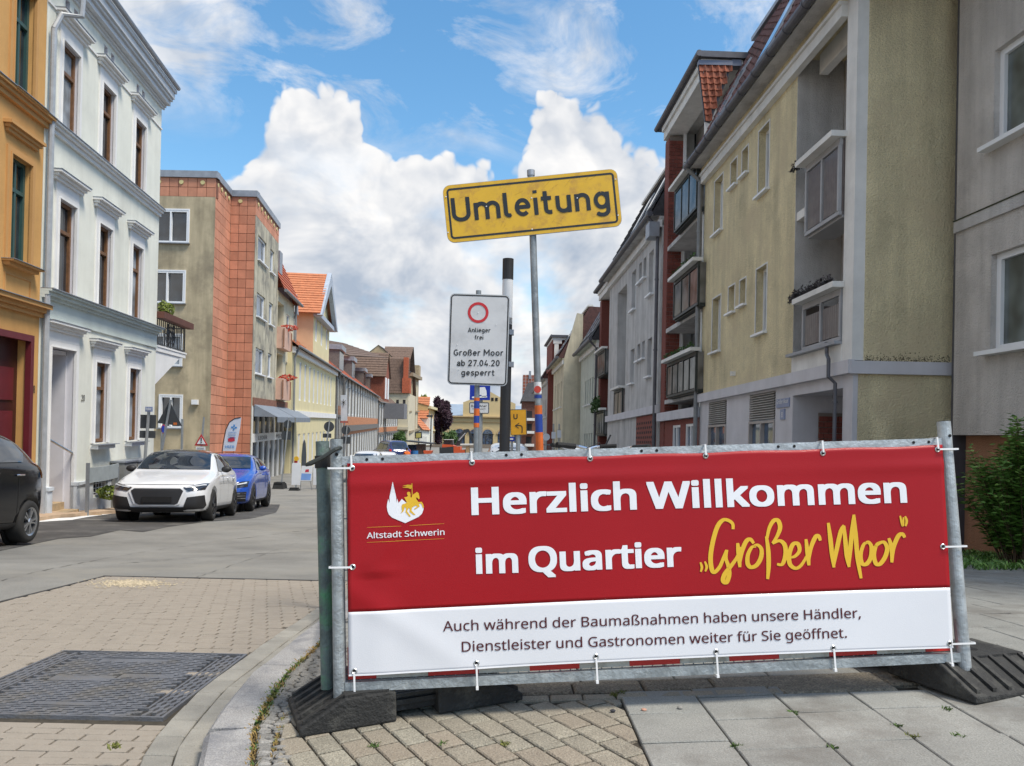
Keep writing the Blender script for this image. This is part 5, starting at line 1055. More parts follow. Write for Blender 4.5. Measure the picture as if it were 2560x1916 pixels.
for k in range(520):
    q = abs(rm_.gauss(0, .055)) if k < 430 else rm_.uniform(0, 3); x_ = rm_.uniform(cs + .02, LF - .04); w_ = rm_.uniform(.003, .011) * (1 if k < 430 else .6); z_ = zc1 + .022 + q; mb.add([RF.P(x_ - w_, .002, z_), RF.P(x_, .002, z_ - w_), RF.P(x_ + w_, .002, z_), RF.P(x_, .002, z_ + w_ * .7), RF.P(x_, .008, z_)], [(0, 1, 4), (1, 2, 4), (2, 3, 4), (3, 0, 4)])
mb.build('moss', mat('moss_spots', (.10, .085, .05), .95, .4, 20), yb, kind='stuff')
# ground floor
part('band', M_rlil, yb, R, (u0R - .05, uR, .0, .1, zb0_, zb1_)); part('balcony_sill', M_zinc, yb, R, (u0R + pw, lu1 - .02, -.1, .14, zb1_ + .28, zb1_ + .33)); part('balcony_base', M_rwhite, yb, R, (u0R + pw, lu1 - .02, -.1, .03, zb1_, zb1_ + .278))
gw = []
for a, b, c, d in ((1772, 1013, 1816, 1150), (1874, 995.5, 1938, 1150)):
    p, q = R.uz(a, b), R.uz(c, b - 20); gw.append((min(p[0], ux(R, c, 1050)), max(p[0], ux(R, c, 1050)), -1.0, zb0_ - .04, .08))
pas = (ux(R, 2106, 1050), ux(R, 1981, 1050), -2.5, uy(R, 1981, 990), 2.2)
mb = MB(); wall_open(mb, R, u0R + .25, uR, -2.5, zb0_, gw + [pas]); mb.quad(R.P(u0R, -.0, -2.5), R.P(u0R + .25, 0, -2.5), R.P(u0R + .25, 0, zb0_), R.P(u0R, 0, zb0_)); mb.build('ground_floor_wall', M_rlil, yb)
for o in gw:
    zl = o[3] - .52; mb = MB(); n = 11
    for k in range(n): z_ = zl + (o[3] - zl) * k / n; mb.prism([R.P(o[0] + .03, -.04, z_ + .04), R.P(o[1] - .03, -.04, z_ + .04), R.P(o[1] - .03, .02, z_), R.P(o[0] + .03, .02, z_)], [R.P(o[0] + .03, -.04, z_ + .048), R.P(o[1] - .03, -.04, z_ + .048), R.P(o[1] - .03, .02, z_ + .012), R.P(o[0] + .03, .02, z_ + .012)])
    mb.build('louvre', mat('louvre_beige', (.40, .38, .35), .6, .1), yb); part('louvre_back', M_dark, yb, R, (o[0], o[1], -.075, -.07, zl, o[3]))
    window(yb, R, o[0] + .01, o[1] - .01, o[2], zl - .03, -.06, mat('frame_beige', (.36, .33, .31), .5), G_blue, .05, (2, 1), .08)
mb = MB(); mb.quad(R.P(pas[0], -2.1, -2.5), R.P(pas[1], -2.1, -2.5), R.P(pas[1], -2.1, pas[3]), R.P(pas[0], -2.1, pas[3])); mb.build('passage_back', M_rgrey, yb)
CPs = Fr((R.P(pas[1], 0, 0)[0] + .45, R.P(pas[1], 0, 0)[1] - .03), (1, 0), 1); bricks(CPs, yb, 0, 1.6, 0, -.6, pas[3] - .28, .17, .10)
part('passage_mortar', M_mort, yb, CPs, (0, 1.6, -.02, .008, -.6, pas[3] - .28))
sg = thing('street_name_sign', 'small blue street name sign on the lilac ground floor wall', 'street sign', R.P(ux(R, 1958, 1005), .02, uy(R, 1958, 1005)))
a_, b_ = R.uz(1975, 1010), R.uz(1943, 1010); zt_, zq_ = uy(R, 1958, 997), uy(R, 1958, 1019); M_sblue = mat('sign_blue', (.22, .27, .42), .4, .05); M_swhite = mat('sign_white', (.75, .76, .78), .45, .04)
part('plate', M_sblue, sg, R, (a_[0], b_[0], .0, .02, zq_, zt_)); part('number_plate', M_sblue, sg, R, ((a_[0] + b_[0]) / 2 - .1, (a_[0] + b_[0]) / 2 + .1, .0, .02, zq_ - .22, zq_ - .03))
mb = MB(); put_text(mb, 'Großer Moor', lambda x, y, l: R.P(b_[0] - x, .023 + l, zq_ + y), .03, b_[0] - a_[0] - .03, .07, .09, .01); put_text(mb, '8', lambda x, y, l: R.P((a_[0] + b_[0]) / 2 + .04 - x, .023 + l, zq_ - .2 + y), 0, .07, .02, .12, .01); mb.build('lettering', M_swhite, sg, fix=False)
mb = MB(); pu = u0R + .35; mb.tube([R.P(pu, .10, -2), R.P(pu, .10, zb0_ - .12), R.P(pu + .02, .2, zb0_ - .02), R.P(pu + .02, .2, zb1_ + .05), R.P(pu + .3, .1, zb1_ + .15), R.P(pu + .32, .1, zb1_ + .35)], .03, 8)
for z_ in (-1, 0, 1, 1.6): mb.tube([R.P(pu, .1, z_), R.P(pu, .1, z_ + .03)], .042, 8)
mb.build('downpipe', M_gut2, yb)
part('wall_tap', M_rwhite, yb, R, (ux(R, 1838, 935) - .03, ux(R, 1838, 935) + .03, 0, .1, uy(R, 1838, 940), uy(R, 1838, 929)))
bw_ = .10
def rails(x0, y0, x1, y1, w): p, q = R.uz(x0, y0, w), R.uz(x1, y1, w); return min(p[0], q[0]), max(p[0], q[0]), (p[1] + q[1]) / 2
a, b, zr_ = rails(2011, 418, 2120, 330, .1); balcony(yb, R, u0R + pw + .02, b - .05, .1, zr_, uy(R, 2040, 573, .1), mat('balcony_frame_grey', (.36, .36, .37), .6), M_ribbed, 2, hang=True)
a, b, zr2_ = rails(1990, 762, 2110, 716, .1); balcony(yb, R, u0R + pw + .02, b - .12, .04, zr2_, zb1_ + .34, mat('balcony_frame_grey', (.36, .36, .37)), M_ribbed, 2, hang=None)
def fringe(parent, fr, a, b, w, z, n, m, h=.14, s=.035):
    mb = MB()
    for _ in range(n):
        q = random.uniform(a, b); hh = h * (.4 + .6 * random.random()); leafball(mb, fr.P(q, w + random.uniform(-.05, .08), z + hh * random.random()), (.02, .02, .02), 3, s)
    mb.build('balcony_plants', m, parent, kind='stuff')
fringe(yb, R, lu1 - 1.0, lu1 - .1, .08, zr_ + .09, 150, M_plant); fringe(yb, R, u0R + .5, lu1 - .1, .08, zr2_ + .09, 420, M_plant, .2)
# tiled roof slope of single tiles
def tile_mesh(wd, ht):
    prof = [(0, .03), (.18, .012), (.55, .0), (.78, .022), (.9, .045), (1.0, .035)]; mb = MB(); n = len(prof)
    for t, lift in ((0, .03), (1.12, 0)):
        for a, b in prof: mb.v.append((a * wd, t * ht, b + lift))
    for a, b in prof: mb.v.append((a * wd, 0, b + .01))
    for i in range(n - 1): mb.f.append((i, i + 1, n + i + 1, n + i)); mb.f.append((2 * n + i, 2 * n + i + 1, i + 1, i)); mb.m += [0, 0]
    me = bpy.data.meshes.new('tile'); me.from_pydata(mb.v, [], mb.f); me.update(); return me
def tile_slope(parent, fr, ua, ub, w0, z0, w1, z1, wd, ht, m, keep=None, limit=300, name='roof_tile'):
    o0 = Vector(fr.P(ua, w0, z0)); au = (Vector(fr.P(ua + 1, w0, z0)) - o0).normalized(); up = Vector(fr.P(ua, w1, z1)) - o0; L = up.length; up.normalize(); nn = au.cross(up).normalized()
    if nn.dot(Vector((fr.N.x, fr.N.y, .2))) < 0: flip = True
    else: flip = False
    me = tile_mesh(wd, ht); me.materials.append(m); cand = []
    nu, nt = int((ub - ua) / wd), int(L / ht)
    for j in range(nt):
        for i in range(nu):
            p = o0 + au * (i * wd) + up * (j * ht)
            if keep is None or keep(p + au * wd * .5 + up * ht * .5): cand.append((p - EYE).length * 1000 + 0); cand[-1] = ((p - EYE).length, p)
    cand.sort(key=lambda c: c[0]); rest = MB()
    N3 = -nn if flip else nn
    M_ = Matrix((au, up, N3)).transposed()
    for k, (d_, p) in enumerate(cand):
        if k < limit:
            o = bpy.data.objects.new(name, me); COL.objects.link(o); o.parent = parent; o.matrix_local = Matrix.Translation(p - world_loc(parent) + N3 * random.uniform(0, .006)) @ M_.to_4x4()
        else: rest.add([tuple(p + M_ @ v.co) for v in me.vertices], [tuple(q.vertices) for q in me.polygons])
    if rest.v: rest.build('roof_tile_field', m, parent, kind='stuff')
zr0, zr1, wr0, wr1 = zeR + .08, zeR + 3.5, .36, -1.4
mb = MB(); mb.quad(R.P(u0R - 4, wr0, zr0 - .06), R.P(uR + .5, wr0, zr0 - .06), R.P(uR + .5, wr1, zr1 - .06), R.P(u0R - 4, wr1, zr1 - .06)); mb.quad(R.P(u0R - 4, wr1, zr1 - .06), R.P(uR + .5, wr1, zr1 - .06), R.P(uR + .5, -9, zr1 + .3), R.P(u0R - 4, -9, zr1 + .3)); mb.build('roof_deck', M_gut2, yb)
tile_slope(yb, R, u0R - .2, uR + .45, wr0, zr0, wr1, zr1, .27, .34, M_rt)
part('ridge_cap', M_zinc, yb, R, (u0R - 1, uR + .5, wr1 - .15, wr1 + .12, zr1 + .02, zr1 + .12))
def skylight(parent, fr, u_, t0, t1, wd, w0, z0, w1, z1, m=None):
    q = lambda t: (w0 + (w1 - w0) * t, z0 + (z1 - z0) * t); a, b = q(t0), q(t1); d = Vector((z1 - z0, w0 - w1)).normalized(); P = fr.P; e0, e1 = .03, .08
    pts = [P(u_, a[0] + d.x * e0, a[1] + d.y * e0), P(u_ + wd, a[0] + d.x * e0, a[1] + d.y * e0), P(u_ + wd, b[0] + d.x * e0, b[1] + d.y * e0), P(u_, b[0] + d.x * e0, b[1] + d.y * e0)]
    p2 = [P(u_, a[0] + d.x * e1, a[1] + d.y * e1), P(u_ + wd, a[0] + d.x * e1, a[1] + d.y * e1), P(u_ + wd, b[0] + d.x * e1, b[1] + d.y * e1), P(u_, b[0] + d.x * e1, b[1] + d.y * e1)]
    mb = MB(); mb.hexa(pts + p2); s_ = mb.build('skylight', M_zinc, parent); c = sum((Vector(p) for p in p2), Vector()) / 4
    n3 = (Vector(p2[0]) - Vector(pts[0])).normalized() * .006; mb = MB(); mb.poly([tuple(Vector(p).lerp(c, .12) + n3) for p in p2]); mb.build('skylight_pane', glassmat('sky_pane', (.35, .42, .5), .05), s_)
skylight(yb, R, u0R + 3.2, .15, .62, .75, wr0, zr0, wr1, zr1); skylight(yb, R, u0R + 6.2, .15, .55, .75, wr0, zr0, wr1, zr1)
# --- brick bay
def bay(name, label, fr, ua, ub, ztop, zbot, wallm, nb=3, rails=None, real=True, eave=True, pillar=.44, cheek=None, roofm=M_gut2):
    t = thing(name, label, 'house', fr.P((ua + ub) / 2, -4, zbot)); P = fr.P; pl = .5
    part('rear_wall', M_rgrey, t, fr, (ua, ub, -9, -.95, zbot, ztop - .2)); 
    part('pillar_core', M_mort if real else M_rb, t, fr, (ub - pl, ub, -pillar, -.01, zbot, ztop - .55))
    part('head_beam', M_rwhite, t, fr, (ua, ub, -.5, .06, ztop - .5, ztop - .25), (ua, ub, -.95, .12, ztop - .248, ztop - .1)); part('near_post', M_rwhite, t, fr, (ua + .02, ua + .12, -.3, -.02, zbot, ztop - .5)); part('inner_post', M_pvc, t, fr, (ub - pl - .1, ub - pl, -.5, -.42, zbot + 3, ztop - .5))
    if real:
        C_ = Fr(P(ub - pl, 0, 0)[:2], (fr.N.x * -1, fr.N.y * -1), 1) ; C_.O = Vector(P(ub - pl, -.01, 0)[:2]); C_.N = Vector((-fr.D.x, -fr.D.y)); C_.D = Vector((-fr.N.x, -fr.N.y)); C_.sh = 0
        sh = fr.sh * (ub - pl); bricks(C_, t, 0, pillar, -.002, zbot + sh, ztop - .6 + sh, .22, .115, .02)
        S_ = fr; mb = MB(); 
        part('pillar_side', M_rb, t, fr, (ub - pl, ub, -.011, .0, zbot, ztop - .6))
    part('roof_slab', roofm, t, fr, (ua - .1, ub + .35, -1.9, .16, ztop - .09, ztop + .06)); gutter(t, fr, ua - .1, ub + .4, .2, ztop, .08, False)
    mb = MB(); mb.hexa([P(ub, -.9, zbot + 3), P(ub + .15, -.9, zbot + 3), P(ub + .15, -.05, zbot + 3), P(ub, -.05, zbot + 3), P(ub, -.9, ztop - .1), P(ub + .15, -.9, ztop - .1), P(ub + .15, -.05, ztop - .1), P(ub, -.05, ztop - .1)]); mb.build('far_cheek', M_rwhite, t)
    return t
ub1 = ux(R, 1660, 700) + .15; zbay = 10.85
b1 = bay('balcony_bay', 'dark red brick pillar bay with stacked dark-framed balconies beside the yellow block', R, uR + .12, ub1, zbay, -2.6, M_rgrey)
for k, (x0, y0, x1, y1, xb, yb_) in enumerate(((1686, 482, 1743, 400, 1698, 568), (1684, 712, 1746, 646, 1692, 795), (1667, 912, 1740, 875, 1664, 996))):
    a, b, zr3 = rails(x0, y0, x1, y1, .2); zb3 = uy(R, xb, yb_, .2)
    balcony(b1, R, a, b, .2, zr3, zb3, M_dgreen, M_bglass, 3 if k < 2 else 5, hang=True, d=1.0)
    part('loggia_floor', M_rgrey, b1, R, (uR + .14, ub1 - .52, -.94, .0, zb3 - .12, zb3 - .0))
    fringe(b1, R, a + .2, b, .22, zr3 + .08, 120, M_leaf, .22, .05)
part('ground_band', M_rlil, b1, R, (uR + .12, ub1, -.0, .12, -.0 + zb0_ - .35, zb0_ - .1)); 
gb = Fr(R.O, R.D, -1, R.sh); o_ = [(uR + .5, uR + 1.5, -1.2, zb0_ - .5, .1), (uR + 2.0, uR + 2.9, -1.2, zb0_ - .5, .1)]
mb = MB(); wall_open(mb, R, uR + .12, ub1, -3, zb0_ - .36, o_, w=-.02); mb.build('ground_floor_wall', M_rb, b1)
for o in o_: window(b1, R, *o[:4], -.1, M_pvc, G_blue, .07, (2, 1), .06, tr=.72)
# tile-hung cheek of the bay, facing the camera
zck = zeR + .05; ckY = R.P(uR + .15, 0, 0); CK = Fr((at(1745, 163, ckY[1]).x, ckY[1] - .02), (1, 0), 1); wck = at(1830, 163, ckY[1]).x - CK.O.x; zt2, zq2 = at(1745, 165, ckY[1]).z, at(1768, 305, ckY[1]).z
mb = MB(); mb.prism([CK.P(0, -.06, zt2), CK.P(wck, -.06, zt2), CK.P(.33, -.06, zq2 - .05), CK.P(.2, -.06, zq2)], [CK.P(0, -.01, zt2), CK.P(wck, -.01, zt2), CK.P(.33, -.01, zq2 - .05), CK.P(.2, -.01, zq2)]); mb.build('cheek_wall', M_gut2, b1)
me = tile_mesh(.17, .17)
for j in range(9):
    z_ = zq2 + (zt2 - zq2) * j / 9; f_ = j / 9; xa = .2 * (1 - f_); xb = .33 + (wck - .33) * f_; n = max(1, round((xb - xa) / .165))
    for i in range(n):
        m2 = me if not me.materials else me
        if not me.materials: me.materials.append(M_rt2)
        o = bpy.data.objects.new('cheek_tile', me); COL.objects.link(o); o.parent = b1; M_ = Matrix(((1, 0, 0), (0, 0, -1), (0, 1, 0))); o.matrix_local = Matrix.Translation(Vector(CK.P(xa + i * .165, .0, z_)) - world_loc(b1)) @ M_.to_4x4()
part('cheek_flashing', mat('lead', (.2, .22, .28), .5, metal=.3), b1, CK, (wck - .02, wck + .22, -.2, .03, zt2, zt2 + .16), (0, wck, -.1, .05, zt2 + .002, zt2 + .12))
# --- grey block and those behind it
def block(name, label, fr, ua, ub, ze, zbot, wm, wins, zrows, roofm, loggia=None, band=None, rt=True, depth=9, rh=3.4, lz=None):
    t = thing(name, label, 'apartment block', fr.P((ua + ub) / 2, -4, zbot)); ops = [(a, b, c, d, .2) for (a, b) in wins for (c, d) in zrows(a, b)]
    if loggia: ops.append((*loggia, .8))
    mb = MB(); wall_open(mb, fr, ua, ub, zbot, ze - .3, ops)
    if loggia: mb.quad(fr.P(loggia[0], -.79, loggia[2]), fr.P(loggia[1], -.79, loggia[2]), fr.P(loggia[1], -.79, loggia[3]), fr.P(loggia[0], -.79, loggia[3]))
    for u in (ua, ub): mb.add([fr.P(u, 0, zbot), fr.P(u, -depth, zbot), fr.P(u, -depth, ze), fr.P(u, 0, ze - .3)], [(0, 1, 2, 3)])
    mb.build('wall', wm, t)
    for o in ops[:len(ops) - (1 if loggia else 0)]: window(t, fr, *o[:4], -.18, M_pvc, G_cur, .05, (1, 1), .04); part('sill', M_pvc, t, fr, (o[0] - .08, o[1] + .08, .0, .12, o[2] - .06, o[2] - .002))
    part('fascia', M_rwhite, t, fr, (ua, ub, .004, .13, ze - .34, ze - .12)); part('eave', wm, t, fr, (ua, ub, -.1, .1, ze - .118, ze)); gutter(t, fr, ua - .1, ub + .1, .42, ze + .04, .09, False)
    if band: part('band', M_rlil, t, fr, (ua, ub, .004, .12, band - .25, band))
    mb = MB(); courses(mb, fr, ua, ub, .38, ze + .05, -1.4, ze + rh, 11, .04); mb.quad(fr.P(ua, -1.4, ze + rh), fr.P(ub, -1.4, ze + rh), fr.P(ub, -depth, ze + rh - .3), fr.P(ua, -depth, ze + rh - .3)); mb.quad(fr.P(ua, .3, ze), fr.P(ua, -1.4, ze + rh), fr.P(ua, -depth, ze + rh - .3), fr.P(ua, -depth, ze)); mb.build('roof', roofm, t)
    part('soffit', wm, t, fr, (ua, ub, -.3, .38, ze + .002, ze + .03))
    for u in (ua + .01, ub - .01): mb = MB(); mb.quad(fr.P(u, .38, ze), fr.P(u, -1.4, ze + rh), fr.P(u, -depth, ze + rh - .3), fr.P(u, -depth, ze)); mb.build('roof_end', roofm, t)
    part('roof_edge', M_rwhite, t, fr, (ua, ub, -1.6, -1.3, ze + rh + .002, ze + rh + .1))
    return t
M_rmar = mat('roof_maroon', (.10, .045, .042), .8, .3, 5, fine=.3, bscale=15); M_rblk = mat('roof_black', (.04, .04, .045), .75, .3, 5, fine=.3, bscale=15)
uG0, uG1 = ub1 + .2, ux(R, 1522, 900); zg2 = (uy(R, 1624, 543, .4) + uy(R, 1522, 676.6, .4)) / 2
gpx = [((1578, 682), (1588, 770)), ((1595, 665), (1602, 705)), ((1606, 652), (1613, 694)), ((1620, 637), (1631, 733))]
gwin = [(min(ux(R, a[0], 800), ux(R, b[0], 800)), max(ux(R, a[0], 800), ux(R, b[0], 800))) for a, b in gpx]
tall = (gwin[0], gwin[3])
def zrw(a, b):
    big = (a, b) in tall; up = (uy(R, 1631, 733), uy(R, 1621, 637)) if big else (uy(R, 1602, 705), uy(R, 1595, 665)); lo = (uy(R, 1618, 943), uy(R, 1618, 850)) if big else (uy(R, 1595, 903), uy(R, 1595, 862)); return (up, lo)
lg_ = (ux(R, 1568, 700), ux(R, 1546, 700), uy(R, 1555, 990), zg2 - .9)
zgb = uy(R, 1630, 1017)
gbk = block('grey_block', 'light grey rendered block with a dark roof and narrow windows behind the brick bay', R, uG0, uG1, zg2, -3.2, M_rgrey, gwin, zrw, M_rblk, loggia=(min(lg_[:2]), max(lg_[:2]), lg_[2], lg_[3]), band=zgb)
skylight(gbk, R, uG0 + 1.5, .2, .6, .8, .38, zg2, -1.4, zg2 + 3.4); skylight(gbk, R, uG0 + 4, .2, .6, .8, .38, zg2, -1.4, zg2 + 3.4); downpipe(gbk, R, uG0 + .1, .12, -3.2, zg2, M_gut2)
part('rain_box', M_zinc, gbk, R, (uG0 - .05, uG0 + .5, .1, .42, zg2 - .65, zg2 - .2))
a, b, zr4 = rails(1540, 978, 1556, 967, .12); balcony(gbk, R, min(lg_[:2]) + .05, max(lg_[:2]) - .05, .1, uy(R, 1550, 975), uy(R, 1550, 1040), M_dgreen, M_ribbed, 2, hang=True)
fp = part('brick_screen', M_rb, gbk, R, (uG0 + .3, uG0 + 3.2, .003, .05, -3, zgb - .27)); mb = MB()
for i in range(9):
    for j in range(5): q = uG0 + .55 + i * .29 + (j % 2) * .14; mb.box(R, q, q + .13, .051, .056, zgb - .55 - j * .16, zgb - .47 - j * .16)
mb.build('brick_opening', M_dark, fp, kind='stuff')
ub2a, ub2b = uG1 + .05, ux(R, 1497, 900); zb2 = 8.3
b2 = bay('balcony_bay', 'second brick pillar bay with dark balconies and hanging greenery behind the grey block', R, ub2a, ub2b, zb2, -3.4, M_rgrey, real=False)
for zr5 in (5.2, 2.5, .1): balcony(b2, R, ub2a + .1, ub2b - .5, .15, zr5, zr5 - 1.1, M_dgreen, M_bglass, 4, hang=True, d=1)
fringe(b2, R, ub2a + .8, ub2b - .2, .25, 2.5, 140, M_leaf, .7, .12)
uv1 = ux(R, 1453, 900); zgr = 5.95
grn = block('green_block', 'pale green rendered block with a black roof and grid of small windows', R, ub2b + .05, uv1, zgr, -3.6, M_rgreen, [(ub2b + .8 + k * .85, ub2b + 1.2 + k * .85) for k in range(0, 5)], lambda a, b: ((zgr - 2.9, zgr - 1.6), (zgr - 5.7, zgr - 4.4)), M_rblk, band=-1.7, rh=3.2); downpipe(grn, R, ub2b + .2, .1, -3, zgr, M_gut2)
for k in (1.5, 3.2, 4.8): skylight(grn, R, ub2b + k, .2, .85, .6, .38, zgr, -1.4, zgr + 3.2)
KC = Fr((at(1409, 1000, 43.3).x, 43.3), (R.D.x, R.D.y), -1, R.sh); uc2 = ux(KC, 1383, 1000); zkc = at(1410, 896, 43.3).z
crm = block('cream_block', 'cream rendered block standing forward with a bare slanted gable wall facing the camera', KC, 0, uc2, zkc, -3.8, M_rcream, [(1.2, 1.7), (2.6, 2.9), (3.4, 3.7), (4.9, 5.4)], lambda a, b: ((zkc - 2.7, zkc - 1.2), (zkc - 5.5, zkc - 4)), M_rmar, band=-1.9, rh=3.0)
mb = MB(); q = [at(1410, 897, 43.25), at(1443, 783, 43.25), at(1458, 786, 43.25)]; mb.prism([(q[0].x, 43.25, -4), (q[2].x, 43.25, -4), tuple(q[2]), tuple(q[1]), tuple(q[0])], [(q[0].x, 43.6, -4), (q[2].x, 43.6, -4), (q[2].x, 43.6, q[2].z), (q[1].x, 43.6, q[1].z), (q[0].x, 43.6, q[0].z)]); mb.build('gable_wall', M_rcream, crm)
for k in (1.2, 3): skylight(crm, KC, k, .2, .8, .7, .38, zkc, -1.4, zkc + 3)
ub3 = ux(KC, 1368, 1000); b3 = bay('balcony_bay', 'third brick bay with a dark hipped cap behind the cream block', KC, uc2 + .05, ub3, 7.7, -4, M_rgrey, real=False); part('tile_cladding', M_rb, b3, KC, (uc2 + .3, ub3, -1.2, .1, 5.6, 7.6))
um2 = ux(KC, 1354, 1000); block('far_grey_block', 'narrow grey block with a maroon roof beyond the third brick bay', KC, ub3 + .05, um2, 5.3, -4, M_rgrey, [(ub3 + 1, ub3 + 1.6), (ub3 + 2.6, ub3 + 3.1)], lambda a, b: ((2.6, 3.9), (-.2, 1.1)), M_rmar, band=-2, rh=3)
um3 = ux(KC, 1343, 1000); block('far_cream_block', 'last small cream block with a dark roof on the right row', KC, um2 + .2, um3, 4.9, -4, M_rcream, [(um2 + 1, um2 + 1.7)], lambda a, b: ((2.2, 3.5),), M_rblk, band=-2, rh=3)
# small house with chequered gable at the far end
EF = Fr((at(1305, 1050, 78).x, 78), (1, 0), 1); ex = lambda x: at(x, 1050, 78).x - EF.O.x; ez = lambda y: at(1320, y, 78).z
eh = thing('stair_house', 'small dark-roofed house with stacked white balconies and a chequered brick gable', 'house', (EF.O.x + 1, 82, -2))
part('wall', mat('brick_brown', (.16, .07, .05), .9, .3, 5), eh, EF, (0, ex(1350), -8, 0, -3, ez(1004))); 
for k in range(3): part('balcony', M_rwhite, eh, EF, (ex(1313), ex(1336), .004, .8, ez(1050 + k * 32) - .1, ez(1046 + k * 32))); part('window', M_dark, eh, EF, (ex(1316), ex(1330), .004, .05, ez(1046 + k * 32) + .02, ez(1028 + k * 32)))
mb = MB(); mb.hexa([EF.P(-.2, .3, ez(1004)), EF.P(ex(1345), .3, ez(1004)), EF.P(ex(1345), -6, ez(1004)), EF.P(-.2, -6, ez(1004)), EF.P(ex(1318), -1.6, ez(955)), EF.P(ex(1345), -1.6, ez(950)), EF.P(ex(1345), -6, ez(950)), EF.P(ex(1318), -6, ez(955))]); mb.build('roof', M_rblk, eh)
cq = Fr((at(1306, 1000, 88).x, 88), (1, 0), 1); cw_ = at(1336, 1000, 88).x - cq.O.x; za_, zb_ = at(1306, 1040, 88).z, at(1310, 937, 88).z
part('gable', M_rwhite, eh, cq, (0, cw_, -3, -.05, -3, zb_)); n_ = 0
for j in range(13):
    for i in range(4): mb = MB(); mb.box(cq, i * cw_ / 4 + .03, (i + 1) * cw_ / 4 - .04, -.05, 0, za_ + (zb_ - za_) * j / 13 + .03, za_ + (zb_ - za_) * (j + 1) / 13 - .04); mb.build('gable_brick', mat('brick_chequer', (.30, .10, .06), .9), eh)
part('chimney', M_zinc, eh, cq, (cw_ * .5, cw_ * .68, -.6, .1, zb_ - .5, at(1325, 928, 88).z))
# --- grey building at the right edge
Gx = at(2390, 600, 10.9); RG = Fr.vp((Gx.x, 10.9), (1150, 1092), -1)
ge = thing('grey_building', 'grey rendered building with big white windows at the right picture edge', 'apartment block', (Gx.x + 3, 8, -.6))
zs_ = uy(RG, 2386, 583); wz1 = (uy(RG, 2483, 366), uy(RG, 2487, 128)); wz0 = (uy(RG, 2468, 880), uy(RG, 2477, 638)); uw_ = (ux(RG, 2487, 250) + ux(RG, 2475, 760)) / 2; zo_ = uy(RG, 2420, 1088)
gops = [(uw_ - 1.5, uw_, *wz1, .16), (uw_ - 1.5, uw_, *wz0, .16), (uw_ - 4.2, uw_ - 2.7, *wz1, .16), (uw_ - 4.2, uw_ - 2.7, *wz0, .16)]
mb = MB(); wall_open(mb, RG, -8, .0, zo_, zeR + .3, [o for o in gops if o[2] < 12]); mb.quad(RG.P(-8, 0, zo_), RG.P(0, 0, zo_), RG.P(0, -.3, zo_), RG.P(-8, -.3, zo_)); mb.build('wall', mat('render_warm_grey', (.60, .57, .54), .95, .1, 1.6, .9, 40, streak=.3), ge)
for o in gops: window(ge, RG, *o[:4], -.14, M_pvc, glassmat('glass_grey', (.09, .11, .11), .08), .08, (2, 1), .06); part('sill', M_pvc, ge, RG, (o[0] - .08, o[1] + .1, .0, .16, o[2] - .06, o[2] - .002))
part('band', M_rgrey, ge, RG, (-8, 0, .004, .04, zs_ - .02, zs_ + .14)); part('band_drip', mat('moss_dark', (.05, .06, .03), .95, .4, 15), ge, RG, (-8, 0, .0, .055, zs_ + .142, zs_ + .155)); part('joint', M_gut2, ge, RG, (.002, .06, -.6, -.008, -2, zeR + 2))
part('basement_wall', mat('render_terracotta', (.42, .22, .13), .95, .1, 3, .6, 50, streak=.2), ge, RG, (-8, .0, -.5, -.2, -2, zo_ - .002)); part('rear_mass', M_rgrey, ge, RG, (-8, -.02, -8, -.51, -2, zeR + 2)); part('basement_window', M_dark, ge, RG, (-2.6, -1.7, -.199, -.18, zo_ - .8, zo_ - .1))
# ================================================================== vehicles
def paint(name, col, rough=.25, flake=0.): return mat(name, col, rough, .03, 3, coat=.8, spec=.5)
P_white = paint('paint_white', (.72, .73, .75)); P_black = mat('paint_black', (.005, .005, .007), .12, .03, 3, spec=.35); P_blue = paint('paint_blue', (.012, .075, .42), .25); P_darkroof = paint('paint_roof_black', (.02, .02, .022), .2)
M_plastic = mat('plastic_black', (.018, .018, .02), .55, .1); M_tyre = mat('tyre', (.022, .021, .02), .85, .15, 10); M_rim = mat('rim_silver', (.45, .46, .48), .3, .05, metal=.9); M_rimd = mat('rim_dark', (.05, .05, .055), .35, .05, metal=.7)
M_seam = mat('seam', (.004, .004, .005), .8, 0); M_lampg = glassmat('lamp_glass', (.03, .03, .035), .04); M_lampw = mat('lamp_bright', (.55, .58, .62), .3, .05); M_tail = mat('tail_red', (.42, .012, .02), .2, .05, coat=.6)
G_car = glassmat('car_glass', (.015, .02, .028), .02); M_chrome = mat('chrome', (.7, .7, .72), .15, .02, metal=1)
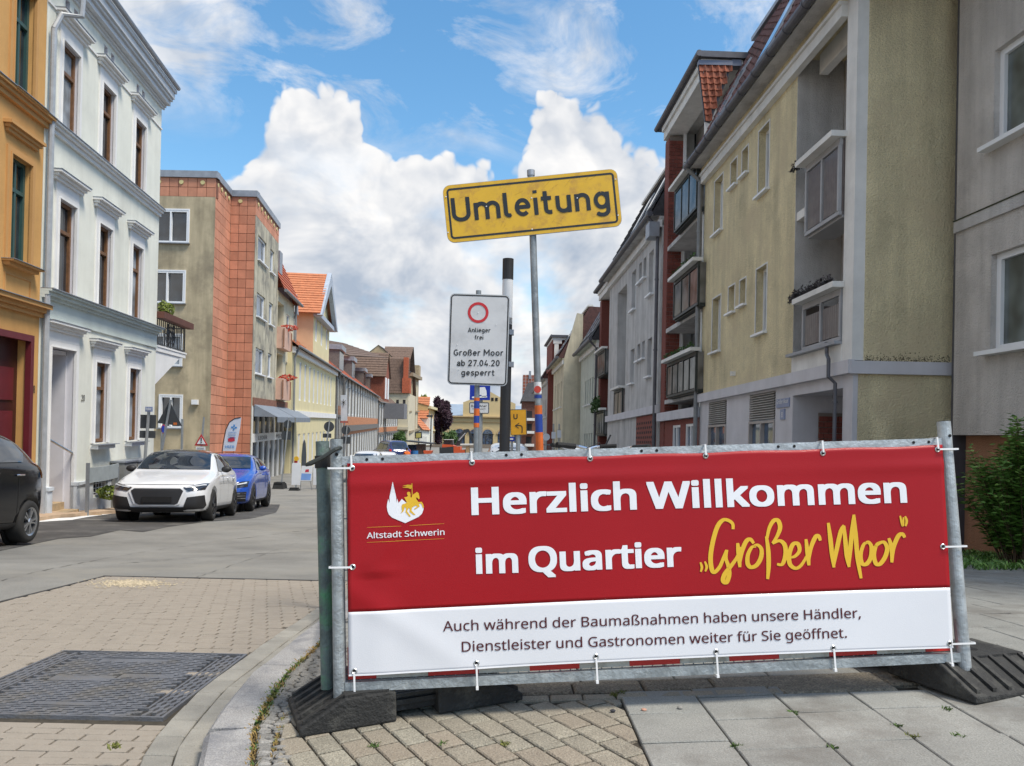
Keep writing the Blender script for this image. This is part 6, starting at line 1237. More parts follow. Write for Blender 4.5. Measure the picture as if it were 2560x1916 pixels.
def hull(st, L, arches, wr):
    V = []; n = 11
    for (y, zb, zt_, zr_, hl, hb, hr) in st:
        d = zr_ - zt_
        half = [(0, zb), (hl * .88, zb), (hl * .985, zb + .09), (hl, zb + (zt_ - zb) * .5), ((hl + hb) / 2 + .005, zb + (zt_ - zb) * .82), (hb, zt_), (hb - .04 - .1 * (hb - hr), zt_ + .16 * d), (hr + .05 + .12 * (hb - hr), zt_ + .80 * d), (hr - .03, zr_ - .02 * min(1, d / .2)), (hr * .5, zr_ + .006), (0, zr_ + .012)]
        V.append([(x, y, z) for x, z in half] + [(-x, y, z) for x, z in half[-2:0:-1]])
    m = len(V[0]); mb = MB(); mb.v = [p for r in V for p in r]
    for i in range(len(V) - 1):
        for k in range(m): mb.f.append((i * m + k, i * m + (k + 1) % m, (i + 1) * m + (k + 1) % m, (i + 1) * m + k))
    for base in (0, (len(V) - 1) * m):
        for k in range(n - 1):
            a, b, c, d = base + k, base + k + 1, base + (m - k - 1) % m, base + (m - k) % m
            f = [a, b, c, d]; f = [q for i, q in enumerate(f) if q not in f[:i]]
            if len(f) > 2: mb.f.append(tuple(f))
    me = bpy.data.meshes.new('hull'); me.from_pydata(mb.v, [], mb.f); bm = bmesh.new(); bm.from_mesh(me); bmesh.ops.recalc_face_normals(bm, faces=bm.faces); bm.to_mesh(me); bm.free()
    ob = bpy.data.objects.new('hull', me); COL.objects.link(ob); ss = ob.modifiers.new('s', 'SUBSURF'); ss.levels = ss.render_levels = 2
    cut = []
    for ya in arches:
        for sx in (-1, 1):
            mb = MB(); r = wr + .055; ring = [(ya + r * math.cos(t * math.pi / 14), wr + r * math.sin(t * math.pi / 14)) for t in range(28)]
            mb.prism([(sx * .60, a, b) for a, b in ring], [(sx * 1.2, a, b) for a, b in ring]); c = mb.build('cut', M_seam); cut.append(c); bo = ob.modifiers.new('b', 'BOOLEAN'); bo.object = c; bo.operation = 'DIFFERENCE'; bo.solver = 'EXACT'
    dg = bpy.context.evaluated_depsgraph_get(); dg.update(); out = bpy.data.meshes.new_from_object(ob.evaluated_get(dg)); out.polygons.foreach_set('use_smooth', [True] * len(out.polygons))
    for c in cut: bpy.data.objects.remove(c)
    # the hull without arches serves for projecting
    ob.modifiers.clear(); ss = ob.modifiers.new('s', 'SUBSURF'); ss.levels = 2; dg.update(); full = bpy.data.meshes.new_from_object(ob.evaluated_get(dg)); bm = bmesh.new(); bm.from_mesh(full); bvh = BVHTree.FromBMesh(bm); bm.free(); bpy.data.objects.remove(ob)
    return out, bvh
def local_obj(name, me, parent, m=None, smooth=None):
    if m is not None:
        me.materials.clear(); me.materials.append(m)
    o = bpy.data.objects.new(name, me); COL.objects.link(o); o.parent = parent; return o
def patch(name, bvh, pts, axis, m, parent, off=.006, cuts=3, smooth=True):
    """panel whose outline pts is laid onto the hull, seen along an axis: L/R side (y,z), F/B (x,z), T (x,y)"""
    tr = tessellate_polygon([[Vector((p[0], p[1], 0)) for p in pts]]); bm = bmesh.new(); vs = [bm.verts.new((p[0], p[1], 0)) for p in pts]
    for t in tr:
        try: bm.faces.new([vs[i] for i in t])
        except ValueError: pass
    bmesh.ops.subdivide_edges(bm, edges=bm.edges, cuts=cuts, use_grid_fill=True)
    D = {'L': Vector((-1, 0, 0)), 'R': Vector((1, 0, 0)), 'F': Vector((0, 1, 0)), 'B': Vector((0, -1, 0)), 'T': Vector((0, 0, -1))}[axis]; ok = True
    for v in bm.verts:
        a, b = v.co.x, v.co.y; o = {'L': Vector((3, a, b)), 'R': Vector((-3, a, b)), 'F': Vector((a, -3, b)), 'B': Vector((a, 9, b)), 'T': Vector((a, b, 5))}[axis]
        h = bvh.ray_cast(o, D)
        if h[0] is None:
            h = bvh.find_nearest(o + D * 3); 
        nn = h[1] if h[1].dot(D) < 0 else -h[1]
        v.co = h[0] - D * off * .6 + nn * off * .8
    me = bpy.data.meshes.new(name); bmesh.ops.recalc_face_normals(bm, faces=bm.faces); bm.to_mesh(me); bm.free()
    if smooth: me.polygons.foreach_set('use_smooth', [True] * len(me.polygons))
    return local_obj(name, me, parent, m)
def wheel(parent, x, y, r, wd, rim, spokes=5, twin=False):
    sx = 1 if x > 0 else -1; mb = MB(); prof = [(.62, 0), (.66, .01), (.80, .014), (.95, .004), (1.0, -.03), (1.0, -wd + .03), (.95, -wd), (.62, -wd)]; n = 28
    for a, b in prof:
        for k in range(n): t = 2 * math.pi * k / n; mb.v.append((x + sx * b, y + math.cos(t) * r * a, r + math.sin(t) * r * a))
    for i in range(len(prof) - 1):
        for k in range(n): mb.f.append((i * n + k, i * n + (k + 1) % n, (i + 1) * n + (k + 1) % n, (i + 1) * n + k)); mb.m.append(0)
    w = raw('wheel', mb, M_tyre, parent, True)
    mb = MB(); 
    for a, b, c in ((.64, .64, -.10),): mb.prism([(x + sx * c, y + math.cos(t * .4488) * r * a, r + math.sin(t * .4488) * r * a) for t in range(14)], [(x + sx * (c - .02), y + math.cos(t * .4488) * r * a, r + math.sin(t * .4488) * r * a) for t in range(14)])
    raw('brake_disc', mb, M_seam, w)
    mb = MB(); N = spokes * (2 if twin else 1)
    for k in range(N):
        t = 2 * math.pi * (k // 2 if twin else k) / spokes + ((k % 2) * .34 - .17 if twin else 0); c, s = math.cos(t), math.sin(t); pw = .07 if not twin else .04
        A = lambda rad, off, dep: (x + sx * dep, y + (c * rad - s * off) * r, r + (s * rad + c * off) * r)
        mb.hexa([A(.08, -pw * .8, -.05), A(.63, -pw * 1.5, -.035), A(.63, pw * 1.5, -.035), A(.08, pw * .8, -.05), A(.08, -pw * .7, .0), A(.63, -pw * 1.2, .0), A(.63, pw * 1.2, .0), A(.08, pw * .7, .0)])
    for a, b in ((.60, .67),):
        n = 28
        for k in range(n):
            t, u = 2 * math.pi * k / n, 2 * math.pi * (k + 1) / n; q = lambda rad, tt, dd: (x + sx * dd, y + math.cos(tt) * r * rad, r + math.sin(tt) * r * rad)
            mb.quad(q(a, t, .0), q(a, u, .0), q(b, u, .012), q(b, t, .012)); mb.quad(q(a, t, -.08), q(a, u, -.08), q(a, u, .0), q(a, t, .0))
    mb.prism([(x, y + math.cos(t * .6283) * r * .16, r + math.sin(t * .6283) * r * .16) for t in range(10)], [(x + sx * .012, y + math.cos(t * .6283) * r * .13, r + math.sin(t * .6283) * r * .13) for t in range(10)])
    raw('rim', mb, rim, w); return w
def raw(name, mb, m, parent, smooth=False):
    me = bpy.data.meshes.new(name); me.from_pydata(mb.v, [], mb.f); me.materials.append(m); bm = bmesh.new(); bm.from_mesh(me); bmesh.ops.recalc_face_normals(bm, faces=bm.faces); bm.to_mesh(me); bm.free()
    if smooth: me.polygons.foreach_set('use_smooth', [True] * len(me.polygons))
    o = bpy.data.objects.new(name, me); COL.objects.link(o); o.parent = parent; return o
def hatch_stations(L, W, H, hood=.92, nose=.72, cowl=1.12, roof0=1.95, roof1=2.95, rise=0.):
    k = L / 4.03; w = W / 1.74 * .87; b = hood
    return [(0.0, .33, .52, .60, w * .60, w * .60, w * .48), (.035, .25, .60, nose - .02, w * .80, w * .76, w * .58), (.13, .20, .66, nose + .03, w * .93, w * .88, w * .70), (.32, .18, .74, nose + .09, w * .985, w * .95, w * .76), (.75 * k, .17, b - .08, b + .0, w, w * .975, w * .78), (cowl * k, .17, b, b + .06, w, w * .98, w * .78),
            ((cowl + .22) * k, .17, b + .01, b + .20, w, w * .985, w * .74), ((cowl + .55) * k, .17, b + .02, H - .09, w, w * .985, w * .68), (roof0 * k, .17, b + .03, H - .015, w, w * .985, w * .65), ((roof0 + roof1) / 2 * k, .17, b + .045, H, w, w * .985, w * .65), (roof1 * k, .17, b + .06, H - .03, w, w * .975, w * .64),
            (3.50 * k, .18, b + .08, H - .11, w * .99, w * .955, w * .62), (3.80 * k, .20, b + .09, b + .30, w * .97, w * .92, w * .60), (3.95 * k, .26, b + .02, b + .12, w * .90, w * .86, w * .60), (4.03 * k, .38, b - .14, b - .06, w * .72, w * .70, w * .52)]
def car(name, label, L, W, H, body, wr=.31, far=False, style='a', hood=.92, roofm=None, group=None, rim=M_rimd, rimspk=(5, False), lower=M_plastic, cowl=1.12, roof0=1.95, roof1=2.95, cat='car', fw=.80, rw_=3.36):
    t = thing(name, label, cat, group=group); k = L / 4.03; st = hatch_stations(L, W, H, hood, hood - .20, cowl, roof0, roof1); fw_, rww = fw * k, rw_ * k
    me, bvh = hull(st, L, [fw_, rww], wr); bd = local_obj('body', me, t, body)
    hw = W / 2; b = hood
    for x in (-hw + .01, hw - .01):
        for y in (fw_, rww): wheel(t, x, y, wr, .2, rim, *rimspk)
    for x in (-1, 1):
        mb = MB()
        for y in (fw_, rww): mb.prism([(x * .58, y + (wr + .05) * math.cos(q * .4488), wr + (wr + .05) * math.sin(q * .4488)) for q in range(14)], [(x * .60, y + (wr + .05) * math.cos(q * .4488), wr + (wr + .05) * math.sin(q * .4488)) for q in range(14)])
        raw('wheel_well', mb, M_seam, t)
    c0, r0, r1 = (cowl + .12) * k, roof0 * k, roof1 * k
    # glass
    patch('windscreen', bvh, [(-hw * .80, b + .10), (hw * .80, b + .10), (hw * .68, H - .10), (-hw * .68, H - .10)], 'F', G_car, t, .016, 6)
    patch('rear_window', bvh, [(-hw * .66, b + .16), (hw * .66, b + .16), (hw * .60, H - .13), (-hw * .60, H - .13)], 'B', G_car, t, .008, 4)
    for ax in ('L', 'R'):
        bp_ = (c0 + r1) / 2 + .28 * k
        patch('front_side_window', bvh, [(c0 + .26 * k, b + .07), (bp_ - .04, b + .085), (bp_ - .04, H - .10), (r0 + .0, H - .11), (c0 + .62 * k, H - .19)], ax, G_car, t, .008, 3)
        patch('rear_side_window', bvh, [(bp_ + .04, b + .085), (3.22 * k, b + .12), (3.40 * k, b + .24), (3.20 * k, H - .17), (bp_ + .04, H - .10)], ax, G_car, t, .008, 3)
        if not far:
            for ys in (c0 + .20 * k, bp_, 3.0 * k): patch('door_seam', bvh, [(ys - .004, .26), (ys + .004, .26), (ys + .004, b + .06), (ys - .004, b + .06)], ax, M_seam, t, .004, 3)
            patch('sill_trim', bvh, [(fw_ + wr + .07, .20), (rww - wr - .07, .20), (rww - wr - .07, .28), (fw_ + wr + .07, .28)], ax, lower, t, .006, 3)
            sx = 1 if ax == 'L' else -1
            for ys in (bp_ - .22, 2.98 * k - .05):
                mb = MB(); mb.tube([(sx * (hw - .005), ys, b - .06), (sx * (hw + .018), ys + .02, b - .055), (sx * (hw + .018), ys + .15, b - .05), (sx * (hw - .005), ys + .17, b - .05)], .012, 6); raw('door_handle', mb, M_chrome if style == 'k' else body, t)
            bm = bmesh.new(); bmesh.ops.create_icosphere(bm, subdivisions=2, radius=1); me2 = bpy.data.meshes.new('mirror')
            for v in bm.verts: v.co = Vector((sx * (hw + .06) + v.co.x * .10, c0 + .42 * k + v.co.y * .055, b + .12 + v.co.z * .07))
            bm.to_mesh(me2); bm.free(); me2.polygons.foreach_set('use_smooth', [True] * len(me2.polygons)); local_obj('mirror', me2, t, M_plastic if style != 'q' else body)
    if roofm: patch('roof', bvh, [(-hw * .62, r0 - .28 * k), (hw * .62, r0 - .28 * k), (hw * .66, r0 + .1), (hw * .66, r1 + .2), (-hw * .66, r1 + .2), (-hw * .66, r0 + .1)], 'T', roofm, t, .007, 4)
    if style == 'a':
        patch('grille', bvh, [(-.50, .60), (-.42, .665), (.42, .665), (.50, .60), (.40, .36), (.33, .325), (-.33, .325), (-.40, .36)], 'F', body, t, .018, 4)
        gr = patch('grille_mesh', bvh, [(-.455, .60), (-.40, .64), (.40, .64), (.455, .60), (.37, .375), (.31, .345), (-.31, .345), (-.37, .375)], 'F', M_plastic, t, .026, 4)
        mb = MB()
        for j in range(6):
            z = .37 + j * .045; hx_ = .33 + (z - .35) * .36
            for i in range(14): x = -hx_ + 2 * hx_ * (i + .5) / 14; h = bvh.ray_cast(Vector((x, -3, z)), Vector((0, 1, 0))); y = (h[0].y if h[0] else 0) - .028; mb.hexa([(x - .014, y, z - .012), (x + .014, y, z - .012), (x + .014, y + .01, z - .012), (x - .014, y + .01, z - .012), (x - .014, y, z + .012), (x + .014, y, z + .012), (x + .014, y + .01, z + .012), (x - .014, y + .01, z + .012)])
        raw('grille_bars', mb, mat('grille_grey', (.16, .16, .17), .4), gr)
        mb = MB(); mb.hexa([(-.26, -.055, .385), (.26, -.055, .385), (.26, -.03, .385), (-.26, -.03, .385), (-.26, -.055, .49), (.26, -.055, .49), (.26, -.03, .49), (-.26, -.03, .49)]); raw('number_plate', mb, M_seam, t)
        for sx in (-1, 1):
            hl_ = patch('headlight', bvh, [(sx * .44, .66), (sx * .53, .595), (sx * .80, .625), (sx * .83, .745), (sx * .74, .735)][::sx], 'F', M_lampg, t, .012, 4)
            patch('headlight_strip', bvh, [(sx * .48, .668), (sx * .76, .715), (sx * .80, .72), (sx * .80, .70), (sx * .75, .692), (sx * .49, .652)][::sx], 'F', M_lampw, t, .02, 3)
            patch('air_intake', bvh, [(sx * .52, .48), (sx * .80, .52), (sx * .82, .33), (sx * .78, .27), (sx * .50, .255), (sx * .46, .30)][::sx], 'F', M_plastic, t, .014, 4)
            patch('intake_blade', bvh, [(sx * .46, .235), (sx * .80, .245), (sx * .80, .262), (sx * .46, .25)][::sx], 'F', body, t, .026, 3)
        patch('lower_lip', bvh, [(-.50, .215), (.50, .215), (.50, .30), (-.50, .30)], 'F', M_plastic, t, .016, 4)
        patch('hood_edge', bvh, [(-.62, .712), (.62, .712), (.62, .718), (-.62, .718)], 'F', M_seam, t, .006, 4)
    elif style == 'q':
        patch('grille', bvh, [(-.46, .62), (-.42, .68), (.42, .68), (.46, .62), (.36, .36), (-.36, .36)], 'F', M_plastic, t, .016, 4)
        for sx in (-1, 1):
            patch('headlight', bvh, [(sx * .50, .70), (sx * .54, .61), (sx * .83, .64), (sx * .84, .78), (sx * .70, .77)][::sx], 'F', M_lampg, t, .012, 4); patch('headlight_strip', bvh, [(sx * .53, .70), (sx * .80, .755), (sx * .80, .72), (sx * .55, .67)][::sx], 'F', M_lampw, t, .02, 3)
            patch('air_intake', bvh, [(sx * .50, .50), (sx * .82, .52), (sx * .80, .28), (sx * .48, .28)][::sx], 'F', M_plastic, t, .014, 4)
            for j in range(3): patch('intake_bar', bvh, [(sx * .50, .34 + j * .06), (sx * .80, .35 + j * .06), (sx * .80, .362 + j * .06), (sx * .50, .352 + j * .06)][::sx], 'F', M_chrome, t, .02, 3)
    if style in 'kr' or far:
        for sx in (-1, 1):
            patch('tail_light', bvh, [(sx * hw * .80, b - .06), (sx * hw * .93, b - .03), (sx * hw * .88, b + .13), (sx * hw * .76, b + .11)][::-sx], 'B', M_tail, t, .012, 3)
            if not far: patch('tail_light_side', bvh, [(3.80 * k, b + .13), (3.88 * k, b + .08), (3.96 * k, b - .02), (3.97 * k, b - .08), (3.90 * k, b - .07)], 'L' if sx > 0 else 'R', M_tail, t, .012, 3)
    return t
def place(t, x, y, yaw, z=None, L=4.):
    z = g(y) if z is None else z; s = (g(y + L * math.cos(yaw)) - g(y)) / L
    t.location = (x, y, z + .002); t.rotation_euler = (math.atan(s), 0, yaw)
def wheel_place(t, px_, py_, px2, py2, W, fy, wb):
    a, b = gp(px_, py_), gp(px2, py2); yaw = math.atan2(-(b.x - a.x), b.y - a.y); R2 = Matrix.Rotation(yaw, 2); off = R2 @ Vector((W / 2 - .01, fy)); place(t, a.x - off.x, a.y - off.y, yaw); return a, b, yaw
aw_ = car('parked_car', 'white small hatchback with black roof and black hexagonal grille facing the camera', 4.03, 1.74, 1.46, P_white, .315, style='a', roofm=P_darkroof)
info = wheel_place(aw_, 533, 1303, 588, 1290, 1.74, .80, 2.56); print('audi', info)
bl_ = car('parked_car', 'bright blue compact SUV parked behind the white hatchback', 4.19, 1.80, 1.52, P_blue, .34, style='q', hood=1.0)
yaw_ = info[2]; fr_ = gp(633, 1279.5); R2 = Matrix.Rotation(yaw_ * .85, 2); off = R2 @ Vector((.89, .83)); place(bl_, fr_.x - off.x, fr_.y - off.y, yaw_ * .85)
bk_ = car('parked_car', 'black small hatchback with silver wheels cut by the left picture edge', 3.62, 1.62, 1.50, P_black, .285, style='k', hood=.95, rim=M_rim, rimspk=(5, True), roof0=1.9, roof1=3.1, rw_=3.42)
rwp = gp(72, 1364); yk = .15; R2 = Matrix.Rotation(yk, 2); off = R2 @ Vector((.80, 3.42 * 3.62 / 4.03)); place(bk_, rwp.x - off.x, rwp.y - off.y, yk)
P_white2 = paint('paint_white_far', (.66, .67, .68))
def back_car(label, px0, px1, ytop, Y, H, body=P_white2, nm='car', W=1.78, L=4.4, yaw=.12, hood=.95, cat='car', **k):
    H = at((px0 + px1) / 2, ytop, Y).z - g(Y)
    t = car(nm, label, L, W, H, body, .32, far=True, style='r', hood=hood, cat=cat, **k); c = at((px0 + px1) / 2, ytop, Y)
    zr = g(Y); R2 = Matrix.Rotation(yaw + math.pi, 2); off = R2 @ Vector((0, L)); t.location = (c.x - off.x, Y - off.y, zr); t.rotation_euler = (0, 0, yaw + math.pi); return t
sv = back_car('white SUV with roof rails seen from behind above the banner', 1204, 1344, 1109, 22, 1.72, W=1.66, yaw=0.02, hood=1.1)
mb = MB()
for sx in (-1, 1): mb.tube([(sx * .60, 1.6, 1.66), (sx * .60, 1.75, 1.74), (sx * .60, 3.6, 1.73), (sx * .60, 3.75, 1.64)], .022, 6)
raw('roof_rail', mb, M_chrome, sv)
back_car('white hatchback with dark rear window seen behind the fence post', 868, 958, 1129, 36, 1.5, W=1.7)
back_car('white car parked further on with a pale bluish rear window', 935, 985, 1131, 48, 1.45, W=1.7)
vn = back_car('dark blue and white panel van beyond the parked cars', 984, 1024, 1102, 58, 2.1, body=paint('paint_van', (.03, .05, .16)), nm='van', W=1.9, L=5.2, yaw=.5, hood=1.15, cat='van', roof0=1.7, roof1=3.5)
# ------------------------------------------------------------------ street furniture on the left
M_signback = mat('sign_back', (.05, .055, .06), .6, .1, 4); M_steel = mat('steel_pole', (.36, .38, .39), .45, .15, 6, metal=.6); M_rubber = mat('rubber_black', (.018, .018, .018), .85, .2, 8, .4, 60)
def disc(mb, c, r, ny=.02, n=24, mi=0, y0=0., asp=1.): mb.prism([(c[0] + r * asp * math.cos(2 * math.pi * k / n), c[1] + y0, c[2] + r * math.sin(2 * math.pi * k / n)) for k in range(n)], [(c[0] + r * asp * math.cos(2 * math.pi * k / n), c[1] + y0 + ny, c[2] + r * math.sin(2 * math.pi * k / n)) for k in range(n)], mi)
def plate(name, m, parent, x0, y0, x1, y1, Y, th=.015, r=0.):
    a, b = at(x0, y0, Y), at(x1, y1, Y); mb = MB(); mb.box(Wd, a.x, b.x, Y, Y + th, b.z, a.z); return mb.build(name, m, parent)
def pole(parent, x0, y0, x1, y1, Y, r=.035, m=None, nm='pole', toground=True):
    a, b = at(x0, y0, Y), at(x1, y1, Y)
    if toground: d = (b - a); b = a + d * ((g(Y) - a.z) / d.z)
    mb = MB(); mb.tube([tuple(a), tuple(b)], r, 10); return mb.build(nm, m or M_steel, parent), b
def signthing(label, px, Y, cat='traffic sign', nm='traffic_sign', **k): c = at(px, 1100, Y); return thing(nm, label, cat, (c.x, Y, g(Y)), **k)
s1_ = signthing('two dark sign backs under a small blue street name plate beside the white house', 365, 17.5); pole(s1_, 373, 1018, 361, 1165, 17.46); plate('sign_back', M_signback, s1_, 351, 1037, 389, 1072, 17.5); plate('sign_back', M_signback, s1_, 349, 1077, 388, 1096, 17.5); q = plate('street_plate', M_sblue, s1_, 363, 1017, 381, 1030, 17.4)
mb = MB(); a, b = at(364, 1029, 17.39), at(380, 1018, 17.39); put_text(mb, 'Puschkinstr.', lambda x, z, l: (a.x + x, 17.385 - l * 9, a.z + z), .01, b.x - a.x - .01, .03, .07, .01); mb.build('lettering', M_swhite, q)
s2_ = signthing('dark back of a tilted triangular sign on a leaning pole before the tan block', 415, 22.5); pole(s2_, 427, 1000, 402, 1140, 22.46)
tri = [at(393, 1058, 22.5), at(455, 1066, 22.5), at(424, 1003, 22.5)]; mb = MB(); mb.prism([tuple(p) for p in tri], [tuple(p + Vector((0, .02, 0))) for p in tri]); mb.build('triangle_back', M_signback, s2_)
a = at(437, 1061, 22.48); mb = MB(); mb.box(Wd, a.x - .04, a.x + .06, 22.475, 22.49, a.z - .02, a.z + .05); mb.build('reflector_sticker', mat('sticker_orange', (.6, .15, .03), .5), s2_)
s3_ = signthing('narrow blue and red no-stopping disc seen almost edge-on', 408, 23); pole(s3_, 404, 1080, 403, 1150, 23.0, .025); mb = MB(); c = at(408, 1073, 23); disc(mb, c, .14, .02, asp=.45); mb.build('disc', mat('sign_red', (.5, .02, .03), .4), s3_); mb = MB(); disc(mb, c, .11, .02, y0=-.008, asp=.45); mb.build('disc_face', mat('sign_blue_bright', (.03, .07, .5), .4), s3_)
s4_ = signthing('bare steel pole beside the ground floor window of the tan block', 456, 26, 'pole', 'steel_pole'); pole(s4_, 456, 1048, 454, 1150, 26, .04)
M_red = mat('sign_red', (.5, .02, .03)); 
s5_ = signthing('white and red warning triangle with exclamation mark and a small plate', 503, 25); pole(s5_, 510, 1043, 500, 1150, 25.04, .03)
def tri_plate(name, m, parent, cx_, cy_, w, h, Y):
    p = [at(cx_ - w / 2, cy_ + h / 2, Y), at(cx_ + w / 2, cy_ + h / 2 + .4, Y), at(cx_, cy_ - h / 2, Y)]; mb = MB(); mb.prism([tuple(q) for q in p], [tuple(q + Vector((0, .01, 0))) for q in p]); return mb.build(name, m, parent)
tri_plate('triangle', M_red, s5_, 503, 1100, 34, 29, 25); tri_plate('triangle_face', M_swhite, s5_, 503, 1101.5, 22, 18, 24.985)
mb = MB(); a = at(503, 1101, 24.97); mb.box(Wd, a.x - .016, a.x + .016, 24.97, 24.98, a.z - .03, a.z + .09); mb.box(Wd, a.x - .016, a.x + .016, 24.97, 24.98, a.z - .085, a.z - .055); mb.build('exclamation_mark', M_num, s5_); plate('text_plate', M_swhite, s5_, 490, 1117, 513, 1128, 24.99); 
mb = MB(); a, b = at(491, 1127, 24.98), at(512, 1118, 24.98); put_text(mb, 'Gehweg-', lambda x, z, l: (a.x + x, 24.985 - l * 9, a.z + z), .02, b.x - a.x - .02, .075, .035, .01); put_text(mb, 'schäden', lambda x, z, l: (a.x + x, 24.985 - l * 9, a.z + z), .02, b.x - a.x - .02, .02, .035, .01); mb.build('lettering', M_num, s5_)
fl = signthing('white feather flag with blue cross, red mask emblem and lettering', 580, 24.5, 'flag', 'feather_flag'); out = [(557, 1128), (560, 1105), (566, 1075), (575, 1056), (588, 1047), (603, 1044), (600, 1070), (594, 1100), (588, 1128)]
pp = [at(a, b, 24.5) for a, b in out]; mb = MB(); mb.prism([tuple(p) for p in pp], [tuple(p + Vector((0, .012, 0))) for p in pp]); mb.build('cloth', mat('flag_white', (.62, .66, .76), .7, .06, 3), fl)
mb = MB(); mb.tube([tuple(p + Vector((-.02, 0, 0))) for p in pp[:6]], .015, 6); q = pp[0]; mb.tube([(q.x - .02, 24.5, q.z), (q.x - .03, 24.5, g(24.5))], .015, 6); mb.build('flag_pole', M_plastic, fl)
M_fblue = mat('print_blue', (.05, .25, .6), .6); M_fred = mat('print_red', (.55, .03, .06), .6)
def pf(x, y): return tuple(at(x, y, 24.49))
mb = MB(); 
for a in range(4): t_ = a * math.pi / 2 + .1; mb.poly([pf(585 + 2.5 * math.cos(t_ - .8), 1069 + 2.5 * math.sin(t_ - .8)), pf(585 + 7.5 * math.cos(t_ - .3), 1069 + 7.5 * math.sin(t_ - .3)), pf(585 + 7.5 * math.cos(t_ + .3), 1069 + 7.5 * math.sin(t_ + .3)), pf(585 + 2.5 * math.cos(t_ + .8), 1069 + 2.5 * math.sin(t_ + .8))])
for i, s in enumerate(('STADTTEIL', 'CORONA-', 'TESTS')): 
    a = at(571 - i * 1, 1083 + i * 6.5, 24.49); put_text(mb, s, lambda x, z, l: (a.x + x, 24.488 - l * 9, a.z + z), 0, .26, 0, .05, .01)
a = at(563, 1120, 24.49); put_text(mb, 'HIER', lambda x, z, l: (a.x + x, 24.488 - l * 9, a.z + z), 0, .30, 0, .10, .012); mb.build('lettering', M_fblue, fl)
mb = MB(); mb.poly([pf(570, 1097), pf(577, 1093), pf(586, 1093), pf(587, 1103), pf(578, 1105), pf(570, 1104)]); mb.build('emblem', M_fred, fl)
def foot_small(name, label, px, Y, w=.45, d=.3, h=.14, group=None):
    c = at(px, 1200, Y); t = thing(name, label, 'sign base', (c.x, Y, g(Y)), group=group); mb = MB(); z = g(Y)
    mb.prism([(c.x - w, Y - d, z), (c.x + w, Y - d, z), (c.x + w, Y + d, z), (c.x - w, Y + d, z)], [(c.x - w * .85, Y - d * .8, z + h), (c.x + w * .85, Y - d * .8, z + h), (c.x + w * .85, Y + d * .8, z + h), (c.x - w * .85, Y + d * .8, z + h)]); mb.build('base', M_rubber, t)
    for k in (-.6, -.2, .2, .6): mb = MB(); mb.box(Wd, c.x + k * w - .04, c.x + k * w + .04, Y - d * .88, Y + d * .5, z + h * .9, z + h + .05); mb.build('lug', M_rubber, t)
    return t
zgd = gp(700, 1222); YB = zgd.y; foot_small('sign_base', 'black rubber base under the leaning sign pole beside the blue SUV', 700, YB, .22, .3, .22); c = at(736, 1228, YB); foot_small('sign_base', 'flat empty black rubber base lying on the road', 737, YB * .97, .20, .16, .07)
s6_ = signthing('round dark sign back and square plate on a leaning pole by the shop', 715, YB); a, b = at(722, 1045, YB), at(703, 1215, YB); mb = MB(); mb.tube([tuple(a), tuple(b)], .03, 8); mb.build('pole', M_steel, s6_); mb = MB(); disc(mb, at(719, 1061, YB), .17, .02, y0=.03); mb.build('sign_back', M_signback, s6_); plate('square_back', M_signback, s6_, 704, 1078, 727, 1100, YB + .03)
s7_ = signthing('larger round dark sign back with a small plate left of the fence posts', 822, YB * 1.02); Yq = YB * 1.02; pole(s7_, 824, 1052, 812, 1150, Yq, .03); mb = MB(); disc(mb, at(822, 1067, Yq), .215, .02, y0=.03); mb.build('sign_back', M_signback, s7_); plate('plate_back', M_signback, s7_, 807, 1084, 828, 1095, Yq + .03)
s8_ = signthing('round dark sign back and plate seen just right of the fence posts', 865, YB * 1.1); Yq = YB * 1.1; pole(s8_, 868, 1063, 860, 1150, Yq, .03); mb = MB(); disc(mb, at(864, 1076, Yq), .20, .02, y0=.03); mb.build('sign_back', M_signback, s8_); plate('plate_back', M_signback, s8_, 852, 1092, 876, 1110, Yq + .03)
for px0, px1, lc, lab in ((730, 750, (.75, .42, .02), 'white warning beacon with a yellow lamp beside the advertising board'), (784, 800, (.7, .16, .02), 'white warning beacon with an orange lamp half hidden by the fence post')):
    t = signthing(lab, (px0 + px1) / 2, YB, 'beacon', 'warning_beacon'); a, b = at(px0, 1157, YB), at(px1, 1213, YB); mb = MB(); r = .05
    mb.prism([(a.x, YB, b.z), (b.x, YB, b.z), (b.x, YB, a.z - r), (b.x - r, YB, a.z), (a.x + r, YB, a.z), (a.x, YB, a.z - r)], [(a.x, YB + .05, b.z), (b.x, YB + .05, b.z), (b.x, YB + .05, a.z - r), (b.x - r, YB + .05, a.z), (a.x + r, YB + .05, a.z), (a.x, YB + .05, a.z - r)]); mb.build('panel', M_swhite, t)
    mb = MB(); mb.box(Wd, (a.x + b.x) / 2 - .03, (a.x + b.x) / 2 + .03, YB + .01, YB + .04, g(YB), b.z); mb.build('stem', M_steel, t); c = at((px0 + px1) / 2 + 1, 1147, YB); mb = MB(); disc(mb, c, .095, .08, y0=-.02); mb.build('lamp', mat('lamp_%.2f' % lc[1], lc, .3, .05, coat=.5), t); mb = MB(); mb.box(Wd, c.x - .09, c.x + .03, YB, YB + .08, a.z - .01, a.z + .09); mb.build('lamp_housing', M_red, t)
ab = signthing('white and blue advertising board with a red mask emblem on the pavement', 765, YB * .98, 'sign board', 'sandwich_board'); Yq = YB * .98; a, b = at(751, 1165, Yq), at(781, 1203, Yq); mb = MB(); P4 = [(a.x, b.z), (b.x - .05, b.z), (b.x, a.z), (a.x + .05, a.z)]
mb.prism([(x, Yq, z) for x, z in P4], [(x, Yq + .03, z) for x, z in P4]); mb.build('board', M_swhite, ab)
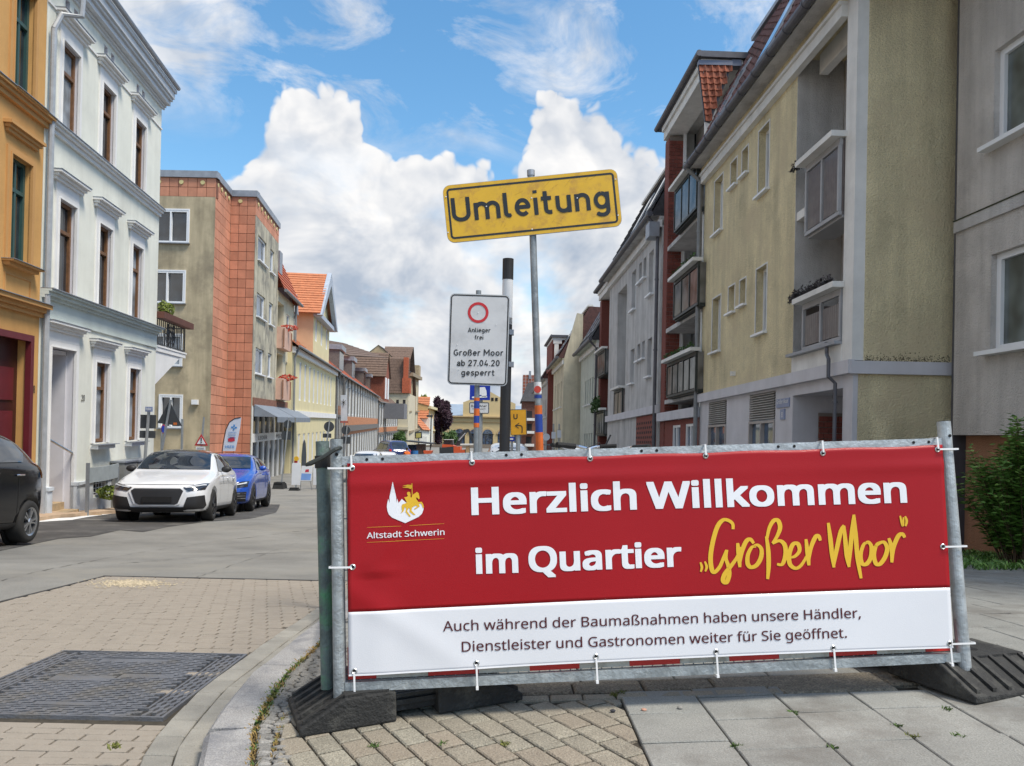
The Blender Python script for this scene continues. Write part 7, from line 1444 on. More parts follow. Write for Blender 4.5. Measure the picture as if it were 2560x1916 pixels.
mb = MB(); f_ = lambda t, s: (P4[0][0] + .03 + (P4[1][0] - P4[0][0] - .06) * t + .05 * s, Yq - .006, P4[0][1] + (P4[3][1] - P4[0][1]) * s); mb.poly([f_(0, .06), f_(1, .06), f_(1, .48), f_(0, .50)]); mb.build('print', mat('print_sky', (.2, .36, .72), .6), ab)
mb = MB(); mb.poly([f_(.35, .58), f_(.75, .60), f_(.72, .78), f_(.38, .76)]); mb.build('emblem', M_fred, ab); mb = MB(); mb.tube([(a.x + .03, Yq, b.z), (a.x, Yq + .1, g(Yq))], .015, 6); mb.tube([(b.x - .08, Yq, b.z), (b.x - .04, Yq + .1, g(Yq))], .015, 6); mb.build('leg', M_steel, ab)
# bench-like guard, utility boxes, bush in front of the white house
gd = thing('window_guard', 'low grey metal guard board between two posts before the cellar window', 'guard', LW.P(.6, .6, -.9)); W0, W1 = .35, .35
ga, gb_ = LW.uz(219, 1205, .4)[0], LW.uz(293, 1200, .4)[0]; zt1, zt3 = LW.uz(219, 1158, .4)[1], LW.uz(292, 1168, .4)[1]
M_guard = mat('guard_grey', (.33, .36, .36), .6, .12, 5)
for u_, z_ in ((ga, zt1), (gb_, zt3)): part('post', M_pipe, gd, LW, (u_ - .03, u_ + .03, .37, .43, -1.2, z_))
mb = MB(); n = 8
for k in range(n): t0, t1 = k / n, (k + 1) / n; f = lambda t: .02 * math.sin(t * math.pi); mb.hexa([LW.P(ga + (gb_ - ga) * t0, .43, zt1 - .42 - f(t0)), LW.P(ga + (gb_ - ga) * t1, .43, zt1 - .42 - f(t1)), LW.P(ga + (gb_ - ga) * t1, .40, zt1 - .42 - f(t1)), LW.P(ga + (gb_ - ga) * t0, .40, zt1 - .42 - f(t0)), LW.P(ga + (gb_ - ga) * t0, .43, zt1 - .1 - f(t0)), LW.P(ga + (gb_ - ga) * t1, .43, zt1 - .1 - f(t1)), LW.P(ga + (gb_ - ga) * t1, .40, zt1 - .1 - f(t1)), LW.P(ga + (gb_ - ga) * t0, .40, zt1 - .1 - f(t0))])
mb.build('board', M_guard, gd)
M_util = mat('utility_grey', (.20, .20, .19), .8, .15, 4)
for xa, xb, yt, lab in ((306, 338, 1158, 'dark grey utility cabinet with a small white label beside the guard'), (340, 374, 1155, 'paler grey utility cabinet behind the white hatchback')):
    u_a, u_b = LW.uz(xa, 1200, .3)[0], LW.uz(xb, 1200, .3)[0]; z_ = LW.uz(xa, yt, .3)[1]; t = thing('utility_cabinet', lab, 'cabinet', LW.P((u_a + u_b) / 2, .3, -1)); part('cabinet', M_util, t, LW, (u_a, u_b - .02, .05, .34, -1.2, z_)); part('lid', M_zinc, t, LW, (u_a - .02, u_b, .02, .37, z_ + .002, z_ + .04))
    if xa == 306: part('label_plate', M_swhite, t, LW, ((u_a + u_b) / 2 - .06, (u_a + u_b) / 2 + .06, .341, .35, z_ - .18, z_ - .12))
bs = MB(); c = LW.P(LW.uz(275, 1230, .3)[0], .3, LW.uz(275, 1232, .3)[1]); leafball(bs, c, (.3, .2, .16), 420, .05); o = bs.build('bush', M_leafy, None, origin=(c[0], c[1], c[2] - .2)); o['label'] = 'small bright green bush at the foot of the white house'; o['category'] = 'plant'
# ------------------------------------------------------------------ people
def person(label, x, Y, h, top, legs, hair=(.03, .02, .015), zf=None, vest=None, yaw=0.):
    z0 = g(Y) if zf is None else zf; t = thing('person', label, 'person', (x, Y, z0)); t.rotation_euler = (0, 0, yaw); s = h / 1.75
    J = [(0, 0, .95), (0, 0, 1.2), (0, 0, 1.42), (0, -.01, 1.52), (0, -.02, 1.64), (.19, 0, 1.40), (.27, .02, 1.12), (.24, -.12, .90), (-.19, 0, 1.40), (-.27, .02, 1.12), (-.24, -.12, .90), (.10, 0, .90), (.12, .04, .5), (.13, .10, .08), (.14, -.02, .03), (-.10, 0, .90), (-.12, -.06, .5), (-.13, -.10, .08), (-.14, -.24, .03)]
    E_ = [(0, 1), (1, 2), (2, 3), (3, 4), (2, 5), (5, 6), (6, 7), (2, 8), (8, 9), (9, 10), (0, 11), (11, 12), (12, 13), (13, 14), (0, 15), (15, 16), (16, 17), (17, 18)]
    rr = [.14, .15, .15, .055, .10, .07, .05, .035, .07, .05, .035, .10, .07, .05, .045, .10, .07, .05, .045]
    me = bpy.data.meshes.new('body'); me.from_pydata([tuple(Vector(p) * s) for p in J], E_, []); o = bpy.data.objects.new('body', me); COL.objects.link(o); sk = o.modifiers.new('k', 'SKIN'); o.modifiers.new('s', 'SUBSURF').levels = 1
    for v, r_ in zip(me.skin_vertices[0].data, rr): v.radius = (r_ * s, r_ * s)
    me.skin_vertices[0].data[0].use_root = True; dg = bpy.context.evaluated_depsgraph_get(); dg.update(); m2 = bpy.data.meshes.new_from_object(o.evaluated_get(dg)); bpy.data.objects.remove(o)
    for m in (mat('skin', (.45, .26, .18), .6, .05), mat('cloth_%s' % top[0], top[1], .85, .15, 8), mat('trousers_%s' % legs[0], legs[1], .85, .15, 8)): m2.materials.append(m)
    for p in m2.polygons: zc_ = p.center.z / s; p.material_index = 0 if zc_ > 1.49 or (abs(p.center.x) > .2 * s and zc_ < .95) else (1 if zc_ > .93 else 2)
    m2.polygons.foreach_set('use_smooth', [True] * len(m2.polygons)); b = bpy.data.objects.new('body', m2); COL.objects.link(b); b.parent = t
    bm = bmesh.new(); bmesh.ops.create_icosphere(bm, subdivisions=2, radius=.115 * s)
    for v in bm.verts: v.co = Vector((v.co.x, v.co.y * 1.08 + .01, v.co.z * 1.0 + 1.675 * s)) if v.co.z > -.02 * s or v.co.y > 0 else Vector((v.co.x * .5, .02, 1.66 * s))
    m3_ = bpy.data.meshes.new('hair'); bm.to_mesh(m3_); bm.free(); local_obj('hair', m3_, t, mat('hair_dark', hair, .8)); return t
q = at(826, 1120, 31); person('person in a bright blue jacket walking behind the fence posts', q.x, 31, 1.72, ('blue', (.03, .08, .45)), ('dark', (.03, .03, .04)), zf=q.z - 1.74)
q = at(1018, 1121, 58); person('worker in orange clothing bending near the building site', q.x, 58, 1.8, ('orange', (.75, .16, .03)), ('orange2', (.7, .15, .03)), zf=q.z - 1.78, yaw=.5)
# ------------------------------------------------------------------ building site at the end of the road
M_exo = mat('excavator_orange', (.62, .10, .03), .45, .1, 3); M_exd = mat('machine_dark', (.035, .038, .042), .5, .15, 3)
YE = 70.; ex_ = thing('excavator', 'orange and dark grey excavator with raised folded arm on the building site', 'excavator', (at(1145, 1140, YE).x, YE, g(YE))); E0 = lambda x, y, d=0.: tuple(at(x, y, YE) + Vector((0, d, 0)))
def slabp(name, m, parent, pts, d0, d1, Y=None): mb = MB(); A = [at(x, y, Y or YE) for x, y in pts]; mb.prism([tuple(p + Vector((0, d0, 0))) for p in A], [tuple(p + Vector((0, d1, 0))) for p in A]); return mb.build(name, m, parent)
slabp('counterweight', M_exd, ex_, [(1101, 1137), (1101, 1119), (1136, 1117), (1136, 1135)], -1, 1.6); slabp('engine_cover', M_exo, ex_, [(1136, 1134), (1136, 1117), (1152, 1117), (1153, 1133)], -1, 1.6); slabp('deck', M_exo, ex_, [(1107, 1119), (1108, 1111), (1128, 1112), (1140, 1116)], -.9, 1.5)
slabp('cab', mat('cab_frame', (.04, .045, .05), .5), ex_, [(1110, 1112), (1112, 1100), (1132, 1100), (1134, 1112)], -.5, .9); slabp('cab_roof', M_rwhite, ex_, [(1111, 1100), (1111, 1099), (1133, 1099), (1133, 1100)], -.7, 1.1)
for d in (-1.3, 1.2): slabp('track', M_tyre, ex_, [(1104, 1145), (1101, 1140), (1106, 1137), (1148, 1136), (1152, 1140), (1147, 1145)], d, d + .5)
slabp('boom', M_exd, ex_, [(1138, 1114), (1148, 1092), (1160, 1074), (1170, 1073), (1171, 1079), (1158, 1094), (1150, 1114)], -.2, .2); slabp('stick', M_exd, ex_, [(1167, 1073), (1173, 1074), (1185, 1102), (1180, 1105)], -.15, .15); slabp('hydraulic_ram', M_chrome, ex_, [(1146, 1100), (1163, 1082), (1165, 1084), (1148, 1103)], -.3, -.22); slabp('bucket', M_exd, ex_, [(1178, 1101), (1187, 1101), (1188, 1108), (1181, 1110)], -.4, .4)
e2 = thing('small_roller', 'small red and white machine with a canopy right of the excavator', 'machine', (at(1170, 1140, 66).x, 66, g(66))); slabp('chassis', M_exo, e2, [(1150, 1141), (1150, 1126), (1163, 1124), (1164, 1141)], -.6, .6, 66); slabp('body', mat('machine_tan', (.45, .30, .16), .6), e2, [(1166, 1140), (1165, 1116), (1174, 1115), (1174, 1140)], -.6, .6, 66); slabp('canopy', M_rwhite, e2, [(1152, 1113), (1152, 1110), (1192, 1110), (1192, 1113)], -.7, .7, 66); slabp('canopy_post', M_exd, e2, [(1189, 1135), (1189, 1113), (1191, 1113), (1191, 1135)], -.5, -.4, 66)
slabp('wheel', M_tyre, e2, [(1176 + 6 * math.cos(k * .7854), 1136 + 6 * math.sin(k * .7854)) for k in range(8)], -.4, .4, 66)
e3 = thing('site_container', 'dark site container with a long flat overhanging roof', 'container', (at(1040, 1140, 62).x, 62, g(62))); slabp('glass_wall', G_dark, e3, [(1022, 1145), (1022, 1112), (1044, 1112), (1044, 1145)], -.6, 2, 62); slabp('container_wall', mat('rust_brown', (.10, .06, .045), .8, .2), e3, [(1044, 1145), (1044, 1111), (1058, 1111), (1058, 1145)], -.8, 2, 62); slabp('roof', M_exd, e3, [(1018, 1104), (1018, 1101), (1082, 1108), (1082, 1111)], -1, 2, 62); slabp('prop', M_exd, e3, [(1073, 1130), (1078, 1109), (1080, 1109), (1075, 1130)], -.1, .1, 62)
bb = thing('blue_barrel', 'blue plastic barrel in front of the site container', 'barrel', (at(1037, 1140, 59).x, 59, g(59))); mb = MB(); a = at(1037, 1127, 59); mb.tube([(a.x, 59, a.z - .9), (a.x, 59, a.z - .6), (a.x, 59, a.z)], [.26, .29, .27], 14); mb.build('drum', mat('plastic_blue', (.03, .16, .42), .5), bb); mb = MB(); mb.tube([(a.x, 59, a.z), (a.x, 59, a.z + .05)], .25, 14); mb.build('lid', M_plastic, bb)
ds = thing('dump_truck', 'small orange dumper on the building site right of the container', 'machine', (at(1070, 1140, 60).x, 60, g(60))); slabp('skip', M_exo, ds, [(1062, 1134), (1060, 1127), (1082, 1127), (1078, 1136)], -.6, .6, 60); slabp('frame', M_exd, ds, [(1060, 1142), (1060, 1136), (1082, 1136), (1082, 1142)], -.5, .5, 60)
lp = thing('street_lamp', 'thin dark street lamp before the ochre corner house', 'street lamp', (at(1078, 1100, 150).x, 150, g(150))); mb = MB(); a = at(1078, 1042, 150); mb.tube([(a.x, 150, g(150)), tuple(a)], .13, 6); mb.build('pole', M_exd, lp); mb = MB(); mb.box(Wd, a.x - .9, a.x + .3, 149.8, 150.2, a.z - .1, a.z + .3); mb.build('lamp_head', M_exd, lp)
hs = thing('hanging_sign', 'dark framed hanging sign with a yellow-green panel on the left row', 'sign', (at(1045, 1090, 120).x, 120, g(120))); slabp('frame', M_exd, hs, [(1038, 1097), (1037, 1081), (1054, 1080), (1055, 1096)], 0, .3, 120); slabp('panel', mat('sign_yellowgreen', (.42, .36, .10), .6), hs, [(1040, 1095), (1040, 1084), (1052, 1083), (1052, 1094)], -.05, -.01, 120); mb = MB(); a = at(1046, 1096, 120); mb.tube([(a.x, 120.15, g(120)), (a.x, 120.15, a.z)], .08, 6); mb.build('post', M_exd, hs)
# ------------------------------------------------------------------ trees
def tree(name, label, px, Y, ytop, ybot, wpx, n, leafm, s, cat='tree', seed=1):
    random.seed(seed); a, b = at(px, ytop, Y), at(px, ybot, Y); rx = wpx / FOC * Y / 2; t = thing(name, label, cat, (a.x, Y, g(Y))); H_ = a.z - b.z; cz = (a.z + b.z) / 2
    mb = MB(); mb.tube([(a.x, Y, g(Y)), (a.x + .1, Y, b.z + H_ * .2), (a.x, Y, cz + H_ * .2)], [rx * .09, rx * .06, rx * .03], 8)
    for k in range(6): q = random.uniform(0, 6.28); mb.tube([(a.x, Y, b.z + H_ * (.15 + .08 * k)), (a.x + math.cos(q) * rx * .6, Y + math.sin(q) * rx * .6, b.z + H_ * (.4 + .08 * k))], [rx * .035, rx * .012], 5)
    mb.build('trunk', mat('bark', (.09, .07, .05), .95, .3, 4), t)
    mb = MB(); cl = []
    for _ in range(26):
        d = Vector((random.gauss(0, 1), random.gauss(0, 1), random.gauss(0, 1))).normalized() * random.uniform(.35, .85); cl.append((Vector((a.x + d.x * rx, Y + d.y * rx, cz + d.z * H_ * .5)), random.uniform(.18, .36)))
    for c, r_ in cl: leafball(mb, c, (rx * r_, rx * r_, H_ * .5 * r_), n // 26, s)
    mb.build('crown', leafm, t, kind='stuff'); return t
M_beech = mat('leaf_copper', (.035, .012, .022), .7, .5, .6)
tree('copper_beech', 'dark purple copper beech between the ochre corner house and the hall', 1106, 222, 985, 1112, 66, 6500, M_beech, .9, seed=4)
tree('tree', 'green tree left of the hall behind the excavator', 1125, 190, 1078, 1125, 36, 2200, M_leaf, .8, seed=5); tree('tree', 'small dark green tree before the corner house', 998, 150, 1080, 1120, 34, 2400, M_leaf, .6, seed=6); tree('tree', 'treetop showing above the orange roof', 1060, 260, 988, 1030, 26, 900, M_leafy, 1., seed=8)
random.seed(11)
# shrub and planting by the grey building
M_lf = mat('shrub_leaf', (.085, .19, .03), .5, .45, 12); M_lf2 = mat('shrub_leaf_light', (.19, .33, .07), .5, .35, 12); M_stem = mat('shrub_stem', (.10, .07, .04), .9, .3, 10)
def leaf(mb, p, d, L, w, mi):
    d = d.normalized(); s_ = d.cross(Vector((random.gauss(0, .3), random.gauss(0, .3), 1))).normalized(); up = s_.cross(d).normalized()
    m = p + d * L * .45 - up * L * .05; e = p + d * L - up * L * .22; mb.add([tuple(p), tuple(m + s_ * w), tuple(e), tuple(m - s_ * w), tuple(m - up * w * .35)], [(0, 1, 4), (1, 2, 4), (2, 3, 4), (3, 0, 4)], mi)
def shrub(label, cx_, cy_, rx, ry, h, nst, seed):
    random.seed(seed); z0 = S(cx_, cy_) ; t = thing('shrub', label, 'shrub', (cx_, cy_, z0)); ms, ml = MB(), MB()
    for k in range(nst):
        a = random.uniform(0, 6.28); r_ = random.uniform(.05, 1) ** .7; bx_, by = cx_ + math.cos(a) * rx * .35 * r_, cy_ + math.sin(a) * ry * .35 * r_; tx, ty = cx_ + math.cos(a) * rx * r_, cy_ + math.sin(a) * ry * r_; hh = h * random.uniform(.55, 1.05) * (1 - .35 * r_); pts = []
        for i in range(6): q = i / 5; pts.append(Vector((bx_ + (tx - bx_) * q ** 1.3 + random.uniform(-.02, .02), by + (ty - by) * q ** 1.3 + random.uniform(-.02, .02), z0 + hh * q)))
        ms.tube(pts, [.008 * (1.15 - i / 5) for i in range(6)], 5)
        nl = int(hh / .022)
        for i in range(nl):
            q = .18 + .82 * i / nl; j = min(int(q * 5), 4); p = pts[j].lerp(pts[j + 1], q * 5 - j); b = i * 2.4 + random.uniform(-.5, .5); d = Vector((math.cos(b), math.sin(b), random.uniform(-.1, .55))); tip = q > .86
            leaf(ml, p, d, (.11 if not tip else .07) * random.uniform(.6, 1.15), .024 * random.uniform(.7, 1.3), 1 if tip or random.random() < .22 else 0)
            if random.random() < .75: leaf(ml, p + d * .05, (d + Vector((random.gauss(0, .5), random.gauss(0, .5), 0))), .085 * random.uniform(.6, 1.1), .022, 0)
    ms.build('stem', M_stem, t, kind='stuff'); ml.build('foliage', [M_lf, M_lf2], t, kind='stuff')
shrub('tall dense green shrub with pointed leaves at the right picture edge', 5.85, 8.6, .68, .8, 1.85, 150, 3)
shrub('sparser low green shrub just right of the fence post', 5.15, 9.4, .34, .5, 1.5, 26, 5)
random.seed(21); mb = MB()
for _ in range(1500): x, y = random.uniform(4.5, 6.6), random.uniform(7.4, 10.6); blades(mb, (x, y, S(x, y) + .005), 2, .09, .05, random.choice((0, 0, 1)))
mb.build('grass_strip', [M_lf, M_lf2], None, kind='stuff')
mb = MB(); mb.add([(4.35, 10.8, S(4.35, 10.8) + .003), (5.3, 7.7, S(5.3, 7.7) + .003), (7.5, 7.2, S(7.5, 7.2) + .003), (7.5, 10.8, S(7.5, 10.8) + .003)], [(0, 1, 2, 3)]); mb.build('soil_strip', M_earth, None, kind='structure')
# ================================================================== barrier fence with the banner
M_galv = mat('galvanised', (.30, .33, .34), .55, .3, 14, .5, 60, metal=.45, dirt=(.42, .45, .45), dscale=22); M_galvg = mat('galvanised_green', (.13, .17, .16), .65, .35, 14, .5, 60, metal=.3, dirt=(.08, .26, .12), dscale=7); M_galvd = mat('galvanised_light', (.42, .45, .46), .5, .25, 18, .4, 60, metal=.45)
BLp = gp(850, 1737, lambda X, Y: S(X, Y) + .10); BRp = gp(2410, 1660, lambda X, Y: S(X, Y) + .10)
def at_depth(x, y, Y): return at(x, y, Y)
TLp = at(847, 1100, BLp.y + .072); TRp = at(2369, 1053, BRp.y + .072)
FA = (BRp - BLp); FL = FA.length; FA.normalize(); FH = ((TLp - BLp) + (TRp - BRp)); FH = (FH - FA * FH.dot(FA)).normalized(); FN = FA.cross(FH).normalized()
if FN.y > 0: FN = -FN
FF = Loc(BLp, FA, FN, FH)     # a along, n towards the camera, h up
hT = ((TLp - BLp).dot(FH) + (TRp - BRp).dot(FH)) / 2
def fpx(x, y, n=0.):
    o = BLp + FN * n; d = ray(x, y); t = (o - EYE).dot(FN) / d.dot(FN); p = EYE + d * t - o; return p.dot(FA), p.dot(FH)
print('fence', FL, hT, fpx(868, 1158), fpx(2357, 1111), fpx(872, 1691), fpx(2382, 1620), fpx(850, 1152), fpx(2390, 1107), fpx(2400, 1637), fpx(870, 1722))
def tube_f(mb, pts, r, n=10): mb.tube([FF.P(*p) for p in pts], r, n)
fence = thing('barrier_fence', 'galvanised steel barrier fence carrying the red welcome banner', 'barrier fence', BLp)
mb = MB(); tube_f(mb, [(0, 0, -.02), (0, 0, hT)], .0225, 20); mb.build('post', M_galv, fence, smooth=False); mb = MB(); tube_f(mb, [(FL, 0, -.02), (FL, 0, hT)], .0235, 20); mb.build('post', M_galvd, fence)
for a in (0, FL): mb = MB(); tube_f(mb, [(a, 0, hT), (a, 0, hT + .002)], .0185, 16); mb.build('post_opening', M_seam, fence); mb = MB(); tube_f(mb, [(a + .004, .018, hT - .055), (a + .004, .0255, hT - .055)], .006, 8); mb.build('post_hole', M_seam, fence)
ht_ = fpx(1600, 1129)[1]; hb_ = fpx(1600, 1681)[1]
aT0, aT1 = .02, FL - .02
mb = MB(); mb.box(FF, aT0, aT1, -.012, .012, ht_ - .017, ht_ + .014); mb.build('top_rail', M_galvd, fence)
mb = MB(); mb.box(FF, aT0, aT1, -.015, .015, hb_ - .016, hb_ + .016); mb.build('bottom_rail', M_galv, fence)
for x_ in (918, 957, 1265, 1303, 1602, 1640, 1943, 1983, 2281, 2319):
    a = fpx(x_, 1130)[0]; mb = MB(); tube_f(mb, [(a, .011, ht_ + .001), (a, .0135, ht_ + .001)], .0055, 10); mb.build('rail_hole', M_seam, fence)
for k in range(60):
    a = .03 + (FL - .06) * k / 59; mb = MB(); tube_f(mb, [(a, -.02, hb_), (a, -.02, ht_)], .0022, 5); mb.build('wire', M_galv, fence)
for k in range(5): mb = MB(); h_ = hb_ + .035 + (ht_ - hb_ - .06) * k / 4; tube_f(mb, [(0, -.025, h_), (FL, -.025, h_)], .0022, 5); mb.build('wire', M_galv, fence)
# red and white reflective board behind the banner
M_rred = mat('reflective_red', (.62, .02, .012), .4, .06, 20); M_rwh = mat('reflective_white', (.60, .57, .48), .6, .1, 14, dirt=(.4, .36, .28), dscale=20)
hs0, hs1 = hb_ + .020, hb_ + .13; xb = [868, 940, 1070, 1197, 1325, 1451, 1576, 1703, 1827, 1952, 2078, 2198, 2320, 2384]
for k in range(len(xb) - 1):
    yy_ = 1700 - (xb[k] - 868) * .0455; a, b = fpx(xb[k], yy_)[0], fpx(xb[k + 1], yy_)[0]; mb = MB(); mb.box(FF, a + .0005, b - .0005, -.019, -.013, hs0, hs1); mb.build('board_stripe', M_rred if k % 2 == 0 else M_rwh, fence)
# banner
Bm = .021; cTL, cTR, cBL, cBR = fpx(868, 1159, Bm), fpx(2356, 1112, Bm), fpx(872, 1691, Bm), fpx(2382, 1620, Bm)
a0, a1 = (cTL[0] + cBL[0]) / 2, (cTR[0] + cBR[0]) / 2
_rng = random.Random(5); _w = [(_rng.uniform(2, 9), _rng.uniform(-5, 7), _rng.uniform(0, 6), _rng.uniform(.3, 1)) for _ in range(7)]
def wrinkle(a, h):
    z = sum(w[3] * math.sin(w[0] * a + w[1] * h + w[2]) for w in _w) * .0017
    z += .005 * math.exp(-((h - (cTL[1] - .075)) / .02) ** 2) * (.6 + .4 * math.sin(3 * a)); e = a - a0; z += .010 * math.exp(-((e - .10 - .5 * max(0, h - .45)) / .06) ** 2) * (1 if h > .4 else .4)
    z += .006 * math.exp(-(((a - a0) * .7 + h - .36) / .05) ** 2) * math.exp(-(a - a0) * 2.5); return z
def bl(s, t):   # s along 0..1, t up 0..1 ; edges follow the measured corners
    L = (cBL[0] + (cTL[0] - cBL[0]) * t, 0); R_ = (cBR[0] + (cTR[0] - cBR[0]) * t, 0); a = L[0] + (R_[0] - L[0]) * s; hb2 = cBL[1] + (cBR[1] - cBL[1]) * s; ht2 = cTL[1] + (cTR[1] - cTL[1]) * s; h = hb2 + (ht2 - hb2) * t
    h += .008 * math.sin(math.pi * s) * (1 - t); sag = -.0035 * math.sin(s * math.pi * 6) ** 2 * (t if t > .5 else 0); return a, h + sag
def bsurf(a, h, n=0.): return FF.P(a, Bm + wrinkle(a, h) + n, h)
h_rl, h_rr = fpx(868.5, 1531, Bm), fpx(2376, 1469, Bm)
M_cred = mat('banner_red', (.34, .004, .009), .5, .05, 2, .1, 300, coat=.04, spec=.3); M_cwh = mat('banner_white', (.72, .73, .76), .5, .03, 2, .08, 300, coat=.12); M_twh = mat('print_white', (.80, .81, .84), .5, .02, 2, coat=.1); M_tyel = mat('print_gold', (.72, .44, .02), .5, .04, 6, coat=.1); M_tdk = mat('print_darkred', (.075, .005, .008), .5, .02, 2)
banner = thing('banner', 'red and white vinyl welcome banner tied to the barrier fence', 'banner', FF.P(a0, Bm, cBL[1]))
def tsplit(s): a = bl(s, .5)[0]; h = h_rl[1] + (h_rr[1] - h_rl[1]) * s; hb2 = cBL[1] + (cBR[1] - cBL[1]) * s; ht2 = cTL[1] + (cTR[1] - cTL[1]) * s; return (h - hb2) / (ht2 - hb2)
for nm, m, ra in (('red_cloth', M_cred, (1, 2)), ('white_cloth', M_cwh, (0, 1))):
    mb = MB(); nx, nz = 150, 40 if ra[0] else 18
    for j in range(nz + 1):
        for i in range(nx + 1):
            s = i / nx; ts = tsplit(s); lo, hi = (ts, 1) if ra[0] else (0, ts); a, h = bl(s, lo + (hi - lo) * j / nz); mb.v.append(bsurf(a, h))
    for j in range(nz):
        for i in range(nx): mb.f.append((j * (nx + 1) + i, j * (nx + 1) + i + 1, (j + 1) * (nx + 1) + i + 1, (j + 1) * (nx + 1) + i)); mb.m.append(0)
    o = mb.build(nm, m, banner, smooth=True); so_ = o.modifiers.new('thick', 'SOLIDIFY'); so_.thickness = .0012; so_.offset = 0
mb = MB()
for i in range(150):
    A = [bl(q / 150, 0) for q in (i, i + 1)]; mb.quad(bsurf(A[0][0], A[0][1], .002), bsurf(A[1][0], A[1][1], .002), bsurf(A[1][0], A[1][1] + .006, .002), bsurf(A[0][0], A[0][1] + .006, .002))
mb.build('hem', mat('hem_white', (.85, .85, .87), .6, .02), banner)
def pfit(body, xl, yl, xr, yr, cap_px, off, m, mb, space=1., n=.0024, slack=0):
    p, q = fpx(xl, yl, Bm), fpx(xr, yr, Bm); top = fpx(xl, yl - cap_px, Bm); cap = top[1] - p[1]; L = q[0] - p[0]; sl_ = (q[1] - p[1]) / L
    put_text(mb, body, lambda a, h, l: bsurf(p[0] + a, p[1] + h + sl_ * a, n + l), 0, L, 0, cap, off, 0, space, fine=.03)
def words(name, m, items):
    for it in items: mb = MB(); pfit(*it[:7], None, mb, *it[7:]); mb.build(name, m, banner, fix=False)
words('lettering', M_twh, [('Herzlich', 1179, 1286, 1592, 1272, 80, .034), ('Willkommen', 1618, 1271, 2268, 1255, 79, .034), ('im', 1190, 1433, 1296, 1430, 74, .034), ('Quartier', 1322, 1429, 1705, 1414.5, 74, .034), ('Altstadt Schwerin', 917.6, 1346.5, 1111.5, 1337.5, 18, .010)])
words('lettering', M_tdk, [('Auch während der Baumaßnahmen haben unsere Händler,', 1108, 1578, 2153, 1545, 31, .004), ('Dienstleister und Gastronomen weiter für Sie geöffnet.', 1155, 1629, 2118, 1594.7, 31, .004)])
# brush script
def zb(p): return fpx(1500 + p[0] * .4792, 1080 + p[1] * .4792, Bm)
ST = [[(692, 508), (690, 480), (668, 462), (640, 460), (612, 492), (590, 560), (576, 640), (578, 700), (592, 733), (622, 705), (645, 650), (658, 618)],
      [(660, 615), (655, 660), (668, 700), (672, 745), (658, 785), (640, 775), (650, 740), (685, 695), (715, 650), (730, 600)],
      [(716, 580), (722, 640), (728, 706)], [(728, 680), (740, 620), (760, 572), (782, 560), (800, 582)],
      [(812, 598), (790, 602), (770, 640), (768, 685), (785, 706), (815, 695), (838, 655), (840, 612), (820, 590), (800, 596)],
      [(866, 545), (876, 620), (878, 700), (873, 768)], [(868, 560), (882, 500), (905, 463), (928, 464), (938, 500), (922, 545), (898, 582)], [(898, 582), (935, 568), (962, 590), (967, 640), (950, 690), (922, 690)],
      [(985, 655), (1015, 650), (1040, 620), (1032, 585), (1005, 588), (986, 640), (990, 690), (1020, 712), (1050, 695), (1078, 650)],
      [(1074, 560), (1084, 640), (1090, 697)], [(1090, 665), (1102, 600), (1125, 548), (1142, 545), (1150, 568)],
      [(1192, 475), (1202, 550), (1212, 640), (1222, 708)], [(1220, 700), (1235, 620), (1258, 520), (1275, 488)], [(1274, 490), (1282, 570), (1290, 650), (1302, 706)], [(1300, 700), (1308, 610), (1318, 510), (1326, 435)], [(1326, 432), (1336, 540), (1346, 660), (1364, 765)],
      [(1400, 578), (1378, 588), (1362, 640), (1368, 685), (1392, 690), (1415, 655), (1418, 600), (1402, 575), (1388, 582)], [(1466, 576), (1445, 590), (1432, 640), (1440, 685), (1462, 690), (1488, 655), (1500, 610), (1486, 578), (1462, 580), (1425, 610)],
      [(1508, 555), (1524, 610), (1524, 682)], [(1526, 660), (1534, 600), (1556, 545), (1578, 533), (1590, 552)],
      [(522, 680), (530, 706), (524, 730)], [(545, 676), (555, 704), (547, 728)], [(1566, 438), (1572, 465), (1580, 490), (1582, 470), (1584, 446)], [(1592, 440), (1600, 466), (1594, 492)]]
mb = MB()
for i_, s in enumerate(ST): stroke(mb, [zb(p) for p in s], (.0125) if i_ < 20 else .007, lambda a, h: bsurf(a, h, .0024 + .00002 * i_), sub=5)
mb.build('brush_lettering', M_tyel, banner, fix=False)
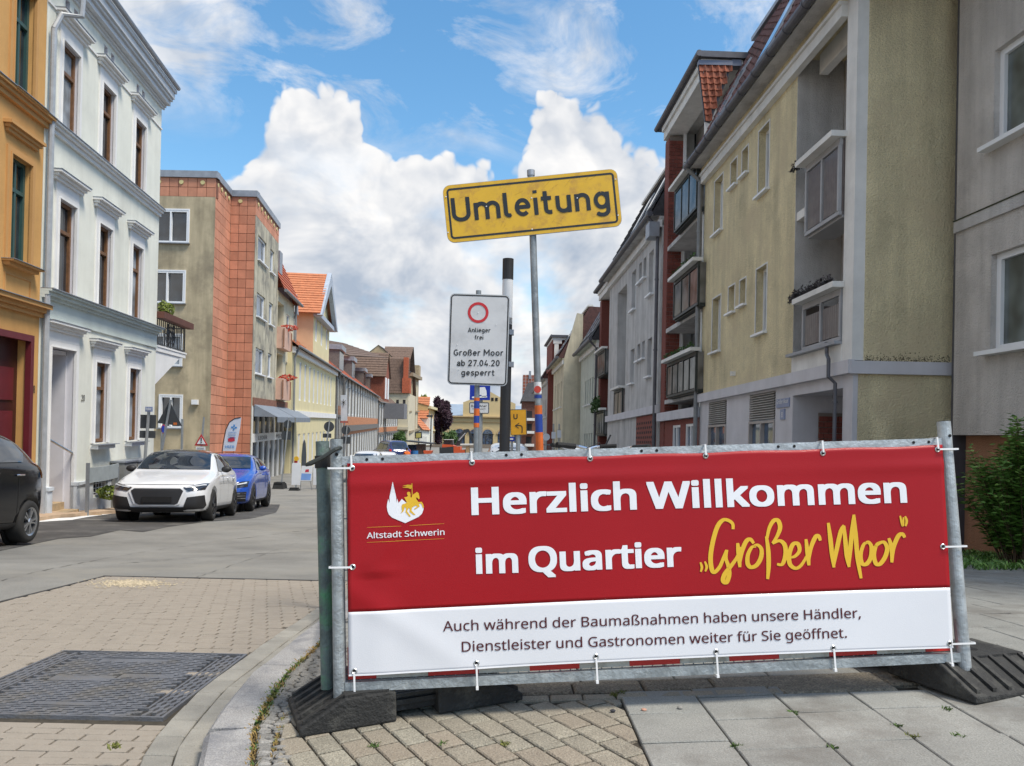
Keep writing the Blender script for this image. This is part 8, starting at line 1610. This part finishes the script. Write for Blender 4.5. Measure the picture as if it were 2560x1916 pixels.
# town emblem
ze_ = lambda p: fpx(860 + p[0] * .1537, 1160 + p[1] * .1537, Bm); es = lambda a, h: bsurf(a, h, .0022); es2 = lambda a, h: bsurf(a, h, .0032)
mb = MB(); put_poly(mb, [ze_(p) for p in [(795, 290), (742, 540), (745, 640), (722, 570), (706, 640), (700, 700), (712, 770), (735, 825), (790, 875), (1000, 963), (1215, 862), (1268, 812), (1292, 750), (1297, 700), (1270, 650), (1200, 625), (1010, 628), (945, 572), (893, 638), (868, 565), (858, 635), (852, 540)]], es); mb.build('emblem', M_twh, banner, fix=False)
mb = MB(); 
put_poly(mb, [ze_(p) for p in [(1030, 472), (1045, 455), (1078, 460), (1088, 500), (1085, 530), (1098, 556), (1110, 525), (1122, 502), (1170, 472), (1190, 455), (1202, 468), (1216, 478), (1228, 530), (1232, 565), (1217, 578), (1200, 555), (1174, 545), (1182, 580), (1202, 605), (1212, 622), (1265, 618), (1286, 650), (1302, 705), (1286, 722), (1264, 660), (1244, 645), (1216, 650), (1236, 690), (1166, 738), (1140, 732), (1200, 690), (1165, 678), (1110, 708), (1102, 762), (1166, 828), (1138, 832), (1070, 778), (1074, 725), (1056, 720), (1030, 768), (1092, 855), (1064, 857), (1044, 830), (1004, 780), (1018, 728), (992, 695), (985, 742), (964, 780), (924, 806), (950, 768), (940, 700), (952, 660), (1002, 645), (1026, 628), (985, 545), (1032, 535), (1045, 515), (1033, 500)]], es2)
put_poly(mb, [ze_(p) for p in [(1104, 322), (1117, 318), (1119, 500), (1107, 520)]], es2); put_poly(mb, [ze_(p) for p in [(1106, 345), (1040, 340), (955, 360), (1030, 366), (950, 386), (1060, 396), (1085, 410), (1106, 398)]], es2); mb.build('emblem_rider', M_tyel, banner, fix=False)
mb = MB()
for (xa, ya, xb_, yb2) in ((375, 1034, 935, 1010), (1068, 1004, 1630, 972), (375, 1277, 1630, 1216)): stroke(mb, [ze_((xa + (xb_ - xa) * k / 4, ya + (yb2 - ya) * k / 4)) for k in range(5)], .0011, es, sub=1)
mb.build('emblem_line', M_tyel, banner, fix=False)
# eyelets and cable ties
M_eye = mat('eyelet', (.62, .63, .62), .3, .05, metal=.9); M_tie = mat('cable_tie_white', (.80, .80, .80), .45, .02)
def eyelet(x, y, kind):
    a, h = fpx(x, y, Bm); n0 = wrinkle(a, h) + Bm; mb = MB(); N = 18
    for k in range(N):
        for r0_, r1_, e0, e1 in ((.0058, .0078, .0022, .004), (.0078, .0105, .004, .0018)):
            t, u = 2 * math.pi * k / N, 2 * math.pi * (k + 1) / N; q = lambda r_, tt, e: FF.P(a + r_ * math.cos(tt), n0 + e, h + r_ * math.sin(tt)); mb.quad(q(r0_, t, e0), q(r1_, t, e1), q(r1_, u, e1), q(r0_, u, e0))
    mb.build('eyelet', M_eye, banner); mb = MB(); mb.prism([FF.P(a + .0058 * math.cos(k * .6283), n0 + .0015, h + .0058 * math.sin(k * .6283)) for k in range(10)], [FF.P(a + .0058 * math.cos(k * .6283), n0 + .002, h + .0058 * math.sin(k * .6283)) for k in range(10)]); mb.build('eyelet_hole', M_seam, banner)
    def strap(p, q, n=.007):
        mb = MB(); p, q = Vector(p), Vector(q); d = (q - p).normalized(); s_ = Vector((-d.y, d.x)) * .0032
        c = [p - s_, q - s_, q + s_, p + s_]; mb.prism([FF.P(v.x, n0 + n - .0012, v.y) for v in c], [FF.P(v.x, n0 + n, v.y) for v in c]); return mb
    if 't' in kind:
        mb = strap((a, h + .002), (a - .001, ht_ + .016)); mb.box(FF, a - .0045, a + .0025, -.016, n0 + .007, ht_ + .0155, ht_ + .0175); mb.build('cable_tie', M_tie, banner)
    if 'b' in kind:
        mb = strap((a, h - .002), (a + .001, hb_ - .018)); mb.box(FF, a - .004, a + .005, -.017, n0 + .009, hb_ - .026, hb_ - .0165); mb.build('cable_tie', M_tie, banner)
    if 'l' in kind:
        mb = strap((a - .002, h), (-.026, h + .002), .010); mb.box(FF, -.0275, -.0255, -.024, n0 + .009, h - .0012, h + .0052); mb.build('cable_tie', M_tie, banner)
    if 'r' in kind:
        mb = strap((a + .002, h), (FL + .027, h - .001), .012); mb.box(FF, FL + .0265, FL + .0285, -.024, n0 + .011, h - .0042, h + .0022); mb.build('cable_tie', M_tie, banner)
for x, y, k in ((880, 1171, 'tl'), (1180, 1157, 't'), (1475, 1147, 't'), (1764, 1140, 't'), (2057.5, 1133, 't'), (2344, 1124, 'tr'), (882, 1418, 'l'), (2356.5, 1367, 'r'), (886, 1678, 'b'), (1191, 1658, 'b'), (1490, 1642, 'b'), (1790, 1630, 'b'), (2084, 1621, 'b'), (2373, 1609, 'br')): eyelet(x, y, k)
# rubber feet
M_foot = mat('rubber_foot', (.022, .022, .021), .75, .3, 6, .8, 70, dirt=(.07, .068, .06), dscale=9)
def rubber_foot(label, c, yaw, zoff, L=.84, Wd_=.40, H_=.105, tilt=0.):
    t = thing('rubber_foot', label, 'fence foot', c); t.rotation_euler = (-.03, tilt, yaw)
    e = .15; mb = MB(); hw = Wd_ / 2; V = lambda x, y, z: (x, y, z + zoff)
    for x0, x1, xs0, xs1 in ((-L / 2, -.075, -L / 2 + e, -.075), (.075, L / 2, .075, L / 2 - e)):
        pr = [(x0, 0), (x0, .025), (xs0, H_), (xs1, H_), (x1, .025 if x1 > .1 else H_), (x1, 0)] if x0 < 0 else [(x0, 0), (x0, H_), (xs1, H_), (x1, .025), (x1, 0)]
        if x0 < 0: pr = [(x0, 0), (x0, .025), (xs0, H_), (x1, H_), (x1, 0)]
        mb = MB(); mb.prism([V(a, -hw, b) for a, b in pr], [V(a, hw, b) for a, b in pr]); b_ = raw('block', mb, M_foot, t)
        bv = b_.modifiers.new('b', 'BEVEL'); bv.width = .006; bv.segments = 2; bv.limit_method = 'ANGLE'
        sx = -1 if x0 < 0 else 1
        for k in range(6):   # grooved ramp: proud ribs
            y = -hw + .028 + k * (Wd_ - .056) / 5; w_ = .009; xa, xb_ = sx * (L / 2 - .012), sx * (L / 2 - e - .002); za_, zb_ = .032, H_ - .002
            mb = MB(); mb.hexa([V(xa, y - w_, za_), V(xb_, y - w_, zb_), V(xb_, y + w_, zb_), V(xa, y + w_, za_), V(xa, y - w_, za_ + .014), V(xb_, y - w_, zb_ + .012), V(xb_, y + w_, zb_ + .012), V(xa, y + w_, za_ + .014)]); raw('ramp_rib', mb, M_foot, t)
        mb = MB(); mb.box(Wd, min(sx * (L / 2 - e), sx * .08), max(sx * (L / 2 - e), sx * .08), -hw + .006, hw - .006, zoff + H_ - .003, zoff + H_ + .009); raw('top_plate', mb, M_foot, t)
        mb = MB(); cxh = sx * (L / 2 - e - .09)
        for k in (0,): mb.prism([V(cxh + .03 * math.cos(q * .524), .05 + .028 * math.sin(q * .524), H_ + .0085) for q in range(12)], [V(cxh + .03 * math.cos(q * .524), .05 + .028 * math.sin(q * .524), H_ + .0102) for q in range(12)])
        raw('socket', mb, M_seam, t)
    mb = MB(); mb.box(Wd, -.076, .076, -hw + .045, hw - .045, zoff + .02, zoff + H_ - .02); mb.box(Wd, -.076, .076, -hw + .03, -hw + .044, zoff + .045, zoff + .062); mb.box(Wd, -.076, .076, -hw + .028, -hw + .0445, zoff + .072, zoff + H_ - .022); raw('middle_web', mb, M_foot, t); return t
fA, fB = gp(750, 1846, S), gp(1268, 1772, S)
yaw_l = math.atan2(fB.y - fA.y, fB.x - fA.x); rd = Vector((math.cos(yaw_l), math.sin(yaw_l), 0)); nd = Vector((-rd.y, rd.x, 0)); Lf = (fB - fA).length
yaw_l += .07; rd = Vector((math.cos(yaw_l), math.sin(yaw_l), 0)); nd = Vector((-rd.y, rd.x, 0)); cl_ = fA + rd * .40 + nd * .18; z_ = S(cl_.x, cl_.y); rubber_foot('black rubber foot under the left fence posts, on the brick paving', (cl_.x, cl_.y, z_ + .004), yaw_l, 0, L=.80, Wd_=.36, tilt=-.07 * 0 - math.atan2(S(fB.x, fB.y) - S(fA.x, fA.y), Lf))
fa2, fb2 = gp(2440, 1765, S), gp(2085, 1690, S)   # near corner and far left end of the right foot
yaw_r = math.radians(-68); r2 = Vector((math.cos(yaw_r), math.sin(yaw_r), 0)); n2 = Vector((-r2.y, r2.x, 0))
cr_ = fa2 - r2 * .44 + n2 * .23; cr_.z = S(cr_.x, cr_.y); rubber_foot('black rubber foot under the right fence post, on the grey slabs', (cr_.x, cr_.y, cr_.z + .006), yaw_r, 0, L=.88, Wd_=.46, tilt=.0)
# second fence, seen edge-on behind the left post
f2 = thing('barrier_fence', 'second barrier fence seen edge-on behind the left post, with green-stained post', 'barrier fence', BLp)
b2p = gp(830, 1722, S); b2p = Vector((b2p.x, BLp.y + .075, BLp.z - .005)); b2p.x = at(820, 1722, b2p.y).x; t2p = at(806, 1104, b2p.y + .065); U2 = (t2p - b2p); h2 = U2.length; U2.normalize(); D2 = Vector((-.232, 1, -.06)).normalized()
mb = MB(); mb.tube([tuple(b2p), tuple(t2p)], .0245, 20); mb.build('post', M_galvg, f2); mb = MB(); c = b2p + U2 * (h2 * .915); mb.tube([tuple(c - U2 * .022), tuple(c + U2 * .022)], .029, 20); mb.build('clamp_ring', M_rubber, f2)
st_ = b2p + D2 * .05 + Vector((.018, 0, 0))
for k in range(16): q = st_ + D2 * (.05 + .14 * k); mb = MB(); mb.tube([tuple(q + U2 * .08), tuple(q + U2 * (h2 - .12))], .0022, 5); mb.build('wire', M_galv, f2)
for hh in (.08, h2 - .12): mb = MB(); mb.tube([tuple(st_ + U2 * hh), tuple(st_ + D2 * 2.3 + U2 * hh)], .013, 8); mb.build('rail', M_galv, f2)
mb = MB(); q = b2p + D2 * 2.42; mb.tube([(q.x, q.y, g(q.y)), tuple(q + U2 * h2 * .9)], .02, 10); mb.build('post', M_galv, f2)
hk = thing('hook_rod', 'dark bent steel locking rod hooked through the top of the left post', 'locking rod', at(808, 1150, BLp.y)); mb = MB(); mb.tube([tuple(at(852, 1120, BLp.y + 0.060)), tuple(at(846, 1121, BLp.y + 0.035)), tuple(at(838, 1124, BLp.y + 0.025)), tuple(at(810, 1143, BLp.y + 0.015)), tuple(at(776, 1159, BLp.y + 0.010)), tuple(at(764, 1163, BLp.y + 0.010))], [.006, .007, .007, .0085, .0095, .006], 8); mb.build('rod', mat('rod_dark', (.05, .055, .05), .5, .2, 20, metal=.5), hk)
# ================================================================== traffic signs standing behind the banner
M_ybg = mat('sign_yellow', (.72, .42, .015), .42, .06, 10, dirt=(.55, .30, .03), dscale=14, coat=.2); M_blk = mat('sign_black', (.012, .012, .012), .45, .05, coat=.2)
def frame_from(px4, Y, tilt_n=0.):
    """board frame from its four picture corners TL, TR, BL, BR, all at depth Y"""
    q = [at(x, y, Y) for x, y in px4]; A = ((q[1] - q[0]) + (q[3] - q[2])) / 2; Hh = ((q[0] - q[2]) + (q[1] - q[3])) / 2; w, h = A.length, Hh.length; A.normalize(); Hh = (Hh - A * Hh.dot(A)).normalized(); c = sum(q, Vector()) / 4
    f = Loc(c - A * w / 2 - Hh * h / 2, A, Vector((0, -1, 0)) if False else A.cross(Hh), Hh)
    if f.B.y > 0: f.B = -f.B
    f.w, f.h = w, h; return f
def rrect(w, h, r, m=0., n=5):
    pts = []
    for cx_, cy_, a0_ in ((w - r, r, -90), (w - r, h - r, 0), (r, h - r, 90), (r, r, 180)):
        for k in range(n + 1): t = math.radians(a0_ + 90 * k / n); pts.append((cx_ + (r - m) * math.cos(t), cy_ + (r - m) * math.sin(t)))
    return pts
def board(parent, f, r, mback, mface, mborder, b_out, b_in, nm='plate', th=.004):
    P = rrect(f.w, f.h, r); mb = MB(); mb.prism([f.P(a, -th, b) for a, b in P], [f.P(a, 0, b) for a, b in P]); pl = mb.build(nm, mback, parent)
    def ring(m0, m1, e, m, name):
        A, B = rrect(f.w, f.h, r, m0), rrect(f.w, f.h, r, m1); mb = MB(); n = len(A)
        for k in range(n): mb.quad(f.P(A[k][0], e, A[k][1]), f.P(A[(k + 1) % n][0], e, A[(k + 1) % n][1]), f.P(B[(k + 1) % n][0], e, B[(k + 1) % n][1]), f.P(B[k][0], e, B[k][1]))
        return mb.build(name, m, pl, fix=False)
    Fp = rrect(f.w, f.h, r, .002); mb = MB(); mb.poly([f.P(a, .0012, b) for a, b in Fp]); mb.build('face', mface, pl, fix=False); ring(b_out, b_in, .0022, mborder, 'border'); return pl
def fit(f, x, y):
    d = ray(x, y); t = (f.O - EYE).dot(f.B) / d.dot(f.B); p = EYE + d * t - f.O; return p.dot(f.A), p.dot(f.C)
def sign_text(mb, f, body, xl, yl, xr, yr, cap_px, off=.008, n=.0026):
    p, q, r_ = fit(f, xl, yl), fit(f, xr, yr), fit(f, xl, yl - cap_px); L = q[0] - p[0]; sl_ = (q[1] - p[1]) / L; din_text(mb, body, lambda a, h, l: f.P(p[0] + a, n + l, p[1] + h + sl_ * a), 0, L, 0, r_[1] - p[1], wt=.14 if off < .011 else .165)
YU = 4.6
um = thing('detour_sign', 'scratched yellow detour sign tilted on its leaning taped steel pole', 'traffic sign', (at(1350, 1140, YU).x, YU, g(YU) + .1))
fU = frame_from([(1106, 466), (1546, 420), (1119, 608), (1552, 567)], YU)
board(um, fU, .045, M_steel, M_ybg, M_blk, .022, .034, th=.006)
mb = MB(); sign_text(mb, fU, 'Umleitung', 1132, 556, 1526, 522, 62, .012); mb.build('lettering', M_blk, um, fix=False)
mb = MB(); e_ = at(1327, 428, YU + .03); b_ = at(1350, 1145, YU + .03); d_ = b_ - e_; b3 = e_ + d_ * ((g(YU) - e_.z) / d_.z); mb.tube([tuple(e_), tuple(b3)], .021, 16); mb.build('pole', mat('pole_grey', (.25, .27, .28), .5, .2, 14, metal=.5, dirt=(.38, .40, .40), dscale=16), um); mb = MB(); mb.tube([tuple(e_ - d_.normalized() * .004), tuple(e_ + d_.normalized() * .03)], .0235, 16); mb.build('pole_cap', M_zinc, um)
M_tor = mat('tape_orange', (.62, .13, .02), .5, .12, 20); M_tbl = mat('tape_blue', (.015, .05, .28), .5, .12, 20); M_stw = mat('sticker_white', (.7, .7, .7), .6, .1, 40)
def band_on(parent, y0, y1, m, r, e=e_, d=d_, nm='tape', Yk=None):
    k0 = (at(1340, y0, YU + .03).z - e.z) / d.z; k1 = (at(1340, y1, YU + .03).z - e.z) / d.z; mb = MB(); mb.tube([tuple(e + d * k0), tuple(e + d * k1)], r, 16); return mb.build(nm, m, parent)
for y0, y1, m in ((1014, 1036, M_tor), (1036, 1081, M_tbl), (1081, 1130, M_tor), (1130, 1160, M_tbl)): band_on(um, y0, y1, m, .0228)
band_on(um, 988, 996, M_tbl, .0226); band_on(um, 956, 985, M_stw, .0226, nm='sticker')
mb = MB(); c = at(1344, 974, YU + .005)
mb.prism([tuple(c + Vector((.022 * math.cos(k * .449), 0, .022 * math.sin(k * .449)))) for k in range(14)], [tuple(c + Vector((.022 * math.cos(k * .449), -.002, .022 * math.sin(k * .449)))) for k in range(14)]); mb.build('round_sticker', mat('sticker_red', (.5, .05, .03), .5, .25, 80), um)
for x, y in ((1329, 496), (1330, 574), (1115, 493), (1539, 449), (1120, 582), (1545, 539), (1216, 517), (1443, 496)): a, b = fit(fU, x, y); mb = MB(); mb.prism([fU.P(a + .0045 * math.cos(k * .785), .003, b + .0045 * math.sin(k * .785)) for k in range(8)], [fU.P(a + .003 * math.cos(k * .785), .0055, b + .003 * math.sin(k * .785)) for k in range(8)]); mb.build('rivet', M_swhite, um)
rs = random.Random(3); mb = MB()
for k in range(26):
    a, b = rs.uniform(.06, fU.w - .06), rs.uniform(.05, fU.h - .05); an = rs.uniform(-.4, 1.3); L = rs.uniform(.01, .06); c, s = math.cos(an), math.sin(an); w_ = .0007; mb.quad(fU.P(a, .0024, b), fU.P(a + c * L, .0024, b + s * L), fU.P(a + c * L - s * w_, .0024, b + s * L + c * w_), fU.P(a - s * w_, .0024, b + c * w_))
mb.build('scratch', mat('scratch_brown', (.25, .13, .02), .7), um, fix=False)
# closure sign
YC = 4.35
cs_ = thing('closure_sign', 'white road closure sign with red ring on a short taped pole', 'traffic sign', (at(1195, 1140, YC).x, YC, g(YC) + .1)); fC = frame_from([(1125, 733), (1274, 739), (1118, 962), (1269, 966)], YC)
M_swg = mat('sign_white_aged', (.60, .60, .60), .5, .06, 8, dirt=(.5, .5, .5), dscale=9); board(cs_, fC, .028, M_steel, M_swg, M_blk, .0055, .0125)
mb = MB()
for s, xl, xr, yb_2, cp in (('Anlieger', 1170, 1226, 831, 11), ('frei', 1187, 1208, 849, 11), ('Großer Moor', 1134, 1258, 889.5, 15.5), ('ab 27.04.20', 1142, 1249, 915.5, 15.5), ('gesperrt', 1153, 1236, 939, 15)): sign_text(mb, fC, s, xl, yb_2, xr, yb_2 + .6, cp, .012)
mb.build('lettering', M_blk, cs_, fix=False)
a, b = fit(fC, 1195.5, 782); r1_ = abs(fit(fC, 1221.5, 782)[0] - a); mb = MB(); N = 32
for k in range(N): t, u = 2 * math.pi * k / N, 2 * math.pi * (k + 1) / N; mb.quad(*[fC.P(a + r_ * math.cos(q), .0028, b + r_ * math.sin(q)) for r_, q in ((r1_ * .74, t), (r1_, t), (r1_, u), (r1_ * .74, u))])
mb.build('red_ring', mat('ring_red', (.50, .02, .025), .45), cs_, fix=False)
mb = MB(); q = (YC + .03); e2_ = at(1196.5, 727, q); b4 = at(1190, 1130, q); d4 = b4 - e2_; b5 = e2_ + d4 * ((g(q) - e2_.z) / d4.z); mb.tube([tuple(e2_), tuple(b5)], .0155, 12); mb.build('pole', mat('pole_grey', (.25, .27, .28)), cs_)
for y0, y1, m in ((995, 1003, M_tor), (1003, 1022, M_tbl), (1022, 1040, M_tor), (1040, 1058, M_tbl), (1058, 1069, M_tor)):
    k0 = (at(1193, y0, q).z - e2_.z) / d4.z; k1 = (at(1193, y1, q).z - e2_.z) / d4.z; mb = MB(); mb.tube([tuple(e2_ + d4 * k0), tuple(e2_ + d4 * k1)], .0165, 12); mb.build('tape', m, cs_)
for x, y in ((1195.5, 782), (1241, 812), (1143, 862), (1147, 924)): a, b = fit(fC, x, y); mb = MB(); mb.prism([fC.P(a + .0028 * math.cos(k * .785), .003, b + .0028 * math.sin(k * .785)) for k in range(8)], [fC.P(a + .002 * math.cos(k * .785), .005, b + .002 * math.sin(k * .785)) for k in range(8)]); mb.build('rivet', M_swhite, cs_)
# parking sign behind
YP = 5.6; ps = thing('parking_sign', 'blue kerbside parking sign with white car symbol above a residents plate', 'traffic sign', (at(1212, 1140, YP).x, YP, g(YP))); a, b = at(1175, 955, YP), at(1225, 1001, YP); mb = MB(); mb.box(Wd, a.x, b.x, YP - .002, YP + .004, b.z, a.z); bp = mb.build('plate', mat('sign_blue_deep', (.006, .03, .33), .4), ps)
def wp(x, y): return tuple(at(x, y, YP - .004))
mb = MB(); mb.poly([wp(1187, 988), wp(1189, 979), wp(1196, 976), wp(1199, 969), wp(1212, 968), wp(1216, 977), wp(1217, 988)][::-1]); mb.poly([wp(1180, 992), wp(1217, 990), wp(1218, 994), wp(1180, 996)][::-1]); mb.poly([wp(1204, 988), wp(1216, 988), wp(1216, 992), wp(1204, 992)][::-1]); mb.build('car_symbol', M_swhite, bp, fix=False)
fR = frame_from([(1173, 1006), (1223, 1006), (1173, 1035), (1223, 1035)], YP); board(ps, fR, .012, M_steel, M_swg, M_blk, .002, .006, nm='residents_plate')
mb = MB()
for s, xl, xr, y_, cp in (('Bewohner', 1178, 1217, 1018, 5.5), ('mit Parkausweis', 1181, 1214, 1024, 3), ('A', 1196, 1201, 1032, 5.5)): sign_text(mb, fR, s, xl, y_, xr, y_, cp, .01)
mb.build('lettering', M_blk, ps, fix=False); mb = MB(); p_ = at(1200, 1002, YP + .03); mb.tube([(p_.x + .02, YP + .03, g(YP)), (p_.x, YP + .03, at(1200, 955, YP).z)], .019, 10); mb.build('pole', M_steel, ps)
# thick black post with white head
YT = 4.9; tp = thing('striped_post', 'thick black post with a white band near the top, behind the closure sign', 'post', (at(1263, 1140, YT).x, YT, g(YT))); e6, b6 = at(1270.5, 648, YT), at(1261, 1140, YT); d6 = b6 - e6
def seg(y0, y1, m, r, nm): k0, k1 = (at(1266, y0, YT).z - e6.z) / d6.z, (at(1266, y1, YT).z - e6.z) / d6.z; mb = MB(); mb.tube([tuple(e6 + d6 * k0), tuple(e6 + d6 * k1)], r, 20); return mb.build(nm, m, tp)
M_pblk = mat('post_black', (.022, .022, .024), .5, .1, 8); seg(648, 700, M_pblk, .036, 'black_head'); seg(700, 812, M_swhite, .0345, 'white_band'); seg(812, 2050, M_pblk, .0335, 'post')
mb = MB(); e7 = e6 + d6 * ((g(YT) - e6.z) / d6.z); mb.tube([tuple(e6 + d6 * .3), tuple(e7)], .0345, 20); mb.build('lower_post', M_pblk, tp)
for y_ in (832, 912): c = at(1280, y_, YT); mb = MB(); mb.box(Wd, c.x - .03, c.x + .012, YT - .03, YT + .03, c.z - .016, c.z + .016); mb.build('clamp', M_zinc, tp)
# yellow arrow board and small parking sign
YW = 5.3; yu = thing('arrow_board', 'small yellow detour board with black U and left-turning arrow', 'traffic sign', (at(1297, 1140, YW).x, YW, g(YW))); fW = frame_from([(1275, 1024), (1316, 1023), (1276, 1089), (1318, 1088)], YW); board(yu, fW, .008, M_steel, mat('sign_amber', (.62, .30, .012), .5, .12, 12), M_blk, .0015, .004)
mb = MB(); sign_text(mb, fW, 'U', 1284, 1048, 1294, 1048, 13, .02); st2 = [fit(fW, x, y) for x, y in ((1305, 1083), (1305.5, 1072), (1304, 1066), (1298, 1064), (1291, 1064.5))]
stroke(mb, st2, .0062, lambda a, h: fW.P(a, .0026, h), taper=False); 
for p0_, p1_ in (((1298, 1058), (1288, 1065)), ((1288, 1065), (1297, 1071))): stroke(mb, [fit(fW, *p0_), fit(fW, *p1_)], .0048, lambda a, h: fW.P(a, .0028, h), taper=False)
mb.build('lettering', M_blk, yu, fix=False); mb = MB(); p_ = at(1297, 1030, YW + .02); mb.tube([(p_.x, YW + .02, g(YW)), (p_.x, YW + .02, p_.z)], .015, 8); mb.build('pole', M_steel, yu)
YQ = 16; sp_ = thing('parking_sign', 'small distant blue parking sign below the yellow arrow board', 'traffic sign', (at(1279, 1140, YQ).x, YQ, g(YQ))); plate('plate', mat('sign_blue_deep', (.006, .03, .33)), sp_, 1272, 1092, 1286, 1104, YQ); plate('car_symbol', M_swhite, sp_, 1275, 1096, 1283, 1100, YQ - .01); mb = MB(); p_ = at(1280, 1092, YQ); mb.tube([(p_.x, YQ + .03, g(YQ)), (p_.x, YQ + .03, p_.z)], .03, 8); mb.build('pole', M_steel, sp_)
# right row: signs, railing
YR = 30; r1s = thing('traffic_sign', 'white round sign in front of the cream block', 'traffic sign', (at(1366, 1140, YR).x, YR, g(YR))); mb = MB(); disc(mb, at(1366, 1093, YR), .14); mb.build('disc', M_swhite, r1s); mb = MB(); p_ = at(1366, 1093, YR); mb.tube([(p_.x, YR + .04, g(YR)), (p_.x, YR + .04, p_.z)], .03, 6); mb.build('pole', M_steel, r1s)
for px_, y0, y1, lab in ((1384, 1080, 1097, 'white rectangular sign on a post before the cream block'), (1398, 1076, 1095, 'second white rectangular sign nearer the cream gable')):
    t = thing('traffic_sign', lab, 'traffic sign', (at(px_, 1140, YR).x, YR, g(YR))); plate('plate', M_swhite, t, px_ - 5, y0, px_ + 5, y1, YR); mb = MB(); p_ = at(px_, 1060, YR); mb.tube([(p_.x, YR + .04, g(YR)), (p_.x, YR + .04, p_.z)], .03, 6); mb.build('pole', M_steel, t)
rl = thing('railing', 'dark metal railing along the right pavement before the cream block', 'railing', (at(1380, 1140, 34).x, 34, g(34)))
for k in range(15): x_ = 1358 + k * 4.2; a = at(x_, 1112, 34); mb = MB(); mb.tube([(a.x, 34, g(34)), (a.x, 34, a.z)], .014, 5); mb.build('bar', M_pipe, rl)
a, b = at(1356, 1112, 34), at(1420, 1113, 34); mb = MB(); mb.tube([(a.x, 34, a.z), (b.x, 34, a.z)], .025, 6); mb.build('top_bar', M_pipe, rl)
# bicycle and scooter whose handlebars show above the banner
def bike(name, label, cat, px_, py_, Y, yaw, scooter=False):
    c = at(px_, py_, Y); z0 = g(Y) + .09 if Y < 8 else g(Y); Hh = c.z - z0; R_ = Matrix.Rotation(yaw, 3, 'Z'); t = thing(name, label, cat, (c.x, Y, z0)); k = Hh / 1.08
    def tb(nm, pts, r, m, n=8): mb = MB(); mb.tube([tuple(R_ @ Vector((x, y, z)) * k) for x, y, z in pts], [q * k for q in r] if isinstance(r, list) else r * k, n); return raw(nm, mb, m, t)
    M_fr = mat('frame_black', (.02, .02, .022), .35)
    for x in (0.25, -.80):
        wr_ = .33 if not scooter else .24; tb('wheel', [(x + wr_ * math.cos(q * .2618), 0, wr_ + wr_ * math.sin(q * .2618)) for q in range(25)], .018 if not scooter else .05, M_tyre, 6)
        for q in range(10): tb('spoke', [(x, 0, wr_), (x + wr_ * math.cos(q * .628), 0, wr_ + wr_ * math.sin(q * .628))], .002, M_chrome, 3)
    tb('frame', [(.05, 0, .88), (-.35, 0, .30), (-.52, 0, .85)], .018, M_fr); tb('top_tube', [(.05, 0, .86), (-.48, 0, .80)], .016, M_fr); tb('fork', [(.0, 0, 1.0), (.08, 0, .85), (.25, 0, .33)], .016, M_fr); tb('chain_stay', [(-.35, 0, .30), (-.80, 0, .33), (-.52, 0, .80)], .011, M_fr)
    tb('handlebar', [(-.08, -.30, 1.08), (.03, -.18, 1.07), (.05, 0, 1.03), (.03, .18, 1.07), (-.08, .30, 1.08)], .012, M_chrome); tb('grip', [(-.10, -.31, 1.082), (.0, -.20, 1.072)], .019, M_rubber); tb('grip', [(-.10, .31, 1.082), (.0, .20, 1.072)], .019, M_rubber); tb('brake_cable', [(.02, .12, 1.06), (.16, .05, 1.10), (.22, 0, .95), (.14, 0, .7)], .004, M_rubber, 5)
    tb('saddle', [(-.40, 0, .92), (-.55, 0, .93), (-.68, 0, .94)], [.02, .05, .08], M_rubber)
    if scooter: tb('mirror', [(.0, -.25, 1.08), (.0, -.30, 1.18)], .008, M_fr); tb('headlamp', [(.12, 0, 1.0), (.02, 0, 1.0)], [.075, .04], M_lampw, 12); tb('shield', [(.1, 0, .95), (.16, 0, .5)], [.16, .13], P_white, 10)
    return t
bike('bicycle', 'black bicycle whose handlebar and cable show above the banner rail', 'bicycle', 1510, 1115, 5.0, 1.35); bike('scooter', 'small white and black scooter with its lamp just above the banner rail', 'scooter', 1450, 1114, 7.5, 1.9, True)
GR = {'parked_car': 'cars parked on the left side', 'car': 'cars further down the street', 'traffic_sign': 'traffic signs along the street', 'half_timbered_house': 'half-timbered houses of the left row', 'balcony_bay': 'brick balcony bays of the right row', 'tree': 'green trees at the street end', 'shrub': 'shrubs by the grey building', 'pebble': 'pebbles on the pavement', 'conifer': 'conifers in the balcony box', 'utility_cabinet': 'utility cabinets by the white house', 'warning_beacon': 'white warning beacons', 'rubber_foot': 'rubber feet of the barrier fence', 'barrier_fence': 'barrier fences', 'sign_base': 'rubber sign bases on the road', 'parking_sign': 'blue parking signs', 'person': 'people in the street'}
for o in COL.objects:
    k = o.name.split('.')[0]
    if o.parent is None and k in GR and 'label' in o.keys(): o['group'] = GR[k]
